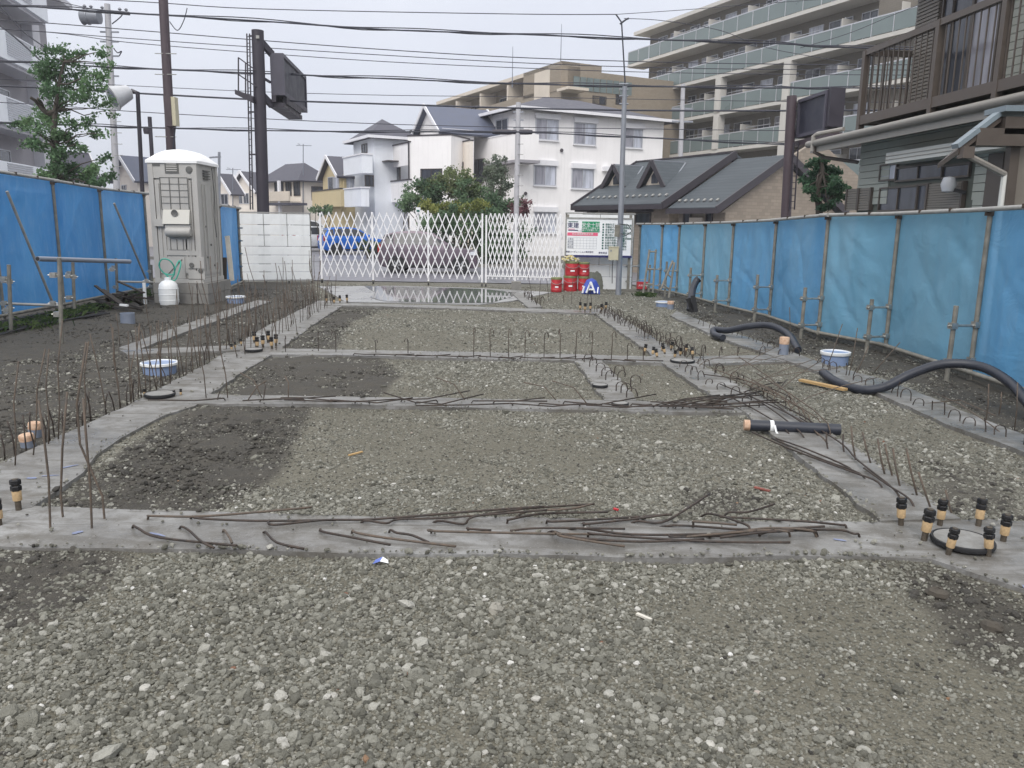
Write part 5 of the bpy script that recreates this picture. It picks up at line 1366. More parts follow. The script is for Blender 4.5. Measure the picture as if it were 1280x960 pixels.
# --- white house with front gable, left of it
b = Block(553, 46.5, 505, 592)
H2 = bthing('white_house', 'white house with a front gable, blue grey roof and stepped balcony walls', 'house', b)
ez = b.z(160); b.body(H2, -.4, ez, 'w_white')
gable(H2, b.o, b.b, b.a, b.lb+1.5, b.la*.62, ez-.02, 1.45, .3, 'roof_blue', 'w_white')
pwin(H2, b.FL, (513,163,525,177), glass='g_dark', frame='frame_dark', sill=False)
b2 = Block(587, 44.9, 511, 590); z2 = b2.z(176)
part(MB().fbox(b2.FL,0,b2.la*.45,0,.2,-.4,z2), 'front_wall', 'w_cream', H2)
part(MB().fbox(b2.FL,-.02,b2.la*.45,-.03,.23,z2,z2+.07), 'coping', 'trim_dark', H2)
b3 = Block(564, 44.3, 511, 590, Vector((-.93,.36,0)), DB); z3 = b3.z(169)
part(MB().fbox(b3.FL,.0,b3.la,0,2.4,-.4,z3), 'front_wall', 'w_white', H2)
part(MB().fbox(b3.FL,-.03,b3.la+.03,-.03,2.4,z3,z3+.07), 'coping', 'trim_dark', H2)
pwin(H2, b2.FL, (559,205,579,228), glass=['g_dark','g_pale'], frame='frame_dark', sill=False)
pwin(H2, b3.FL, (527,212,552,232), glass='g_dark', frame='frame_dark', sill=False)
dpipe(H2, b3.FL, 511.5, 176, 240)
u,z = b2.FL.uz(554,173); part(MB().lathe([(.0,-.02),(.3,-.1),(.32,-.08)], b2.FL.p(u,-.2,z+.5), 12, 'Y'), 'dish', 'antenna', H2)
# --- taller cool white house with balconies
b = Block(469, 47, 444, 517)
H3 = bthing('white_house', 'tall cool white house with hip roof and three stacked balcony boxes', 'house', b)
ez = b.z(172); b.body(H3, -.4, ez, 'w_cool')
hip(H3, b.o, b.a, b.b, b.la, b.lb, ez+.02, 1.25, .45, 'roof_dark', 'b')
part(MB().fbox(b.FR,-.5,b.lb+.5,-.52,-.42,ez-.05,ez+.1).fbox(b.FL,-.5,b.la+.5,-.52,-.42,ez-.05,ez+.1), 'gutter', 'trim_white', H3)
pwin(H3, b.FL, (453,181,459,191), glass='g_dark', frame='frame_dark', sill=False)
for pc, pl, pr, yt, yb, Y in [(454,431,467,193,216,45.8),(452,431,462,235,258,45.6),(512,461,514,225,252,45.0),(514,480,517,178,206,45.2)]:
    q = Block(pc, Y, pl, pr); zt, zb_ = q.z(yt), q.z(yb)
    part(MB().prism([Vector((p.x,p.y,zb_)) for p in (q.o,q.o+q.b*q.lb,q.o+q.b*q.lb+q.a*q.la,q.o+q.a*q.la)], (0,0,zt-zb_)), 'balcony', 'w_cool' if pc<500 else 'w_white', H3)
    part(MB().prism([Vector((p.x,p.y,zt)) for p in (q.o-q.a*.05-q.b*.05,q.o+q.b*(q.lb+.05)-q.a*.05,q.o+q.b*(q.lb+.05)+q.a*(q.la+.05),q.o+q.a*(q.la+.05)-q.b*.05)], (0,0,.07)), 'coping', 'trim_white' if pc<500 else 'trim_dark', H3)
q = Block(512,46,470,516)
pwin(H3, q.FL, (484,206,500,226), glass=['g_dark','g_pale'], frame='frame_dark', sill=False)
MBx = MB(); u0,u1,z0,z1 = q.FL.rect(471,201,503,205); part(MBx.fbox(q.FL,u0,u1,-.9,0,z0,z0+.06), 'awning', 'frame_dark', H3)
pwin(H3, b.FR, (457,220,466,232), glass='g_dark', frame='frame_dark', sill=False)
# --- yellow house with gable
b = Block(427, 50, 405, 452)
H4 = bthing('yellow_house', 'yellow house with a small front gable and ochre balcony wall', 'house', b)
ez = b.z(217); b.body(H4, -.4, ez, 'w_yellow')
gable(H4, b.o, b.b, b.a, b.lb+2, b.la, ez, 1.15, .3, 'roof_dark', 'w_yellow')
pwin(H4, b.FL, (411,222,417,236), glass='g_dark', sill=False, nm=0); pwin(H4, b.FL, (418,222,424,236), glass='g_pale', sill=False, nm=0)
pwin(H4, b.FR, (434,224,444,236), glass='g_pale', sill=False)
q = Block(427, 48.6, 391, 431); zt, zb_ = q.z(236), q.z(258)
part(MB().prism([Vector((p.x,p.y,zb_)) for p in (q.o,q.o+q.b*q.lb,q.o+q.b*q.lb+q.a*q.la,q.o+q.a*q.la)], (0,0,zt-zb_)), 'balcony', 'w_yellow', H4)
part(MB().prism([Vector((p.x,p.y,zt)) for p in (q.o-q.a*.04-q.b*.04,q.o+q.b*q.lb,q.o+q.b*q.lb+q.a*q.la,q.o+q.a*(q.la+.04)-q.b*.04)], (0,0,.06)), 'coping', 'trim_dark', H4)
dpipe(H4, b.FR, 429, 218, 262, 'w_yellow')
# --- beige house with dark hip roof
b = Block(378, 60, 336, 408, Vector((-.75,.66,0)).normalized(), Vector((.75,.66,0)).normalized())
H5 = bthing('beige_house', 'pale beige two storey house with wide dark hip roof and front balcony', 'house', b)
ez = b.z(226); b.body(H5, -.4, ez, 'w_cream'); hip(H5, b.o, b.a, b.b, b.la, b.lb, ez, 1.35, .6, 'roof_dark', 'a')
F = b.FL
for r in [(344,228,354,240),(358,228,364,244),(368,228,375,244)]: pwin(H5, F, r, glass='g_dark', frame='frame_dark', sill=False)
u0,u1,z0,z1 = F.rect(345,240,376,252); part(MB().fbox(F,u0,u1,-1.0,-.9,z0,z1).fbox(F,u0,u1,-.9,0,z0-.1,z0), 'balcony', 'w_beige', H5)
u0,u1,z0,z1 = F.rect(345,254,384,257); part(MB().fbox(F,u0,u1,-1.3,0,z0,z1), 'porch_roof', 'roof_dark', H5)
u,_ = F.uz(362,240); part(MB().fbox(F,u-.12,u+.12,-.95,-.8,0,ez), 'column', 'trim_white', H5)
pwin(H5, b.FR, (390,234,404,250), glass='g_dark', frame='frame_dark', sill=False)
# --- small cream houses on the far left
for pc,Y,pl,pr,ye,hr,wm,rm,lab,ws in [(292,62,270,300,237,1.2,'w_cream','roof_dark','cream gabled house just right of the portable toilet roof',[(277,243,285,255)]),
        (322,66,293,340,236,1.4,'w_cream','roof_dark','cream house with dark gable behind the ladder of the billboard post',[(298,244,303,254),(305,242,311,254)]),
        (175,52,148,205,220,1.3,'w_cream','roof_blue','cream house with blue grey roof between the street lamps and toilet',[(153,232,158,240)]),
        (262,75,240,282,246,1.2,'w_beige','roof_dark','low beige house far behind the portable toilet',[])]:
    b = Block(pc,Y,pl,pr,DLA,DLB); h_ = bthing('small_house', lab, 'house', b); ez = b.z(ye); b.body(h_, -.4, ez, wm)
    gable(h_, b.o, b.b, b.a, b.lb, b.la, ez, hr, .35, rm, wm)
    for r in ws: pwin(h_, b.FL, r, glass='g_dark', sill=False)
# --- the brown middle apartment block
DA2, DB2 = Vector((-.468,.884,0)), Vector((.884,.468,0))
b = Block(697, 64, 546, 792, DA2, DB2)
B2 = bthing('brown_apartment', 'brown tiled apartment block with deep shaded balconies behind the white houses', 'apartment building', b)
zr = b.z(76); zp = b.z(107)
part(MB().prism([Vector((p.x,p.y,-.4)) for p in (b.o+b.a*1+b.b*1.6,b.o+b.b*(b.lb+6)+b.a*1,b.o+b.b*(b.lb+6)+b.a*b.la,b.o+b.b*1.6+b.a*b.la)], (0,0,zr+.1)), 'wall', 'tile_brown', B2)
part(MB().fbox(b.FL,0,b.la,0,1.7,zr-.3,zr), 'roof_slab', 'w_beige', B2)
u0, _ = b.FL.uz(668,110); us, _ = b.FL.uz(687, 110)
for k in range(4):
    z1 = zp-3.0*k
    part(MB().fbox(b.FL,u0+.02,b.la,0,.18,z1-1.75,z1), 'balcony_wall', 'tile_brown', B2); 
    part(MB().fbox(b.FL,u0+.02,b.la,.18,1.62,z1-1.75,z1-1.5), 'balcony_floor', 'w_greyd', B2)
    for px in (570,600,634): 
        u,_ = b.FL.uz(px,115); part(MB().fbox(b.FL,u-.12,u+.12,.02,1.62,z1-1.5,z1+1.25), 'partition', 'w_beige', B2)
    for pa,pb_ in ((554,567),(573,597),(604,631),(639,664)):
        ua,_ = b.FL.uz(pa,115); ub,_ = b.FL.uz(pb_,115); 
        o = win(B2, Facade(b.o+b.b*1.6, b.a), min(ua,ub)+.8, max(ua,ub)-.3, z1-1.4, z1+.75, glass='g_dark', frame='frame_silver', sill=False)
part(MB().fbox(b.FL,us,u0,-.02,1.7,-.4,zr-.3), 'stair_wall', 'w_beige', B2)
part(MB().fbox(b.FL,0,us,.6,1.7,-.4,zr-.3), 'corner_wall', 'tile_brown', B2)
pwin(B2, Facade(b.o+b.b*.6,b.a), (688.5,93,694,108), glass='g_dark', sill=False)
ur,_ = b.FR.uz(752,90); part(MB().fbox(b.FR,0,ur,.0,6,b.z(112),b.z(76)), 'penthouse', 'tile_brown', B2)
zc = b.z(90)
u0,u1 = b.FR.uz(716,100)[0], b.FR.uz(790,100)[0]
for k in range(9):
    a_, c_ = lerp(u0,u1,k/9), lerp(u0,u1,(k+1)/9); part(MB().fbox(b.FR,a_+.04,c_-.04,-.08,-.03,b.z(107)-.2,zc-.2), 'glass_panel', 'g_green', B2)
part(MB().fbox(b.FR,u0-1,u1+3,-.02,6,-.4,b.z(108)-.2), 'lower_wall', 'tile_brown', B2)
pwin(B2, b.FR, (741,121,757,130), glass='g_dark', sill=False, frame='frame_dark'); pwin(B2, b.FR, (770,119,776,130), glass='g_dark', sill=False, frame='frame_dark')
u0,u1,z0,z1 = b.FR.rect(696,112,722,116); part(MB().fbox(b.FR,u0,u1,-1.6,0,z0,z0+.2), 'canopy', 'w_beige', B2)
# two rooftop antennas
for px,yt,Y in [(641,58,70),(702,30,66)]:
    q = PY(px,yt,Y); part(MB().tube([(q.x,Y,zr-1),(q.x,Y,q.z)], .05, 5, .02), 'antenna', 'antenna', B2)

# --- the big apartment block on the right
DA3 = Vector((-.423,.906,0)); DB3 = Vector((.906,.423,0))
b = Block(1042, 53.5, 777, 1160, DA3, DB3)
B3 = bthing('balcony_apartment', 'tall beige apartment block with long rows of frosted glass balconies', 'apartment building', b)
FA = b.FL; LA = b.la
zs = [FA.uz(979,y)[1] for y in (181,130,78)]
st = (zs[2]-zs[0])/2; z0 = zs[0]
levels = [z0+st*k for k in range(-2,4)]            # underside of each balcony slab
zroof = levels[-1]+st*.98
part(MB().fbox(FA,-16,LA-.9,1.7,13,-.4,zroof), 'wall', 'tile_beige', B3)
part(MB().fbox(FA,-1,LA-.3,.3,13.4,zroof,zroof+.28), 'roof_slab', 'w_slab', B3)
cols_px = [823,896,980]
FW = Facade(FA.o+FA.n*1.7, FA.d)
for k, zl in enumerate(levels):
    uend = -.6 if k == 5 else -16
    ufar = LA if k >= 4 else LA-.3
    part(MB().fbox(FA,uend,ufar,-.02,1.72,zl,zl+.24), 'balcony_slab', 'w_slab', B3)
    n = int((ufar-uend)/1.55); 
    for j in range(n):
        a_, c_ = lerp(uend,ufar,j/n), lerp(uend,ufar,(j+1)/n)
        if c_ < -9: continue
        part(MB().fbox(FA,a_+.03,c_-.03,.03,.06,zl+.3,zl+1.28), 'glass_panel', 'g_green', B3)
    mb = MB().fbox(FA,uend,ufar,.02,.08,zl+1.29,zl+1.36)
    for j in range(n+1): u = lerp(uend,ufar,j/n); mb.fbox(FA,u-.02,u+.025,.0,.028,zl+.24,zl+1.29)
    part(mb, 'railing', 'frame_silver', B3)
    if k >= 4: part(MB().fbox(FA,ufar-.06,ufar-.03,.1,1.7,zl+.3,zl+1.28), 'glass_panel', 'g_green', B3)
    bays = 5; 
    for j in range(7):
        ub = -8+j*(LA+6)/7
        if ub < uend: continue
        win(B3, FW, ub+.5, ub+2.4, zl+.28, zl+2.25, glass=['g_dark','g_curtain'] if (j+k)%2 else ['g_dark','g_dark'], frame='frame_silver', sill=False)
        win(B3, FW, ub+3.0, ub+4.2, zl+1.1, zl+2.25, glass='g_dark' if (j+k)%3 else 'g_pale', frame='frame_silver', sill=False)
        part(MB().fbox(FA,ub-.03,ub+.03,.25,1.69,zl+.25,zl+1.9), 'partition', 'w_slab', B3)
    if k < 4:
        for px in cols_px:
            u,_ = FA.uz(px,150); part(MB().fbox(FA,u-.32,u+.32,-.1,.5,zl+.24,zl+st), 'column', 'w_slab', B3)
        u = LA-.5; part(MB().fbox(FA,u-.4,u+.2,.1,1.7,zl+.24,zl+st), 'end_wall', 'w_beige', B3)
    # drying poles and laundry
    for j in range(4):
        ub = (j*7.3+k*3.1) % (LA-8)+1; h_ = zl+1.65
        part(MB().tube([FA.p(ub,.6,h_),FA.p(ub+2.6,.6,h_)], .03, 5), 'drying_pole', 'frame_silver', B3)
q = part(MB().fbox(FA,-16,-1.2,.9,13,-.4,levels[5]+.5), 'side_block', 'tile_beige', B3)
pwin(B3, Facade(FA.o+FA.n*.9,FA.d), (1068,42,1090,50), glass='g_dark', sill=False, frame='frame_silver')
dpipe(B3, Facade(FA.o+FA.n*.9,FA.d), 1058, 22, 46, 'trim_white'); dpipe(B3, Facade(FA.o+FA.n*.9,FA.d), 1122, 20, 44, 'trim_white')
part(MB().fbox(FA,-13,-1.2,.92,.96,levels[5]+.505,levels[5]+1.5), 'roof_railing', 'g_green', B3)

# --- the low house with two dormers
o5 = Vector((PY(829,254,29).x,29,0)); FJ = Facade(o5, DA); FE = FJ
lj = on_line(o5, DA, 716)
J = thing('dormer_house', 'low stone tiled house with grey shingle roof and two pointed dormers', 'house', (o5.x,o5.y,-.3))
zev = PY(829,254,29).z
wz, rz_ = 3.25, PY(916,190.5,30.6).z
P3 = lambda u,w,z: FJ.p(u,w,z)
s1 = (rz_-zev)/wz
def slope_roof(u0,u1,w0,z_e,w1,z_r,name='roof'):
    m = MB(); c = [P3(u0,w0,z_e),P3(u1,w0,z_e),P3(u1,w1,z_r),P3(u0,w1,z_r)]
    part(m.prism([p-Vector((0,0,.14)) for p in c], (0,0,.14)), name, 'roof_shingle', J)
slope_roof(0,lj,-.0,zev,wz,rz_)
m = MB(); c = [P3(0,2*wz,zev),P3(lj,2*wz,zev),P3(lj,wz,rz_),P3(0,wz,rz_)]; part(m.prism([p-Vector((0,0,.14)) for p in c],(0,0,.14)), 'roof', 'roof_shingle', J)
part(MB().bar(P3(-.02,wz,rz_+.01),P3(lj+.02,wz,rz_+.01),.16,.06), 'ridge_cap', 'trim_dark', J)
part(MB().fbox(FJ,-.05,lj+.05,-.1,-.005,zev-.2,zev-.03), 'gutter', 'trim_dark', J)
part(MB().bar(P3(-.03,-.05,zev-.08),P3(-.03,wz,rz_-.06),.06,.26).bar(P3(lj+.03,-.05,zev-.08),P3(lj+.03,wz,rz_-.06),.06,.26), 'bargeboard', 'trim_dark', J)
part(MB().fbox(FJ,.2,lj-.35,.45,2*wz-.4,-.4,zev-.16), 'wall', 'tile_stone', J)
part(MB().prism([P3(.22,.5,zev-.17),P3(.22,2*wz-.5,zev-.17),P3(.22,wz,rz_-.3)], FJ.d*.12).prism([P3(lj-.5,.5,zev-.17),P3(lj-.5,2*wz-.5,zev-.17),P3(lj-.5,wz,rz_-.3)], FJ.d*.12), 'gable_wall', 'tile_stone', J)
FW = Facade(FJ.o+FJ.n*.45, FJ.d)
for r in [(731,267,744,278),(762,267,776,278),(796,267,813,278)]:
    pwin(J, FW, r, glass='g_dark', frame='frame_dark', sill=False, nm=0)
    u0,u1,z0,z1 = FW.rect(r[0]-4,r[1]-5,r[2]+4,r[1]-2); part(MB().fbox(FW,u0,u1,-.35,0,z0,z1), 'awning', 'trim_dark', J)
for k in range(14):
    u = .4+k*(lj-.8)/13; w_ = .45; zz = zev+s1*w_
    part(MB().bar(P3(u,w_-.04,zz+.02),P3(u,w_+.04,zz+.09),.1,.04), 'snow_guard', 'galv', J)
def dormer(pcx, yt, yb, pl, pr):
    uc, _ = FJ.uz(pcx, yb); 
    # the dormer face stands on the slope where the pixel ray meets it
    for w in np.linspace(.3,2.8,60):
        Fw = Facade(FJ.o+FJ.n*w, FJ.d); u, z = Fw.uz(pcx, yb)
        if z <= zev+s1*w: break
    Fw = Facade(FJ.o+FJ.n*w, FJ.d); uc, zb_ = Fw.uz(pcx, yb); _, zt = Fw.uz(pcx, yt); ul, _ = Fw.uz(pl, yb); ur, _ = Fw.uz(pr, yb); hw_ = abs(ul-ur)/2
    back = (zt-zev)/s1 - w
    part(MB().prism([Fw.p(uc-hw_*.8,0.05,zb_-.05),Fw.p(uc+hw_*.8,.05,zb_-.05),Fw.p(uc,.05,zt-.15)], Fw.n*.1), 'dormer_wall', 'w_beige', J)
    for s_ in (-1,1):
        c = [Fw.p(uc+s_*hw_,-.12,zb_-.08),Fw.p(uc,-.12,zt),Fw.p(uc,back,zt),Fw.p(uc+s_*hw_,.12,zb_-.08)]
        nrm = (c[1]-c[0]).cross(c[2]-c[0]).normalized(); nrm = nrm if nrm.z > 0 else -nrm
        part(MB().prism(c, nrm*.06), 'dormer_roof', 'roof_shingle', J)
        part(MB().bar(Fw.p(uc+s_*hw_*1.02,-.15,zb_-.1), Fw.p(uc,-.15,zt+.02), .05, .2), 'bargeboard', 'trim_dark', J)
        part(MB().bar(c[3]+nrm*.07, c[2]+nrm*.07, .05, .03), 'valley', 'pole_grey', J)
    part(MB().bar(Fw.p(uc,-.12,zt+.07), Fw.p(uc,back,zt+.07), .06, .04), 'ridge_cap', 'pole_grey', J)
    hh = (zt-zb_)
    part(MB().prism([Fw.p(uc-hw_*.24,.02,zb_+.1*hh),Fw.p(uc+hw_*.24,.02,zb_+.1*hh),Fw.p(uc+hw_*.24,.02,zb_+.42*hh),Fw.p(uc,.02,zb_+.62*hh),Fw.p(uc-hw_*.24,.02,zb_+.42*hh)], Fw.n*.04), 'dormer_window', 'g_dark', J)
dormer(769, 208, 233, 755, 784); dormer(817, 203, 232, 803, 835)
# its lower second wing
o6 = Vector((PY(897,258,26.7).x,26.7,0)); FJ2 = Facade(o6, DA); l2 = on_line(o6, DA, 834)
ze2, zr2 = PY(895,259,26.7).z, PY(979,193,28.2).z
def P4(u,w,z): return FJ2.p(u,w,z)
part(MB().prism([P4(0,0,ze2-.14),P4(l2,0,ze2-.14),P4(l2,3.1,zr2-.14),P4(0,3.1,zr2-.14)],(0,0,.14)).prism([P4(0,6.2,ze2-.14),P4(l2,6.2,ze2-.14),P4(l2,3.1,zr2-.15),P4(0,3.1,zr2-.15)],(0,0,.14)), 'roof', 'roof_shingle', J)
part(MB().bar(P4(-.03,-.05,ze2-.08),P4(-.03,3.1,zr2-.06),.06,.24).bar(P4(-.03,6.2,ze2-.08),P4(-.03,3.1,zr2-.06),.06,.24), 'bargeboard', 'trim_dark', J)
part(MB().fbox(FJ2,-.05,l2,-.1,-.005,ze2-.2,ze2-.03), 'gutter', 'trim_dark', J)
part(MB().fbox(FJ2,.15,l2-.02,.5,5.8,-.4,ze2-.16), 'wall', 'tile_stone', J)
part(MB().prism([P4(.15,.3,ze2-.16),P4(.15,5.9,ze2-.16),P4(.15,3.1,zr2-.3)], FJ2.d*.12), 'gable_wall', 'tile_stone', J)
for k in range(7): u = .4+k*(l2-.6)/6; zz = ze2+(zr2-ze2)/3.1*.35; part(MB().bar(P4(u,.31,zz+.02),P4(u,.39,zz+.09),.1,.04), 'snow_guard', 'galv', J)
FW2 = Facade(FJ2.o+FJ2.n*.5, FJ2.d)
for r in [(856,264,863,280),(884,266,890,280)]: pwin(J, FW2, r, glass='g_dark', frame='frame_dark', sill=False, nm=0)
u0,u1,z0,z1 = FW2.rect(864,272,880,280); part(MB().fbox(FW2,u0,u1,-.1,0,z0,z1), 'door_panel', 'w_beige', J)
# neighbouring tiled house behind the sign post, seen over the fence
b = Block(905, 27.6, 880, 1075, DA, DB)
H7 = bthing('tiled_house', 'beige stone tiled wall of the house behind the pine and dark sign post', 'house', b)
b.body(H7, -.4, b.z(258)+.4, 'tile_stone')
c0 = b.o; zt = b.z(258)+.4
part(MB().prism([Vector((p.x,p.y,q)) for p,q in ((c0+b.b*.2,zt-.01),(c0+b.b*8.2,zt-.01),(c0+b.b*4.2,zt+2.0))], b.a*.15), 'gable_wall', 'tile_stone', H7)
# ------------------------------------------------------------------ the sage house on the right
SV = Vector((-.078,.997,0)).normalized()
K = thing('sage_house', 'two storey sage green house with dark balcony railing above the right fence', 'house', (6.4,15.3,0))
FK = Facade((6.36,15.3), -SV)                 # u runs towards the camera
LK = 11.0
def ku(px): return FK.uz(px,200)[0]
def kz(px,py): return FK.uz(px,py)[1]
ztop = 3.3
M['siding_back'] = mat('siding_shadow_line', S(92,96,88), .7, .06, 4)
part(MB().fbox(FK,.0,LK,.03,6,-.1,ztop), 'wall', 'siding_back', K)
zlo = 1.93
z = zlo; 
gaps = [(FK.uz(1110,230)[0], FK.uz(1217,225)[0], 1.0, 2.55)]
while z < ztop-.1:
    segs = [(0,LK)]
    if z+.07 < 2.62: segs = [(0,gaps[0][0]),(gaps[0][1],LK)]
    for a_, b_ in segs: part(MB().fbox(FK,a_,b_,.0,.03,z+.004,z+.112), 'siding_board', 'siding', K)
    z += .118
z = .2
while z < zlo-.05:
    a_ = FK.uz(1217,240)[0]; part(MB().fbox(FK,a_,LK,.0,.03,z+.004,z+.112), 'siding_board', 'siding', K); z += .118
# window band: recessed dark frames, panes, louvre shutters
def kwin(x0,y0,x1,y1,glass,frame='kdark',nm=0,w=-.02,fw=.03): 
    u0,u1,z0,z1 = FK.rect(x0,y0,x1,y1); return win(K,FK,u0,u1,z0,z1,glass=glass,frame=frame,nm=nm,sill=False,w=w,fw=fw)
kwin(1101,207,1120,224,'g_pale'); kwin(1121,208,1177,223,'g_dark',nm=1); kwin(1179,207,1211,220,'g_dark')
kwin(1100,235,1146,262,'g_dark',nm=1); kwin(1147,232,1160,262,'g_dark')
def louvre(x0,y0,x1,y1,m='louver',n=12,F=None,w=-.03,name='louvre_shutter'):
    F = F or FK; u0,u1,z0,z1 = F.rect(x0,y0,x1,y1); mb = MB()
    for k in range(n):
        a_ = lerp(z0,z1,k/n); b_ = lerp(z0,z1,(k+.8)/n); mb.fbox(F,u0+.02,u1-.02,w,w+.03,a_,b_)
    o = part(MB().fbox(F,u0-.02,u0+.02,w-.02,.02,z0,z1).fbox(F,u1-.02,u1+.02,w-.02,.02,z0,z1).fbox(F,u0,u1,w+.031,.0,z0,z1), name, 'kdark', K)
    mb.build('slats', M[m], o, world=True)
louvre(1060,236,1074,263,n=9); louvre(1075,235,1090,263,n=9); louvre(1161,228,1205,262,n=11)
u0,u1 = FK.uz(1131,190)[0], FK.uz(1262,190)[0]+1.2
zA, zB = FK.uz(1131,192)[1], FK.uz(1131,205)[1]
mb = part(MB().fbox(FK,u0,u1,-.32,-.0,zB,zA), 'shutter_box', 'shutter_white', K)
for k in range(1,3): part(MB().fbox(FK,u0,u1,-.33,-.32,lerp(zB,zA,k/3)-.006,lerp(zB,zA,k/3)+.006), 'box_seam', 'kfascia', K)
# lower eave with gutter and thin roof
FG = Facade(FK.o-FK.n*.62, FK.d)
ug = FG.uz(1010,181)[0]; zg = FG.uz(1010,181)[1]
part(MB().tube([FG.p(ug,0,zg),FG.p(LK,0,zg+.02)], .065, 10), 'gutter', 'gutter', K)
part(MB().fbox(FG,ug+.05,LK,.03,.05,zg-.16,zg+.02), 'fascia', 'kfascia', K)
part(MB().hexa([FG.p(ug+.05,.05,zg-.14),FG.p(LK,.05,zg-.14),FG.p(LK,.62,zg-.06),FG.p(ug+.05,.62,zg-.06),FG.p(ug+.05,.05,zg+.04),FG.p(LK,.05,zg+.04),FG.p(LK,1.4,zg+.34),FG.p(ug+.05,1.4,zg+.34)]), 'eave_roof', 'kdark', K)
part(MB().tube([FG.p(ug+.3,0,zg-.02),FG.p(ug+.3,0,zg-.16),FG.p(ug+.34,.2,zg-.26),FG.p(ug+.9,.58,zg-.38)], .035, 8), 'downpipe', 'kdark', K)
part(MB().tube([FG.p(ug+.28,-.03,zg-.15),FG.p(ug+.28,-.03,zg+.13),FG.p(ug+.34,.02,zg+.17),FG.p(ug+.9,.25,zg+.2)], .04, 8), 'overflow_pipe', 'kfascia', K)
# balcony with railing
FBc = Facade((6.42,15.6), -SV)
z0b, z1b = FBc.uz(1066,148)[1], FBc.uz(1066,72)[1]
LB_ = 10.5
part(MB().fbox(FBc,.0,LB_,-.04,.06,z0b-.16,z0b), 'bottom_rail', 'kdark', K)
part(MB().fbox(FBc,.0,LB_,-.04,.06,z1b-.07,z1b+.03), 'top_rail', 'kdark', K)
part(MB().fbox(FBc,.1,LB_,.05,1.05,z0b-.14,z0b-.04), 'balcony_floor', 'kdark', K)
mids = [0.0, FBc.uz(1167,110)[0], FBc.uz(1253,60)[0]]; mids += [mids[2]+2.4, mids[2]+4.8]
for k, u in enumerate(mids): part(MB().fbox(FBc,u-.05,u+.05,-.05,.06,z0b-.45,z1b+.02), 'railing_post', 'kdark', K)
u = .13
while u < LB_-.05:
    if min(abs(u-q) for q in mids) > .07: part(MB().fbox(FBc,u-.010,u+.010,-.006,.010,z0b,z1b-.07), 'baluster', 'kdark', K)
    u += .165
part(MB().fbox(FBc,-.04,.04,.06,1.1,z1b-.07,z1b+.03).fbox(FBc,-.04,.04,.06,1.1,z0b-.16,z0b), 'side_rail', 'kdark', K)
for k in range(8): part(MB().fbox(FBc,-.012,.012,.12+k*.118,.148+k*.118,z0b,z1b-.07), 'baluster', 'kdark', K)
# upper wall behind the balcony
FU = Facade(FK.o+FK.n*.95+FK.d*.1, FK.d)
uq = FU.uz(1141,80)[0]
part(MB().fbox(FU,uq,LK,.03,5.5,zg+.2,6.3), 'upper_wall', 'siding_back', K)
z = 3.6
us_ = FU.uz(1250,40)[0]
while z < 6.2:
    part(MB().fbox(FU,us_,LK,.0,.03,z+.004,z+.112), 'siding_board', 'siding', K); z += .118
def fwin(x0,x1,z0_,z1_,glass,nm=0):
    a_, b_ = FU.uz(x0,60)[0], FU.uz(x1,60)[0]; win(K,FU,min(a_,b_),max(a_,b_),z0_,z1_,glass=glass,frame='kdark',nm=nm,sill=False,w=-.02,fw=.04)
a_, b_ = FU.uz(1142,60)[0], FU.uz(1171,60)[0]
o = part(MB().fbox(FU,a_,b_,-.0,.029,z0b,5.75), 'shutter_panel', 'kdark', K); mb = MB()
for k in range(34): mb.fbox(FU,a_+.03,b_-.03,-.03,-.002,z0b+.05+k*.062,z0b+.095+k*.062)
mb.build('slats', M['louver'], o, world=True)
fwin(1175,1186,z0b,5.6,'g_dark'); fwin(1188,1210,z0b,5.6,'g_dark'); fwin(1213,1244,z0b,5.6,'g_curtain')
# upper eave
part(MB().fbox(FU,uq-.9,LK,-.9,1.5,6.02,6.12).fbox(FU,uq-.95,LK,-.98,-.86,5.98,6.12), 'upper_eave', 'kfascia', K)
part(MB().tube([FU.p(uq-.95,-1.0,6.03),FU.p(LK,-1.0,6.03)], .06, 8), 'gutter', 'gutter', K)
# wall lamp
u,z_ = FK.uz(1202,231); q = FK.p(u,-.2,z_)
part(MB().lathe([(.0,-.12),(.08,-.1),(.11,0),(.08,.1),(.0,.12)], q, 14), 'lamp_globe', 'lamp_shell', K)
part(MB().bar(q+FK.d*.02+Vector((0,0,-.06)), FK.p(u+.12,0,z_-.12), .05, .05), 'lamp_arm', 'rubber', K)
u0 = FK.uz(1235,220)[0]; part(MB().fbox(FK,u0,u0+.32,-.03,.0,.2,2.55), 'dark_door_frame', 'kdark', K)
# roofed side gate at the near end (timber porch)
PG = thing('timber_porch', 'small timber porch roof with grey metal edge at the right edge of the view', 'porch', (5.2,9.0,0))
r0, r1 = PY(1199,185,8.9), PY(1253,144,9.0)
part(MB().prism([r0, r1, r1+Vector((.0,.14,0)), r0+Vector((0,.14,0))], (-.02,0,.045)), 'roof_sheet', 'roof_metal', PG)
part(MB().prism([p_+Vector((.01,.02,-.06)) for p_ in (r0, r1, r1+Vector((.0,.5,-.12)), r0+Vector((.05,.5,-.12)))], (-.01,0,.05)), 'soffit', 'kdark', PG)
part(MB().box(r1.x-.03,r1.x+1.4,r1.y-.1,r1.y+.3,r1.z+.03,r1.z+.09), 'ridge_sheet', 'roof_metal', PG)
for px,py,Y in [(1223,172,9.05),(1258,158,9.05)]: q = PY(px,py,Y); part(MB().box(q.x-.07,q.x+.5,Y-.1,Y+.1,q.z-.09,q.z+.09), 'beam_end', 'kdark', PG)
q0, q1 = PY(1268,168,9.1), PY(1262,268,9.1); part(MB().bar((q1.x,9.1,-.1),(q0.x,9.1,q0.z+.1),.1,.1), 'post', 'kdark', PG)
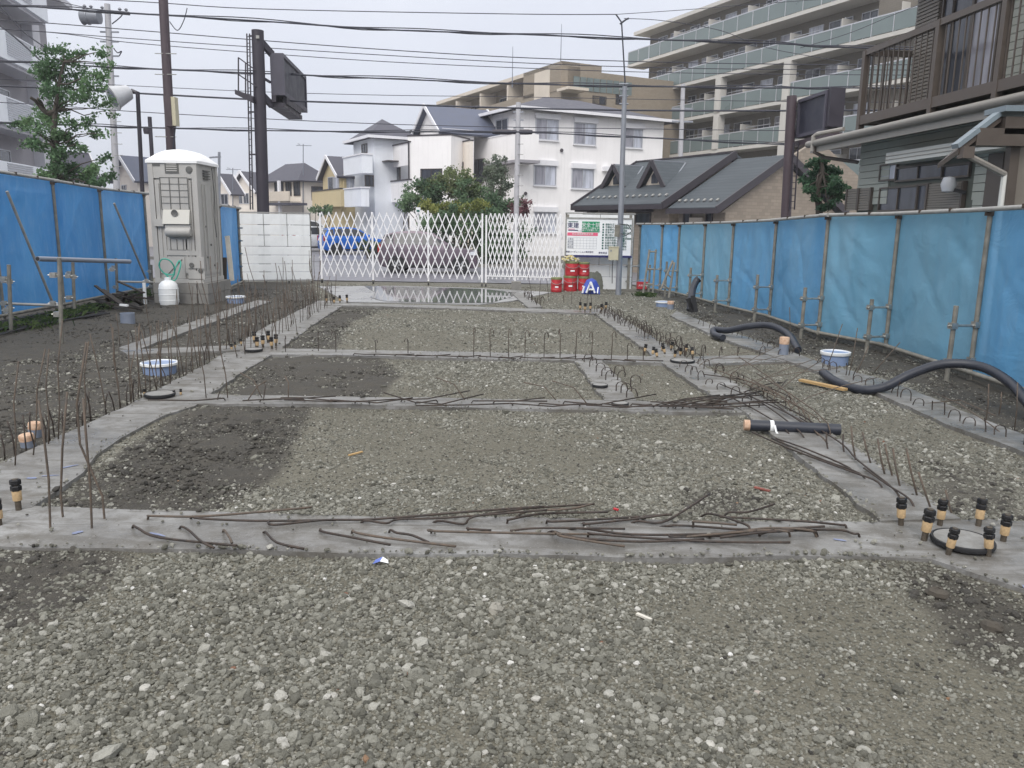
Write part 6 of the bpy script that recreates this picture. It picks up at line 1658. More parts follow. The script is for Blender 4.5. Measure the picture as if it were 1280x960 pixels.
part(MB().box(q0.x+.05,q0.x+1.0,9.12,9.16,.2,q0.z), 'board_wall', 'louver', PG)
a_, b_ = PY(1209,194,8.9), PY(1256,218,9.1); part(MB().tube([a_,b_], .035, 8), 'downpipe', 'kfascia', PG)
part(MB().tube([b_,(b_.x+.01,9.1,.1)], .035, 8), 'downpipe', 'shutter_white', PG)
q = PY(1208,186,8.9); part(MB().box(q.x-.06,q.x+.06,8.84,8.96,q.z-.1,q.z+.02), 'gutter_end', 'kdark', PG)

# ------------------------------------------------------------------ the grey apartment at the left edge
DL = Vector((-.21,1,0)).normalized()
oL = PY(68,150,47); FA4 = Facade((oL.x,oL.y), -DL)    # u towards the camera
A4 = thing('grey_apartment', 'grey apartment block with white balcony boxes at the left edge', 'apartment building', (oL.x,oL.y,-.3))
if FA4.n.x > 0: FA4.n = -FA4.n
zr = FA4.uz(60,10)[1]
part(MB().fbox(FA4,0,26,0,12,-.4,zr), 'wall', 'w_greyd', A4)
part(MB().fbox(FA4,-.9,26,-1.2,12,zr,zr+.3), 'roof_slab', 'w_grey', A4)
ua, ub = FA4.uz(47,150)[0], FA4.uz(38,150)[0]
part(MB().fbox(FA4,ua,ub,-.5,0,-.4,zr), 'pillar', 'w_grey', A4)
for i, (yt, yb) in enumerate([(57,96),(121,151),(183,216),(-8,30)]):
    u0 = FA4.uz(24,(yt+yb)/2)[0]; zt = FA4.uz(22,yt+8)[1]; 
    zt = [9.62,6.75,3.9,12.5][i]
    part(MB().fbox(FA4,u0,u0+6.5,-1.3,-1.15,zt-1.25,zt).fbox(FA4,u0,u0+.15,-1.15,0,zt-1.25,zt), 'balcony', 'w_cool', A4)
    part(MB().fbox(FA4,u0,u0+6.5,-1.15,0,zt-1.4,zt-1.25), 'balcony_floor', 'w_grey', A4)
    win(A4, FA4, u0+1.2, u0+4.0, zt-1.2, zt+.7, glass='g_dark', sill=False)
    mb = MB()
    for k in range(10): mb.fbox(FA4,u0+2.2,u0+5.2,-1.34,-1.3,zt-1.0+k*.1,zt-.95+k*.1)
    part(mb, 'grille', 'frame_silver', A4)
b = Block(82, 60, 60, 125, DLA, DLB); H8 = bthing('grey_house', 'dark roofed grey house behind the green street tree', 'house', b)
b.body(H8, -.4, b.z(222), 'w_greyd'); gable(H8, b.o, b.b, b.a, b.lb, b.la, b.z(222), 2.0, .3, 'roof_dark', 'w_greyd')

# ------------------------------------------------------------------ poles, billboards, lamps
def pole(name, label, px0, py0, px1, py1, Y, r0, r1, m, cat='utility pole'):
    a_, b_ = PY(px0,py0,Y), PY(px1,py1,Y); d = (b_-a_); k = (-.4-a_.z)/d.z; base = a_+d*k
    t = thing(name, label, cat, (base.x,base.y,-.3))
    part(MB().tube([base,b_], r0, 14, r1), 'pole', m, t); return t
UP = pole('utility_pole', 'pale concrete utility pole carrying a transformer, left of the street lamp', 146,235,134,5,30,.125,.1,'pole_conc')
q = PY(120,21,29.8); part(MB().lathe([(.0,-.22),(.22,-.2),(.24,-.15),(.24,.42),(.0,.44)], (q.x-.3,q.y,q.z), 16, 'X').lathe([(.26,.0),(.27,.03),(.26,.06)],(q.x-.3,q.y,q.z),16,'X'), 'transformer', 'pole_grey', UP)
part(MB().bar(PY(104,12,30), PY(162,17,30), .1, .1), 'crossarm', 'pole_dark', UP)
for px in (106,114,128,150,158): q = PY(px,12+(px-104)*.09,30); part(MB().lathe([(.03,0),(.07,.04),(.03,.08),(.07,.12),(.03,.17)], q, 8), 'insulator', 'insul', UP)
for y in (40,52,70,95): q = PY(136,y,30); part(MB().bar(q-Vector((.3,0,0)), q+Vector((.35,0,0)), .06, .05), 'bracket', 'pole_grey', UP)
for y in range(110,220,14): q = PY(139+ (y-110)*.05,y,29.85); part(MB().tube([q, q+Vector((.3,0,0))], .012, 5), 'step_bolt', 'galv', UP)
for s_ in ([(140,30),(150,22),(153,18)],[(142,60),(147,66),(152,64),(149,70)],[(101,16),(101,26),(106,31),(111,26)]):
    part(MB().tube(smooth_path([PY(x,y,29.8) for x,y in s_],4), .02, 5), 'jumper_wire', 'cable', UP)
BP = pole('utility_pole', 'thick brown steel pole with a grey cabinet behind the portable toilet', 214,190,203,-20,22,.125,.115,'pole_brown')
q0, q1 = PY(208,121,21.8), PY(224,159,21.8)
part(MB().box(q0.x+.0,q1.x-.1,21.6,21.86,q1.z,q0.z), 'cabinet_side', 'pole_brown', BP); part(MB().box(q1.x-.1,q1.x,21.62,21.84,q1.z+.02,q0.z-.02), 'cabinet_door', 'beige_box', BP)
for y in (67,93,171): q = PY(207,y,21.9); part(MB().tube([q-Vector((.28,0,0)), q+Vector((.28,0,0))], .012, 5), 'step_bolt', 'galv', BP)
part(MB().tube([PY(219,160,21.8),PY(217,180,21.8),PY(216,200,21.8)], .02, 5), 'conduit', 'cable', BP)
SL = pole('street_lamp', 'dark steel lamp post with a big grey floodlight tilted down', 178,240,172,115,23,.06,.055,'pole_dark','street lamp')
part(MB().tube([PY(173,117,23),PY(164,113,23)], .05, 8), 'arm', 'pole_dark', SL)
q = PY(151,119,22.7); hd = MB().lathe([(.08,-.30),(.19,-.24),(.24,-.05),(.3,.18),(.33,.2),(.33,.24),(.3,.24)], n=20).build('lamp_head', M['lamp_shell'], SL)
hd.location = q-root_loc(SL); hd.rotation_euler = Vector((-.66,-.6,-.42)).to_track_quat('Z','Y').to_euler()
MB().lathe([(.31,.225),(.2,.25),(.0,.26)], n=20).build('lamp_lens', M['lamp_glass'], hd)
P2_ = pole('street_pole', 'short dark pole standing between the lamp post and brown pole', 190,195,187,146,30,.07,.07,'pole_dark')
q = PY(184,163,30); part(MB().lathe([(.12,-.12),(.14,0),(.12,.12)], q, 10), 'signal_box', 'pole_dark', P2_)
WP = pole('utility_pole', 'pale concrete utility pole in front of the white three storey house', 644,345,648,128,32,.11,.095,'pole_conc')
for px in (628,653): q = PY(px,165,32); part(MB().lathe([(.0,-.4),(.08,-.38),(.1,-.2),(.1,.2),(.08,.38),(.0,.4)], q, 10, 'X'), 'splice_box', 'pole_dark', WP)
for y in (140,150,160): q = PY(648,y,32); part(MB().bar(q-Vector((.2,0,0)), q+Vector((.2,0,0)), .05, .05), 'bracket', 'pole_grey', WP)
for y in range(180,330,13): q = PY(647,y,31.9); part(MB().tube([q, q+Vector((.22,0,0))], .011, 5), 'step_bolt', 'galv', WP)
GP_ = pole('utility_pole', 'grey utility pole in front of the balcony apartment block', 850,215,854,105,40,.12,.1,'pole_conc')
for y in (136,152): q = PY(853,y,40); part(MB().bar(q-Vector((.5,0,0)), q+Vector((.5,0,0)), .08, .08), 'crossarm', 'pole_grey', GP_)
q = PY(274,193,45); AP_ = pole('utility_pole', 'thin distant pole with a short crossarm above the toilet roof edge', 274,240,274,190,45,.08,.07,'pole_grey')
part(MB().bar(PY(262,197,45), PY(276,196,45), .08, .08), 'crossarm', 'pole_grey', AP_)
for px,yt,yb,Y,l in [(379,180,212,60,'thin television antenna on the dark hip roof'),(291,210,240,62,'small television antenna beside the portable toilet')]:
    t = pole('television_antenna', l, px,yb,px,yt,Y,.04,.03,'antenna','antenna')
    q = PY(px,yt+2,Y); part(MB().bar(q-Vector((.5,0,0)), q+Vector((.6,0,0)), .04, .04).bar(q-Vector((.3,.3,-.1)), q+Vector((-.3,.3,.1)), .03, .03), 'array', 'antenna', t)
# left billboard on its dark post
BB = pole('billboard', 'tall dark billboard post with ladder, platform and box sign seen edge on', 329,262,322,38,23,.17,.16,'pole_dark','billboard')
e0 = PY(337,66,23.2); e1 = PY(356,119,23.2); wv = e1.x-e0.x; dv = SV
def bbx(u,v,zz): p = Vector((e0.x,23.2,0)) + Vector((1,0.02,0))*u + dv*v; return Vector((p.x,p.y,zz))
Lb = 3.6; zt, zb_ = e0.z, e1.z
def bbox(u0,u1,v0,v1,z0,z1,name,m): return part(MB().hexa([bbx(u0,v0,z0),bbx(u1,v0,z0),bbx(u1,v1,z0),bbx(u0,v1,z0),bbx(u0,v0,z1),bbx(u1,v0,z1),bbx(u1,v1,z1),bbx(u0,v1,z1)]), name, m, BB)
bbox(0,wv-.06,0,Lb,zb_,zt,'sign_box','board_frame')
bbox(wv-.06,wv-.04,.12,Lb-.1,zb_+.12,zt-.1,'sign_face','board_dark')
bbox(wv-.06,wv,0,.12,zb_,zt,'frame_bar','board_frame'); bbox(wv-.06,wv,Lb-.1,Lb,zb_,zt,'frame_bar','board_frame')
bbox(wv-.06,wv,.12,Lb-.1,zt-.1,zt,'frame_bar','board_frame'); bbox(wv-.06,wv,.12,Lb-.1,zb_,zb_+.12,'frame_bar','board_frame')
bbox(-.1,wv-.05,.1,Lb*.8,zb_-.3,zb_-.18,'support_beam','pole_dark'); bbox(.0,.12,.0,Lb*.7,zb_-.18,zb_-.002,'support_beam','pole_dark'); bbox(.25,.36,.3,Lb*.7,zb_-.18,zb_-.002,'support_beam','pole_dark')
part(MB().bar(PY(326,52,23), PY(340,68,23.3), .12, .16).bar(PY(327,118,23), PY(340,132,23.3), .12, .16).bar(PY(330,98,23), PY(338,103,23.2), .05, .06), 'bracket', 'pole_dark', BB)
lad = MB()
for px0,px1 in ((308.5,313),(312,316)): lad.bar(PY(px0,42,23), PY(px1,262,23), .03, .03)
for y in range(46,262,8): lad.bar(PY(308.8+(y-42)*.02,y,23), PY(312+(y-42)*.02,y,23), .018, .018)
part(lad, 'ladder', 'pole_dark', BB)
pl0, pl1 = PY(298,114,23), PY(320,125,23)
part(MB().hexa([(pl0.x,22.7,pl0.z-.12),(pl1.x,22.7,pl1.z-.12),(pl1.x,23.8,pl1.z-.05),(pl0.x,23.8,pl0.z-.05),(pl0.x,22.7,pl0.z),(pl1.x,22.7,pl1.z+.05),(pl1.x,23.8,pl1.z+.1),(pl0.x,23.8,pl0.z+.05)]), 'platform', 'pole_dark', BB)
mb = MB()
for a_, c_ in [((298,72),(298,114)),((298,72),(320,88)),((298,93),(320,108)),((307,79),(307,118))]: mb.bar(PY(*a_,22.8), PY(*c_,22.8), .03, .03)
part(mb, 'handrail', 'pole_dark', BB)
for y in (45,140,193): part(MB().bar(PY(311,y,23), PY(322,y,23), .04, .04), 'ladder_bracket', 'pole_dark', BB)
part(MB().box(PY(318,0,22.82).x,PY(322,0,22.82).x,22.80,22.83,PY(320,48,22.8).z,PY(320,44,22.8).z), 'number_plate', 'galv', BB)
# right billboard
B5 = pole('billboard', 'dark square billboard on a brown post in front of the balcony apartment block', 982,278,990,120,22.5,.14,.13,'pole_brown','billboard')
oR = PY(998,150,22.5); FRb = Facade((oR.x,oR.y), -SV)
u1 = FRb.uz(1034,140)[0]; zt, zb_ = PY(998,125,22.5).z, PY(998,173,22.5).z
part(MB().fbox(FRb,0,u1,.02,.3,zb_,zt), 'sign_box', 'board_frame', B5); part(MB().fbox(FRb,.08,u1-.08,.0,.019,zb_+.08,zt-.08), 'sign_face', 'board_dark', B5)
for a_,b_,c_,d__ in [(0,u1,zt-.08,zt),(0,u1,zb_,zb_+.08)]: part(MB().fbox(FRb,a_,b_,-.06,.02,c_,d__), 'frame_bar', 'board_frame', B5)
for a_,b_ in [(0,.08),(u1-.08,u1)]: part(MB().fbox(FRb,a_,b_,-.06,.02,zb_+.08,zt-.08), 'frame_bar', 'board_frame', B5)
part(MB().fbox(FRb,u1,u1+.16,-.02,.35,zb_+.1,zt+.03), 'sign_end', 'pole_dark', B5)
part(MB().fbox(FRb,-.2,u1+.4,.0,.25,zb_-.2,zb_-.06), 'support_beam', 'pole_brown', B5)
mb = MB()
for px in (990,996): mb.bar(PY(px+2,178,22.3), PY(px-3,262,22.3), .03, .03)
for y in range(180,262,8): mb.bar(PY(991.5-(y-178)*.06,y,22.3), PY(998-(y-178)*.06,y,22.3), .018, .018)
part(mb, 'ladder', 'pole_dark', B5)

# ------------------------------------------------------------------ overhead wires
def wire(label, pts, Y0, Y1, r, twin=0):
    n = len(pts); P_ = []
    for i, (x, y) in enumerate(pts):
        P_.append(PY(x, y, lerp(Y0, Y1, (x+300)/1700)))
    P_ = smooth_path(P_, 6)
    mb = MB().tube(P_, r, 5)
    if twin:
        mb.tube([p + Vector((0,0,.04+.03*math.sin(i*.8))) for i, p in enumerate(P_)], r*.7, 5)
        mb.tube([p + Vector((0,.05,-.03*math.cos(i*1.1))) for i, p in enumerate(P_)], r*.7, 5)
    tag(mb.build('overhead_wire', M['cable']), label, 'wire', 'overhead wires along the road')
wire('uppermost thin overhead wire, running to the tip of the slender service pole', [(-300,-14),(130,0),(320,11),(640,17.5),(770,18)], 24, 22, .012)
wire('thin wire rising from the service pole tip towards the apartment roof', [(770,18),(860,12),(960,4),(1100,-6)], 20, 36, .011)
wire('thick bundled overhead cable, second from the top, level with the transformer', [(-300,-8),(0,6),(135,15),(320,26),(480,37),(640,42.5),(800,49),(960,54),(1080,60),(1400,70)], 25, 25, .022, 1)
wire('thin overhead wire just under the topmost bundled cable', [(-300,10),(0,25),(160,37),(320,50),(480,62),(640,71.5),(800,77),(960,80),(1100,81),(1400,80)], 26, 26, .014)
wire('thin overhead wire third of three close lines above the billboard box', [(-300,20),(0,36),(160,48),(320,59),(480,69),(640,78),(800,84),(1000,87),(1400,88)], 26, 26, .012)
wire('thin overhead wire crossing directly behind the top of the billboard box', [(-300,24),(30,38),(160,53),(320,66),(480,77),(640,84.5),(800,90),(1000,93),(1400,95)], 27, 27, .012)
wire('bundled overhead cable crossing the middle of the billboard box', [(-300,62),(0,76),(160,85),(320,91.5),(450,97),(640,104.5),(800,108),(960,110),(1080,110),(1400,112)], 24.5, 24.5, .02, 1)
wire('faint thin overhead wire between the two thick cables at the billboard', [(-300,92),(0,99),(160,107),(320,114.5),(480,119),(640,121),(800,124),(1000,127),(1400,130)], 27, 27, .01)
wire('thickest single black overhead cable passing the lamp and billboard base', [(-300,100),(0,107.5),(160,116),(320,124.5),(480,130),(640,135),(800,138),(960,138.5),(1060,138),(1400,137)], 24, 24, .026)
wire('thin overhead wire just above the lowest cable, reaching the house gable', [(-300,118),(0,128),(160,139),(320,148),(480,155),(640,159),(800,161),(960,163),(1400,166)], 26, 26, .012)
wire('lowest thick overhead cable, passing above the toilet and white houses', [(-300,142),(50,155),(160,159),(320,163),(480,165),(640,165),(800,172),(960,180),(1060,184)], 25, 32, .02, 1)
wire('thick service cable sagging steeply from the left edge to the apartment wall', [(-60,-10),(0,32),(25,52),(50,75)], 30, 30, .03)
wire('second service cable sagging from the upper left corner to the tree', [(-40,-24),(0,8),(30,40),(65,65)], 30, 30, .022)
wire('wire curving from the bundle down to the brown pole top', [(234,10),(230,25),(222,38),(212,27)], 22, 22, .012)
wire('thin wire reaching the grey pole in front of the apartment balconies', [(780,23),(830,26),(900,38),(960,60),(1060,78)], 19, 32, .011)
wire('thin wire running up to the corner of the balcony apartment roof railing', [(1000,60),(1060,42),(1118,18),(1180,-6)], 30, 30, .012)
wire('thin wire in the upper left corner above the transformer', [(40,-6),(100,8),(132,14)], 29, 29, .012)

# ------------------------------------------------------------------ trees and bushes
def leaves(n, centers, size, seed, flatten=.8):
    """leaf clumps: centers = (point, radius); small bent leaves through each clump's volume"""
    rnd = np.random.default_rng(seed); C = np.array([tuple(c[0]) for c in centers]); RR = np.array([c[1] for c in centers])
    w = RR**2; idx = rnd.choice(len(C), n, p=w/w.sum())
    d = rnd.normal(size=(n,3)); sub = rnd.normal(size=(len(C)*7,3))*.55; pick = idx*7+rnd.integers(0,7,n)
    p = C[idx] + (sub[pick]*.95 + d*.3)*(RR[idx]*1.1)[:,None]*np.array([1,1,flatten])
    a = rnd.normal(size=(n,3)); a[:,2] -= .3; a /= np.linalg.norm(a,axis=1)[:,None]
    b = np.cross(a, rnd.normal(size=(n,3))); b /= np.linalg.norm(b,axis=1)[:,None]
    s = size*rnd.uniform(.6,1.3,n)[:,None]
    v = np.stack([p-a*s*.5, p+b*s*.28, p+a*s*.55, p-b*s*.28], 1).reshape(-1,3)
    f = np.arange(n*4).reshape(n,4)
    tone = np.repeat(np.clip(rnd.random(len(C))[idx]*.55+rnd.random(n)*.45,0,1), 4)
    return v, f, tone
def crown(name, par, m, *args):
    v, f, tone = leaves(*args); me = bpy.data.meshes.new(name); off = np.array(root_loc(par))
    me.from_pydata((v-off).tolist(), [], f.tolist()); me.materials.append(M[m])
    me.attributes.new('tone','FLOAT','POINT').data.foreach_set('value', tone.astype(np.float32))
    o = bpy.data.objects.new(name, me); COL.objects.link(o); o.parent = par; return o
def limb(mb, a_, b_, r0, r1, seed):
    rnd = random.Random(seed); L = (b_-a_).length; pts = [a_]
    for k in range(1,4): pts.append(a_.lerp(b_,k/4)+Vector((rnd.uniform(-1,1),rnd.uniform(-1,1),rnd.uniform(-.5,1)))*L*.07)
    mb.tube(pts+[b_], r0, 6, r1)
def tufts(seq, Y, s, seed, dj=.9):
    rnd = random.Random(seed); out = []
    for x, y, r in seq:
        yy = Y+rnd.uniform(-dj,dj); out.append((PY(x,y,yy), r*yy/1020*s))
    return out
# left street tree
Y = 20; seq = [(66,112,12),(72,134,11),(64,152,10),(72,188,11),(66,92,10),(64,72,14),(80,66,8),(95,82,13),(120,95,13),(128,66,8),(132,80,8),(60,98,15),(85,105,13),(110,108,11),(132,132,10),(142,143,5),(102,125,13),(74,122,13),(30,152,10),(20,156,6),(45,166,12),(38,180,8),(60,150,12),(75,166,13),(95,156,11),(118,166,7),(130,168,5),(112,152,8),(50,182,8),(85,180,11),(105,186,7),(70,200,13),(58,216,11),(90,206,13),(115,212,11),(130,198,7),(136,222,9),(104,224,13),(78,226,12),(125,228,10),(55,88,9),(104,68,6)]
T1 = thing('street_tree', 'bushy green street tree with bare cut branches behind the left fence', 'tree', (PY(70,200,Y).x,Y,0))
tf = tufts(seq, Y, 1.0, 1); mb = MB(); base = PY(72,262,Y)
tk = [Vector((base.x,Y,-.1)), PY(70,225,Y), PY(67,180,Y), PY(69,140,Y), PY(74,105,Y), PY(80,78,Y)]
mb.tube(smooth_path(tk,4), .095, 9, .025)
for i, (c, r_) in enumerate(tf):
    k = min(range(1,len(tk)), key=lambda k: abs(tk[k].z-(c.z-.25))); limb(mb, tk[k], c, .022, .006, i)
limb(mb, PY(60,142,Y), PY(38,122,Y-.3), .06, .035, 91); limb(mb, PY(56,138,Y), PY(47,123,Y-.3), .045, .03, 92); limb(mb, tk[3], PY(60,142,Y), .07, .06, 93)
part(mb, 'trunk', 'bark', T1); crown('crown', T1, 'leaf', 10500, tf, .085, 2)
# pine behind the right fence
Y = 18.5; seq = [(1024,205,9),(1034,210,10),(1046,214,7),(1014,224,10),(1006,230,6),(1028,226,10),(1042,232,11),(1055,234,7),(1018,236,9),(1036,244,9),(1048,246,7),(1036,256,8),(1022,248,6),(1010,238,7),(1028,198,5)]
T2 = thing('pine_tree', 'small cloud pruned pine between the dark sign post and sage house', 'tree', (PY(1024,260,Y).x,Y,0))
tf = tufts(seq, Y, 1.0, 5, .4); mb = MB(); tk = [PY(1024,300,Y), PY(1024,262,Y), PY(1022,235,Y), PY(1028,215,Y), PY(1026,198,Y)]
mb.tube(smooth_path(tk,4), .1, 8, .03)
mb.tube(smooth_path([PY(1028,262,Y),PY(1040,245,Y),PY(1046,230,Y)],4), .05, 6, .02)
for i,(c,r_) in enumerate(tf): limb(mb, tk[2+i%2], c, .025, .008, i)
part(mb, 'trunk', 'bark', T2); crown('crown', T2, 'needle', 8000, tf, .075, 6, .6)
# bushes beyond the gate
def bush(name, label, seq, Y, m, n, size, seed, cat='shrub', stem=(0,0), dj=.8):
    tf = tufts(seq, Y, 1.0, seed, dj); c = sum((t[0] for t in tf), Vector())/len(tf)
    t = thing(name, label, cat, (c.x, Y, -.27)); mb = MB()
    for i, (q, r_) in enumerate(tf): limb(mb, Vector((lerp(c.x,q.x,.5),Y,-.3)), q, .05, .012, i+seed)
    part(mb, 'stem', 'bark', t); crown('foliage', t, m, int(n*1.5), tf, size*.85, seed)
bush('garden_shrub', 'broad dark green shrub mass beyond the lattice gate', [(515,250,12),(530,242,14),(545,250,14),(560,262,12),(578,240,14),(595,248,14),(612,252,14),(628,256,12),(640,264,10),(505,258,8),(585,262,14),(610,268,12)], 37, 'leaf_dark', 5200, .17, 11)
bush('garden_shrub', 'pale flowering crown of the shrub in front of the cream wall', [(540,232,11),(552,226,11),(566,222,11),(578,226,11),(590,236,10),(560,236,11),(530,240,9)], 37.6, 'leaf_olive', 3400, .15, 12)
bush('garden_shrub', 'yellow green shrub just above the purple car roof', [(536,258,9),(548,262,9),(560,256,8),(600,262,9),(592,258,7),(572,264,8)], 35.2, 'leaf_yellow', 2000, .14, 13)
bush('garden_tree', 'thin grey green young tree in front of the white house corner', [(612,208,7),(622,202,7),(630,212,8),(616,222,9),(626,226,9),(634,232,7),(612,236,8),(624,242,9),(606,220,6),(632,200,4)], 38, 'leaf_grey', 2200, .13, 14, 'tree')
bush('garden_shrub', 'dull red leaved shrub behind the pale concrete utility pole', [(650,258,7),(658,256,6),(646,266,6),(656,266,6)], 36, 'leaf_red', 900, .13, 15)
bush('garden_hedge', 'tall green hedge running behind the purple car', [(530,280,13),(545,285,13),(560,282,13),(575,285,13),(590,284,13),(605,286,13),(620,284,12),(600,300,13),(610,312,13),(598,322,12),(622,300,12),(630,314,12),(615,328,11),(640,300,11),(645,318,11),(655,290,10),(560,268,10),(590,268,10),(615,270,10)], 34.6, 'leaf_dark', 6500, .15, 16, 'hedge')
bush('garden_hedge', 'low clipped yellowish hedge between the blue car and purple car', [(452,306,5),(460,307,5),(468,306,5),(476,307,5),(484,307,5)], 40, 'leaf_olive', 900, .13, 17, 'hedge', dj=.3)
bush('garden_shrub', 'small leafy shoot by the drain pipe of the white houses', [(507,236,5),(511,244,5),(506,250,5)], 41, 'leaf_dark', 260, .14, 18)
bush('garden_shrub', 'low green bush between the beige house and white panel fence', [(395,262,6),(405,266,6),(412,262,5)], 48, 'leaf_dark', 500, .16, 19)

# ------------------------------------------------------------------ cars
def carpaint(name, col): return mat(name, col, .28, .04, 3, metal=.25, spec=.6)
M['glass_car'] = glassmat('car_window_glass', S(44,46,52), .2)
M['rim'] = mat('alloy_rim', S(190,192,196), .3, .08, 10, metal=.7)
M['tail'] = mat('tail_light_red', S(160,28,36), .2, .1, 10); M['head'] = mat('head_light_clear', S(210,214,220), .15, .05, 10)
def car(label, loc, rz, L, W, H, paint, name='parked_car'):
    t = thing(name, label, 'car', loc, rz, 'cars parked beyond the gate')
    k = L/3.4; hH = H/1.5; wW = W/1.48
    st = [(-1.70,.28,.55,.55,.56,.5),(-1.66,.2,.7,.705,.64,.56),(-1.5,.19,.8,.81,.69,.6),(-1.15,.19,.88,.9,.73,.62),(-.85,.19,.93,.95,.735,.62),(-.5,.19,.94,1.22,.74,.59),(-.2,.19,.95,1.42,.74,.57),(.2,.19,.96,1.49,.74,.56),(.7,.19,.96,1.5,.74,.555),(1.15,.19,.97,1.46,.735,.55),(1.45,.2,.98,1.36,.72,.545),(1.6,.24,.97,1.12,.70,.58),(1.68,.3,.9,.92,.66,.58),(1.70,.34,.75,.76,.62,.56)]
    vs, fs = [], []; m = 10
    for x, zb, zm, zr, wm, wr in st:
        x*=k; zb*=hH; zm*=hH; zr*=hH; wm*=wW; wr*=wW
        ring = [(-wm*.9,zb),(-wm,zb+.12),(-wm,zm*.8),(-wm*.97,zm),(-wr,zr-.03),(wr,zr-.03),(wm*.97,zm),(wm,zm*.8),(wm,zb+.12),(wm*.9,zb)]
        if zr-zm > .1: ring[4], ring[5] = (-wr,zr-.03), (wr,zr-.03)
        vs += [(x,y,z) for y,z in ring]
    n = len(st)
    for i in range(n-1):
        for j in range(m): fs.append((i*m+j,i*m+(j+1)%m,(i+1)*m+(j+1)%m,(i+1)*m+j))
    fs += [tuple(reversed(range(m))), tuple((n-1)*m+j for j in range(m))]
    MB().add(vs, fs, True).build('body', paint, t)
    def P(i, side, f, off=.012):
        x, zb, zm, zr, wm, wr = st[i]; y0, z0, y1, z1 = wm*.97*wW, zm*hH, wr*wW, (zr-.03)*hH
        return Vector((x*k, side*(lerp(y0,y1,f)+off), lerp(z0,z1,f)+.004))
    for s_ in (-1,1):
        for ia, ib in ((5,7),(7,9),(9,10)):
            for i in range(ia, ib):
                lo, hi = .08, (.86 if i > 5 else .8)
                MB().quad(P(i,s_,lo)+Vector((.02,0,0)),P(i+1,s_,lo)-Vector((.02 if i+1 == ib else 0,0,0)),P(i+1,s_,hi)-Vector((.02 if i+1 == ib else 0,0,0)),P(i,s_,hi)+Vector((.02,0,0))).build('side_window', M['glass_car'], t)
        for xs in (-.62, .3, 1.02):
            MB().box(xs*k-.006,xs*k+.006,s_*.74*wW-.008,s_*.74*wW+.008,.26*hH,.92*hH).build('door_seam', M['rubber'], t)
        MB().box(-1.0*k,1.0*k,s_*.738*wW-.01,s_*.738*wW+.012,.22*hH,.3*hH).build('sill_trim', M['rubber'], t)
        MB().box((-.05)*k,(.1)*k,s_*.745*wW-.012,s_*.745*wW+.012,.82*hH,.845*hH).build('door_handle', paint, t)
        MB().lathe([(.0,-.09),(.07,-.06),(.08,.0),(.05,.05)], (-.68*k, s_*.80*wW, 1.0*hH), 10, 'X').build('mirror', paint, t)
        MB().box(-1.66*k,-1.45*k,s_*.62*wW-.07,s_*.62*wW+.07,.66*hH,.78*hH).build('headlight', M['head'], t)
        MB().box(1.6*k,1.705*k,s_*.62*wW-.07,s_*.62*wW+.07,.72*hH,1.0*hH).build('taillight', M['tail'], t)
    MB().quad(P(4,-1,.5,-.06),P(6,-1,.95,-.04),P(6,1,.95,-.04),P(4,1,.5,-.06)).build('windscreen', M['glass_car'], t).location = (-.012,0,.035)
    MB().quad(P(10,-1,.9,-.05),P(11,-1,.4,-.05),P(11,1,.4,-.05),P(10,1,.9,-.05)).build('rear_window', M['glass_car'], t).location = (.03,0,.03)
    MB().box(1.69*k,1.715*k,-.22,.22,.5*hH,.62*hH).build('number_plate', M['sign_white'], t)
    MB().box(-1.715*k,-1.69*k,-.22,.22,.36*hH,.48*hH).build('number_plate', M['sign_white'], t)
    r_ = .29*hH
    for x in (-1.12*k, 1.06*k):
        for s_ in (-1,1):
            w_ = MB().lathe([(r_*.62,-.085),(r_*.93,-.09),(r_,-.06),(r_,.06),(r_*.93,.09),(r_*.62,.085)], n=22, axis='Y').build('wheel', M['rubber'], t); w_.location = (x, s_*(.66*wW), r_)
            mb = MB().lathe([(r_*.64,0),(r_*.58,s_*.03),(r_*.56,0)], (0,s_*.062,0), 20, 'Y').lathe([(.0,0),(.06,0),(.05,s_*.03),(.0,s_*.03)], (0,s_*.05,0), 10, 'Y')
            for q in range(6): a_ = q*math.pi/3; mb.bar((.04*math.cos(a_),s_*.07,.04*math.sin(a_)), (r_*.6*math.cos(a_),s_*.07,r_*.6*math.sin(a_)), .03, .05, (0,1,0))
            mb.build('rim', M['rim'], w_)
            MB().lathe([(.0,0),(r_*.6,0)], (0,s_*.04,0), 16, 'Y').build('rim_disc', M['toilet_dark'], w_)
            arch = MB().lathe([(r_*1.0,-.01),(r_*1.14,0),(r_*1.14,.012),(r_*1.0,.012)], (x,s_*.742*wW,r_), 20, 'Y').build('wheel_arch', M['rubber'], t)
    return t
q = G(535,339,-.26)
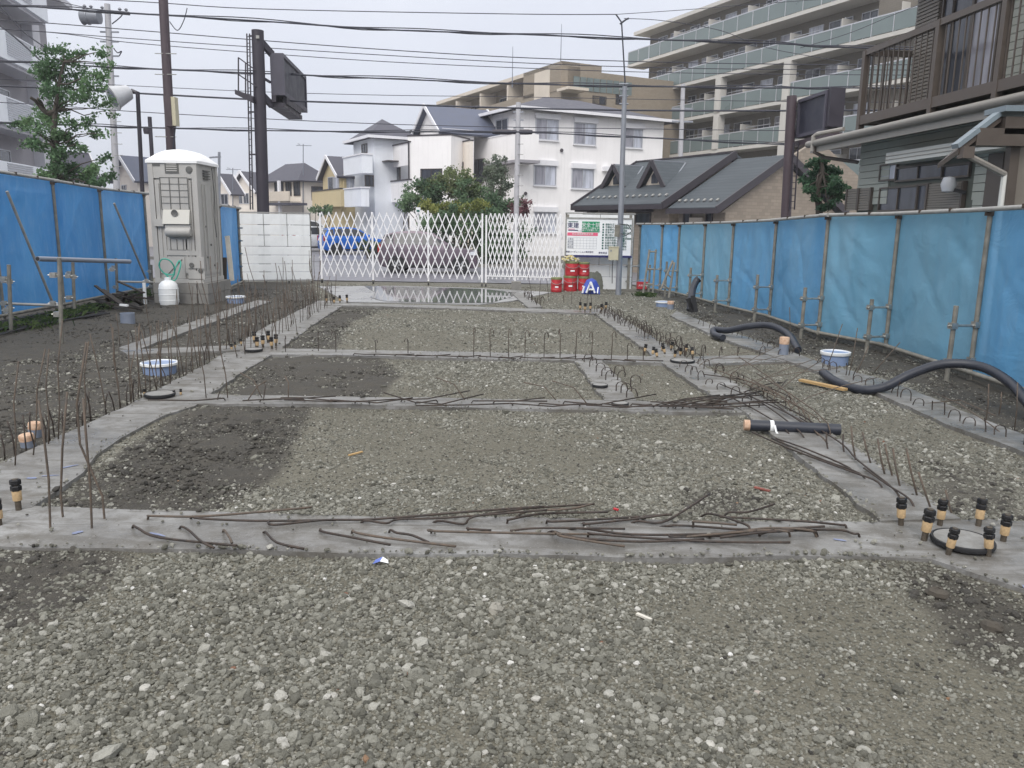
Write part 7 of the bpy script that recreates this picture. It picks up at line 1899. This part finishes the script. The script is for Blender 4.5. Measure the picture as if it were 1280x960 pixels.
c = PY(536,330,29); car('dusky purple hatchback parked on the road right behind the lattice gate', (c.x,29.2,-.26), math.pi+.02, 3.5, 1.48, 1.5, carpaint('purple_paint', S(104,92,103)))
c = PY(440,305,45); car('bright blue hatchback parked behind the left part of the gate', (c.x,45,-.26), math.pi+.5, 3.5, 1.5, 1.5, carpaint('blue_paint', S(30,104,200)))
c = PY(397,300,49); car('white car parked nearest the white panel fence beside the blue car', (c.x,49,-.26), math.pi+.75, 3.9, 1.6, 1.5, carpaint('white_car_paint', S(226,228,230)))
c = PY(400,290,60); car('white minivan roof showing behind the other parked cars', (c.x,58,-.26), math.pi+.3, 4.2, 1.7, 1.9, carpaint('silver_car_paint', S(206,208,212)))
# pale blue sign plate and white bollard seen through the gate
c = PY(485,312,33.2); t = thing('white_bollard', 'white post with a pale blue cap beyond the lattice gate', 'bollard', (c.x,33.8,-.27))
part(MB().lathe([(.06,0),(.06,1.0)], (c.x,33.8,-.3), 10), 'post', 'white_paint', t); part(MB().lathe([(.07,.7),(.09,.72),(.09,.95),(.0,1.0)], (c.x,33.8,-.0), 10), 'cap', 'pvc_blue', t)
c = PY(523,263,30); t = thing('road_sign', 'small square sign on a white post behind the gate and purple car', 'sign', (c.x,33,-.27))
part(MB().tube([(c.x*1.1,33,-.3),(c.x*1.1,33,PY(523,262,33).z)], .04, 8), 'post', 'white_paint', t); q = PY(523,263,33); part(MB().box(q.x-.09,q.x+.09,32.9,32.95,q.z-.12,q.z+.12), 'plate', 'sign_white', t)
part(MB().box(q.x-.06,q.x+.06,32.89,32.9,q.z-.06,q.z+.02), 'symbol', 'sign_teal', t)
# ------------------------------------------------------------------ damp air
t = NT('damp_air'); hz = t.n.new('ShaderNodeVolumePrincipled')
hz.inputs['Color'].default_value = (.94,.96,1,1); hz.inputs['Density'].default_value = .0011; hz.inputs['Anisotropy'].default_value = .2
t.n.remove(t.p); t.l.new(hz.outputs[0], t.out.inputs['Volume'])
ho = MB().box(-960, 960, -75, 1260, -2.0, 30).build('haze', t.m); ho['kind'] = 'stuff'; ho['label'] = 'thin damp haze over the whole site and street'; ho['category'] = 'haze'
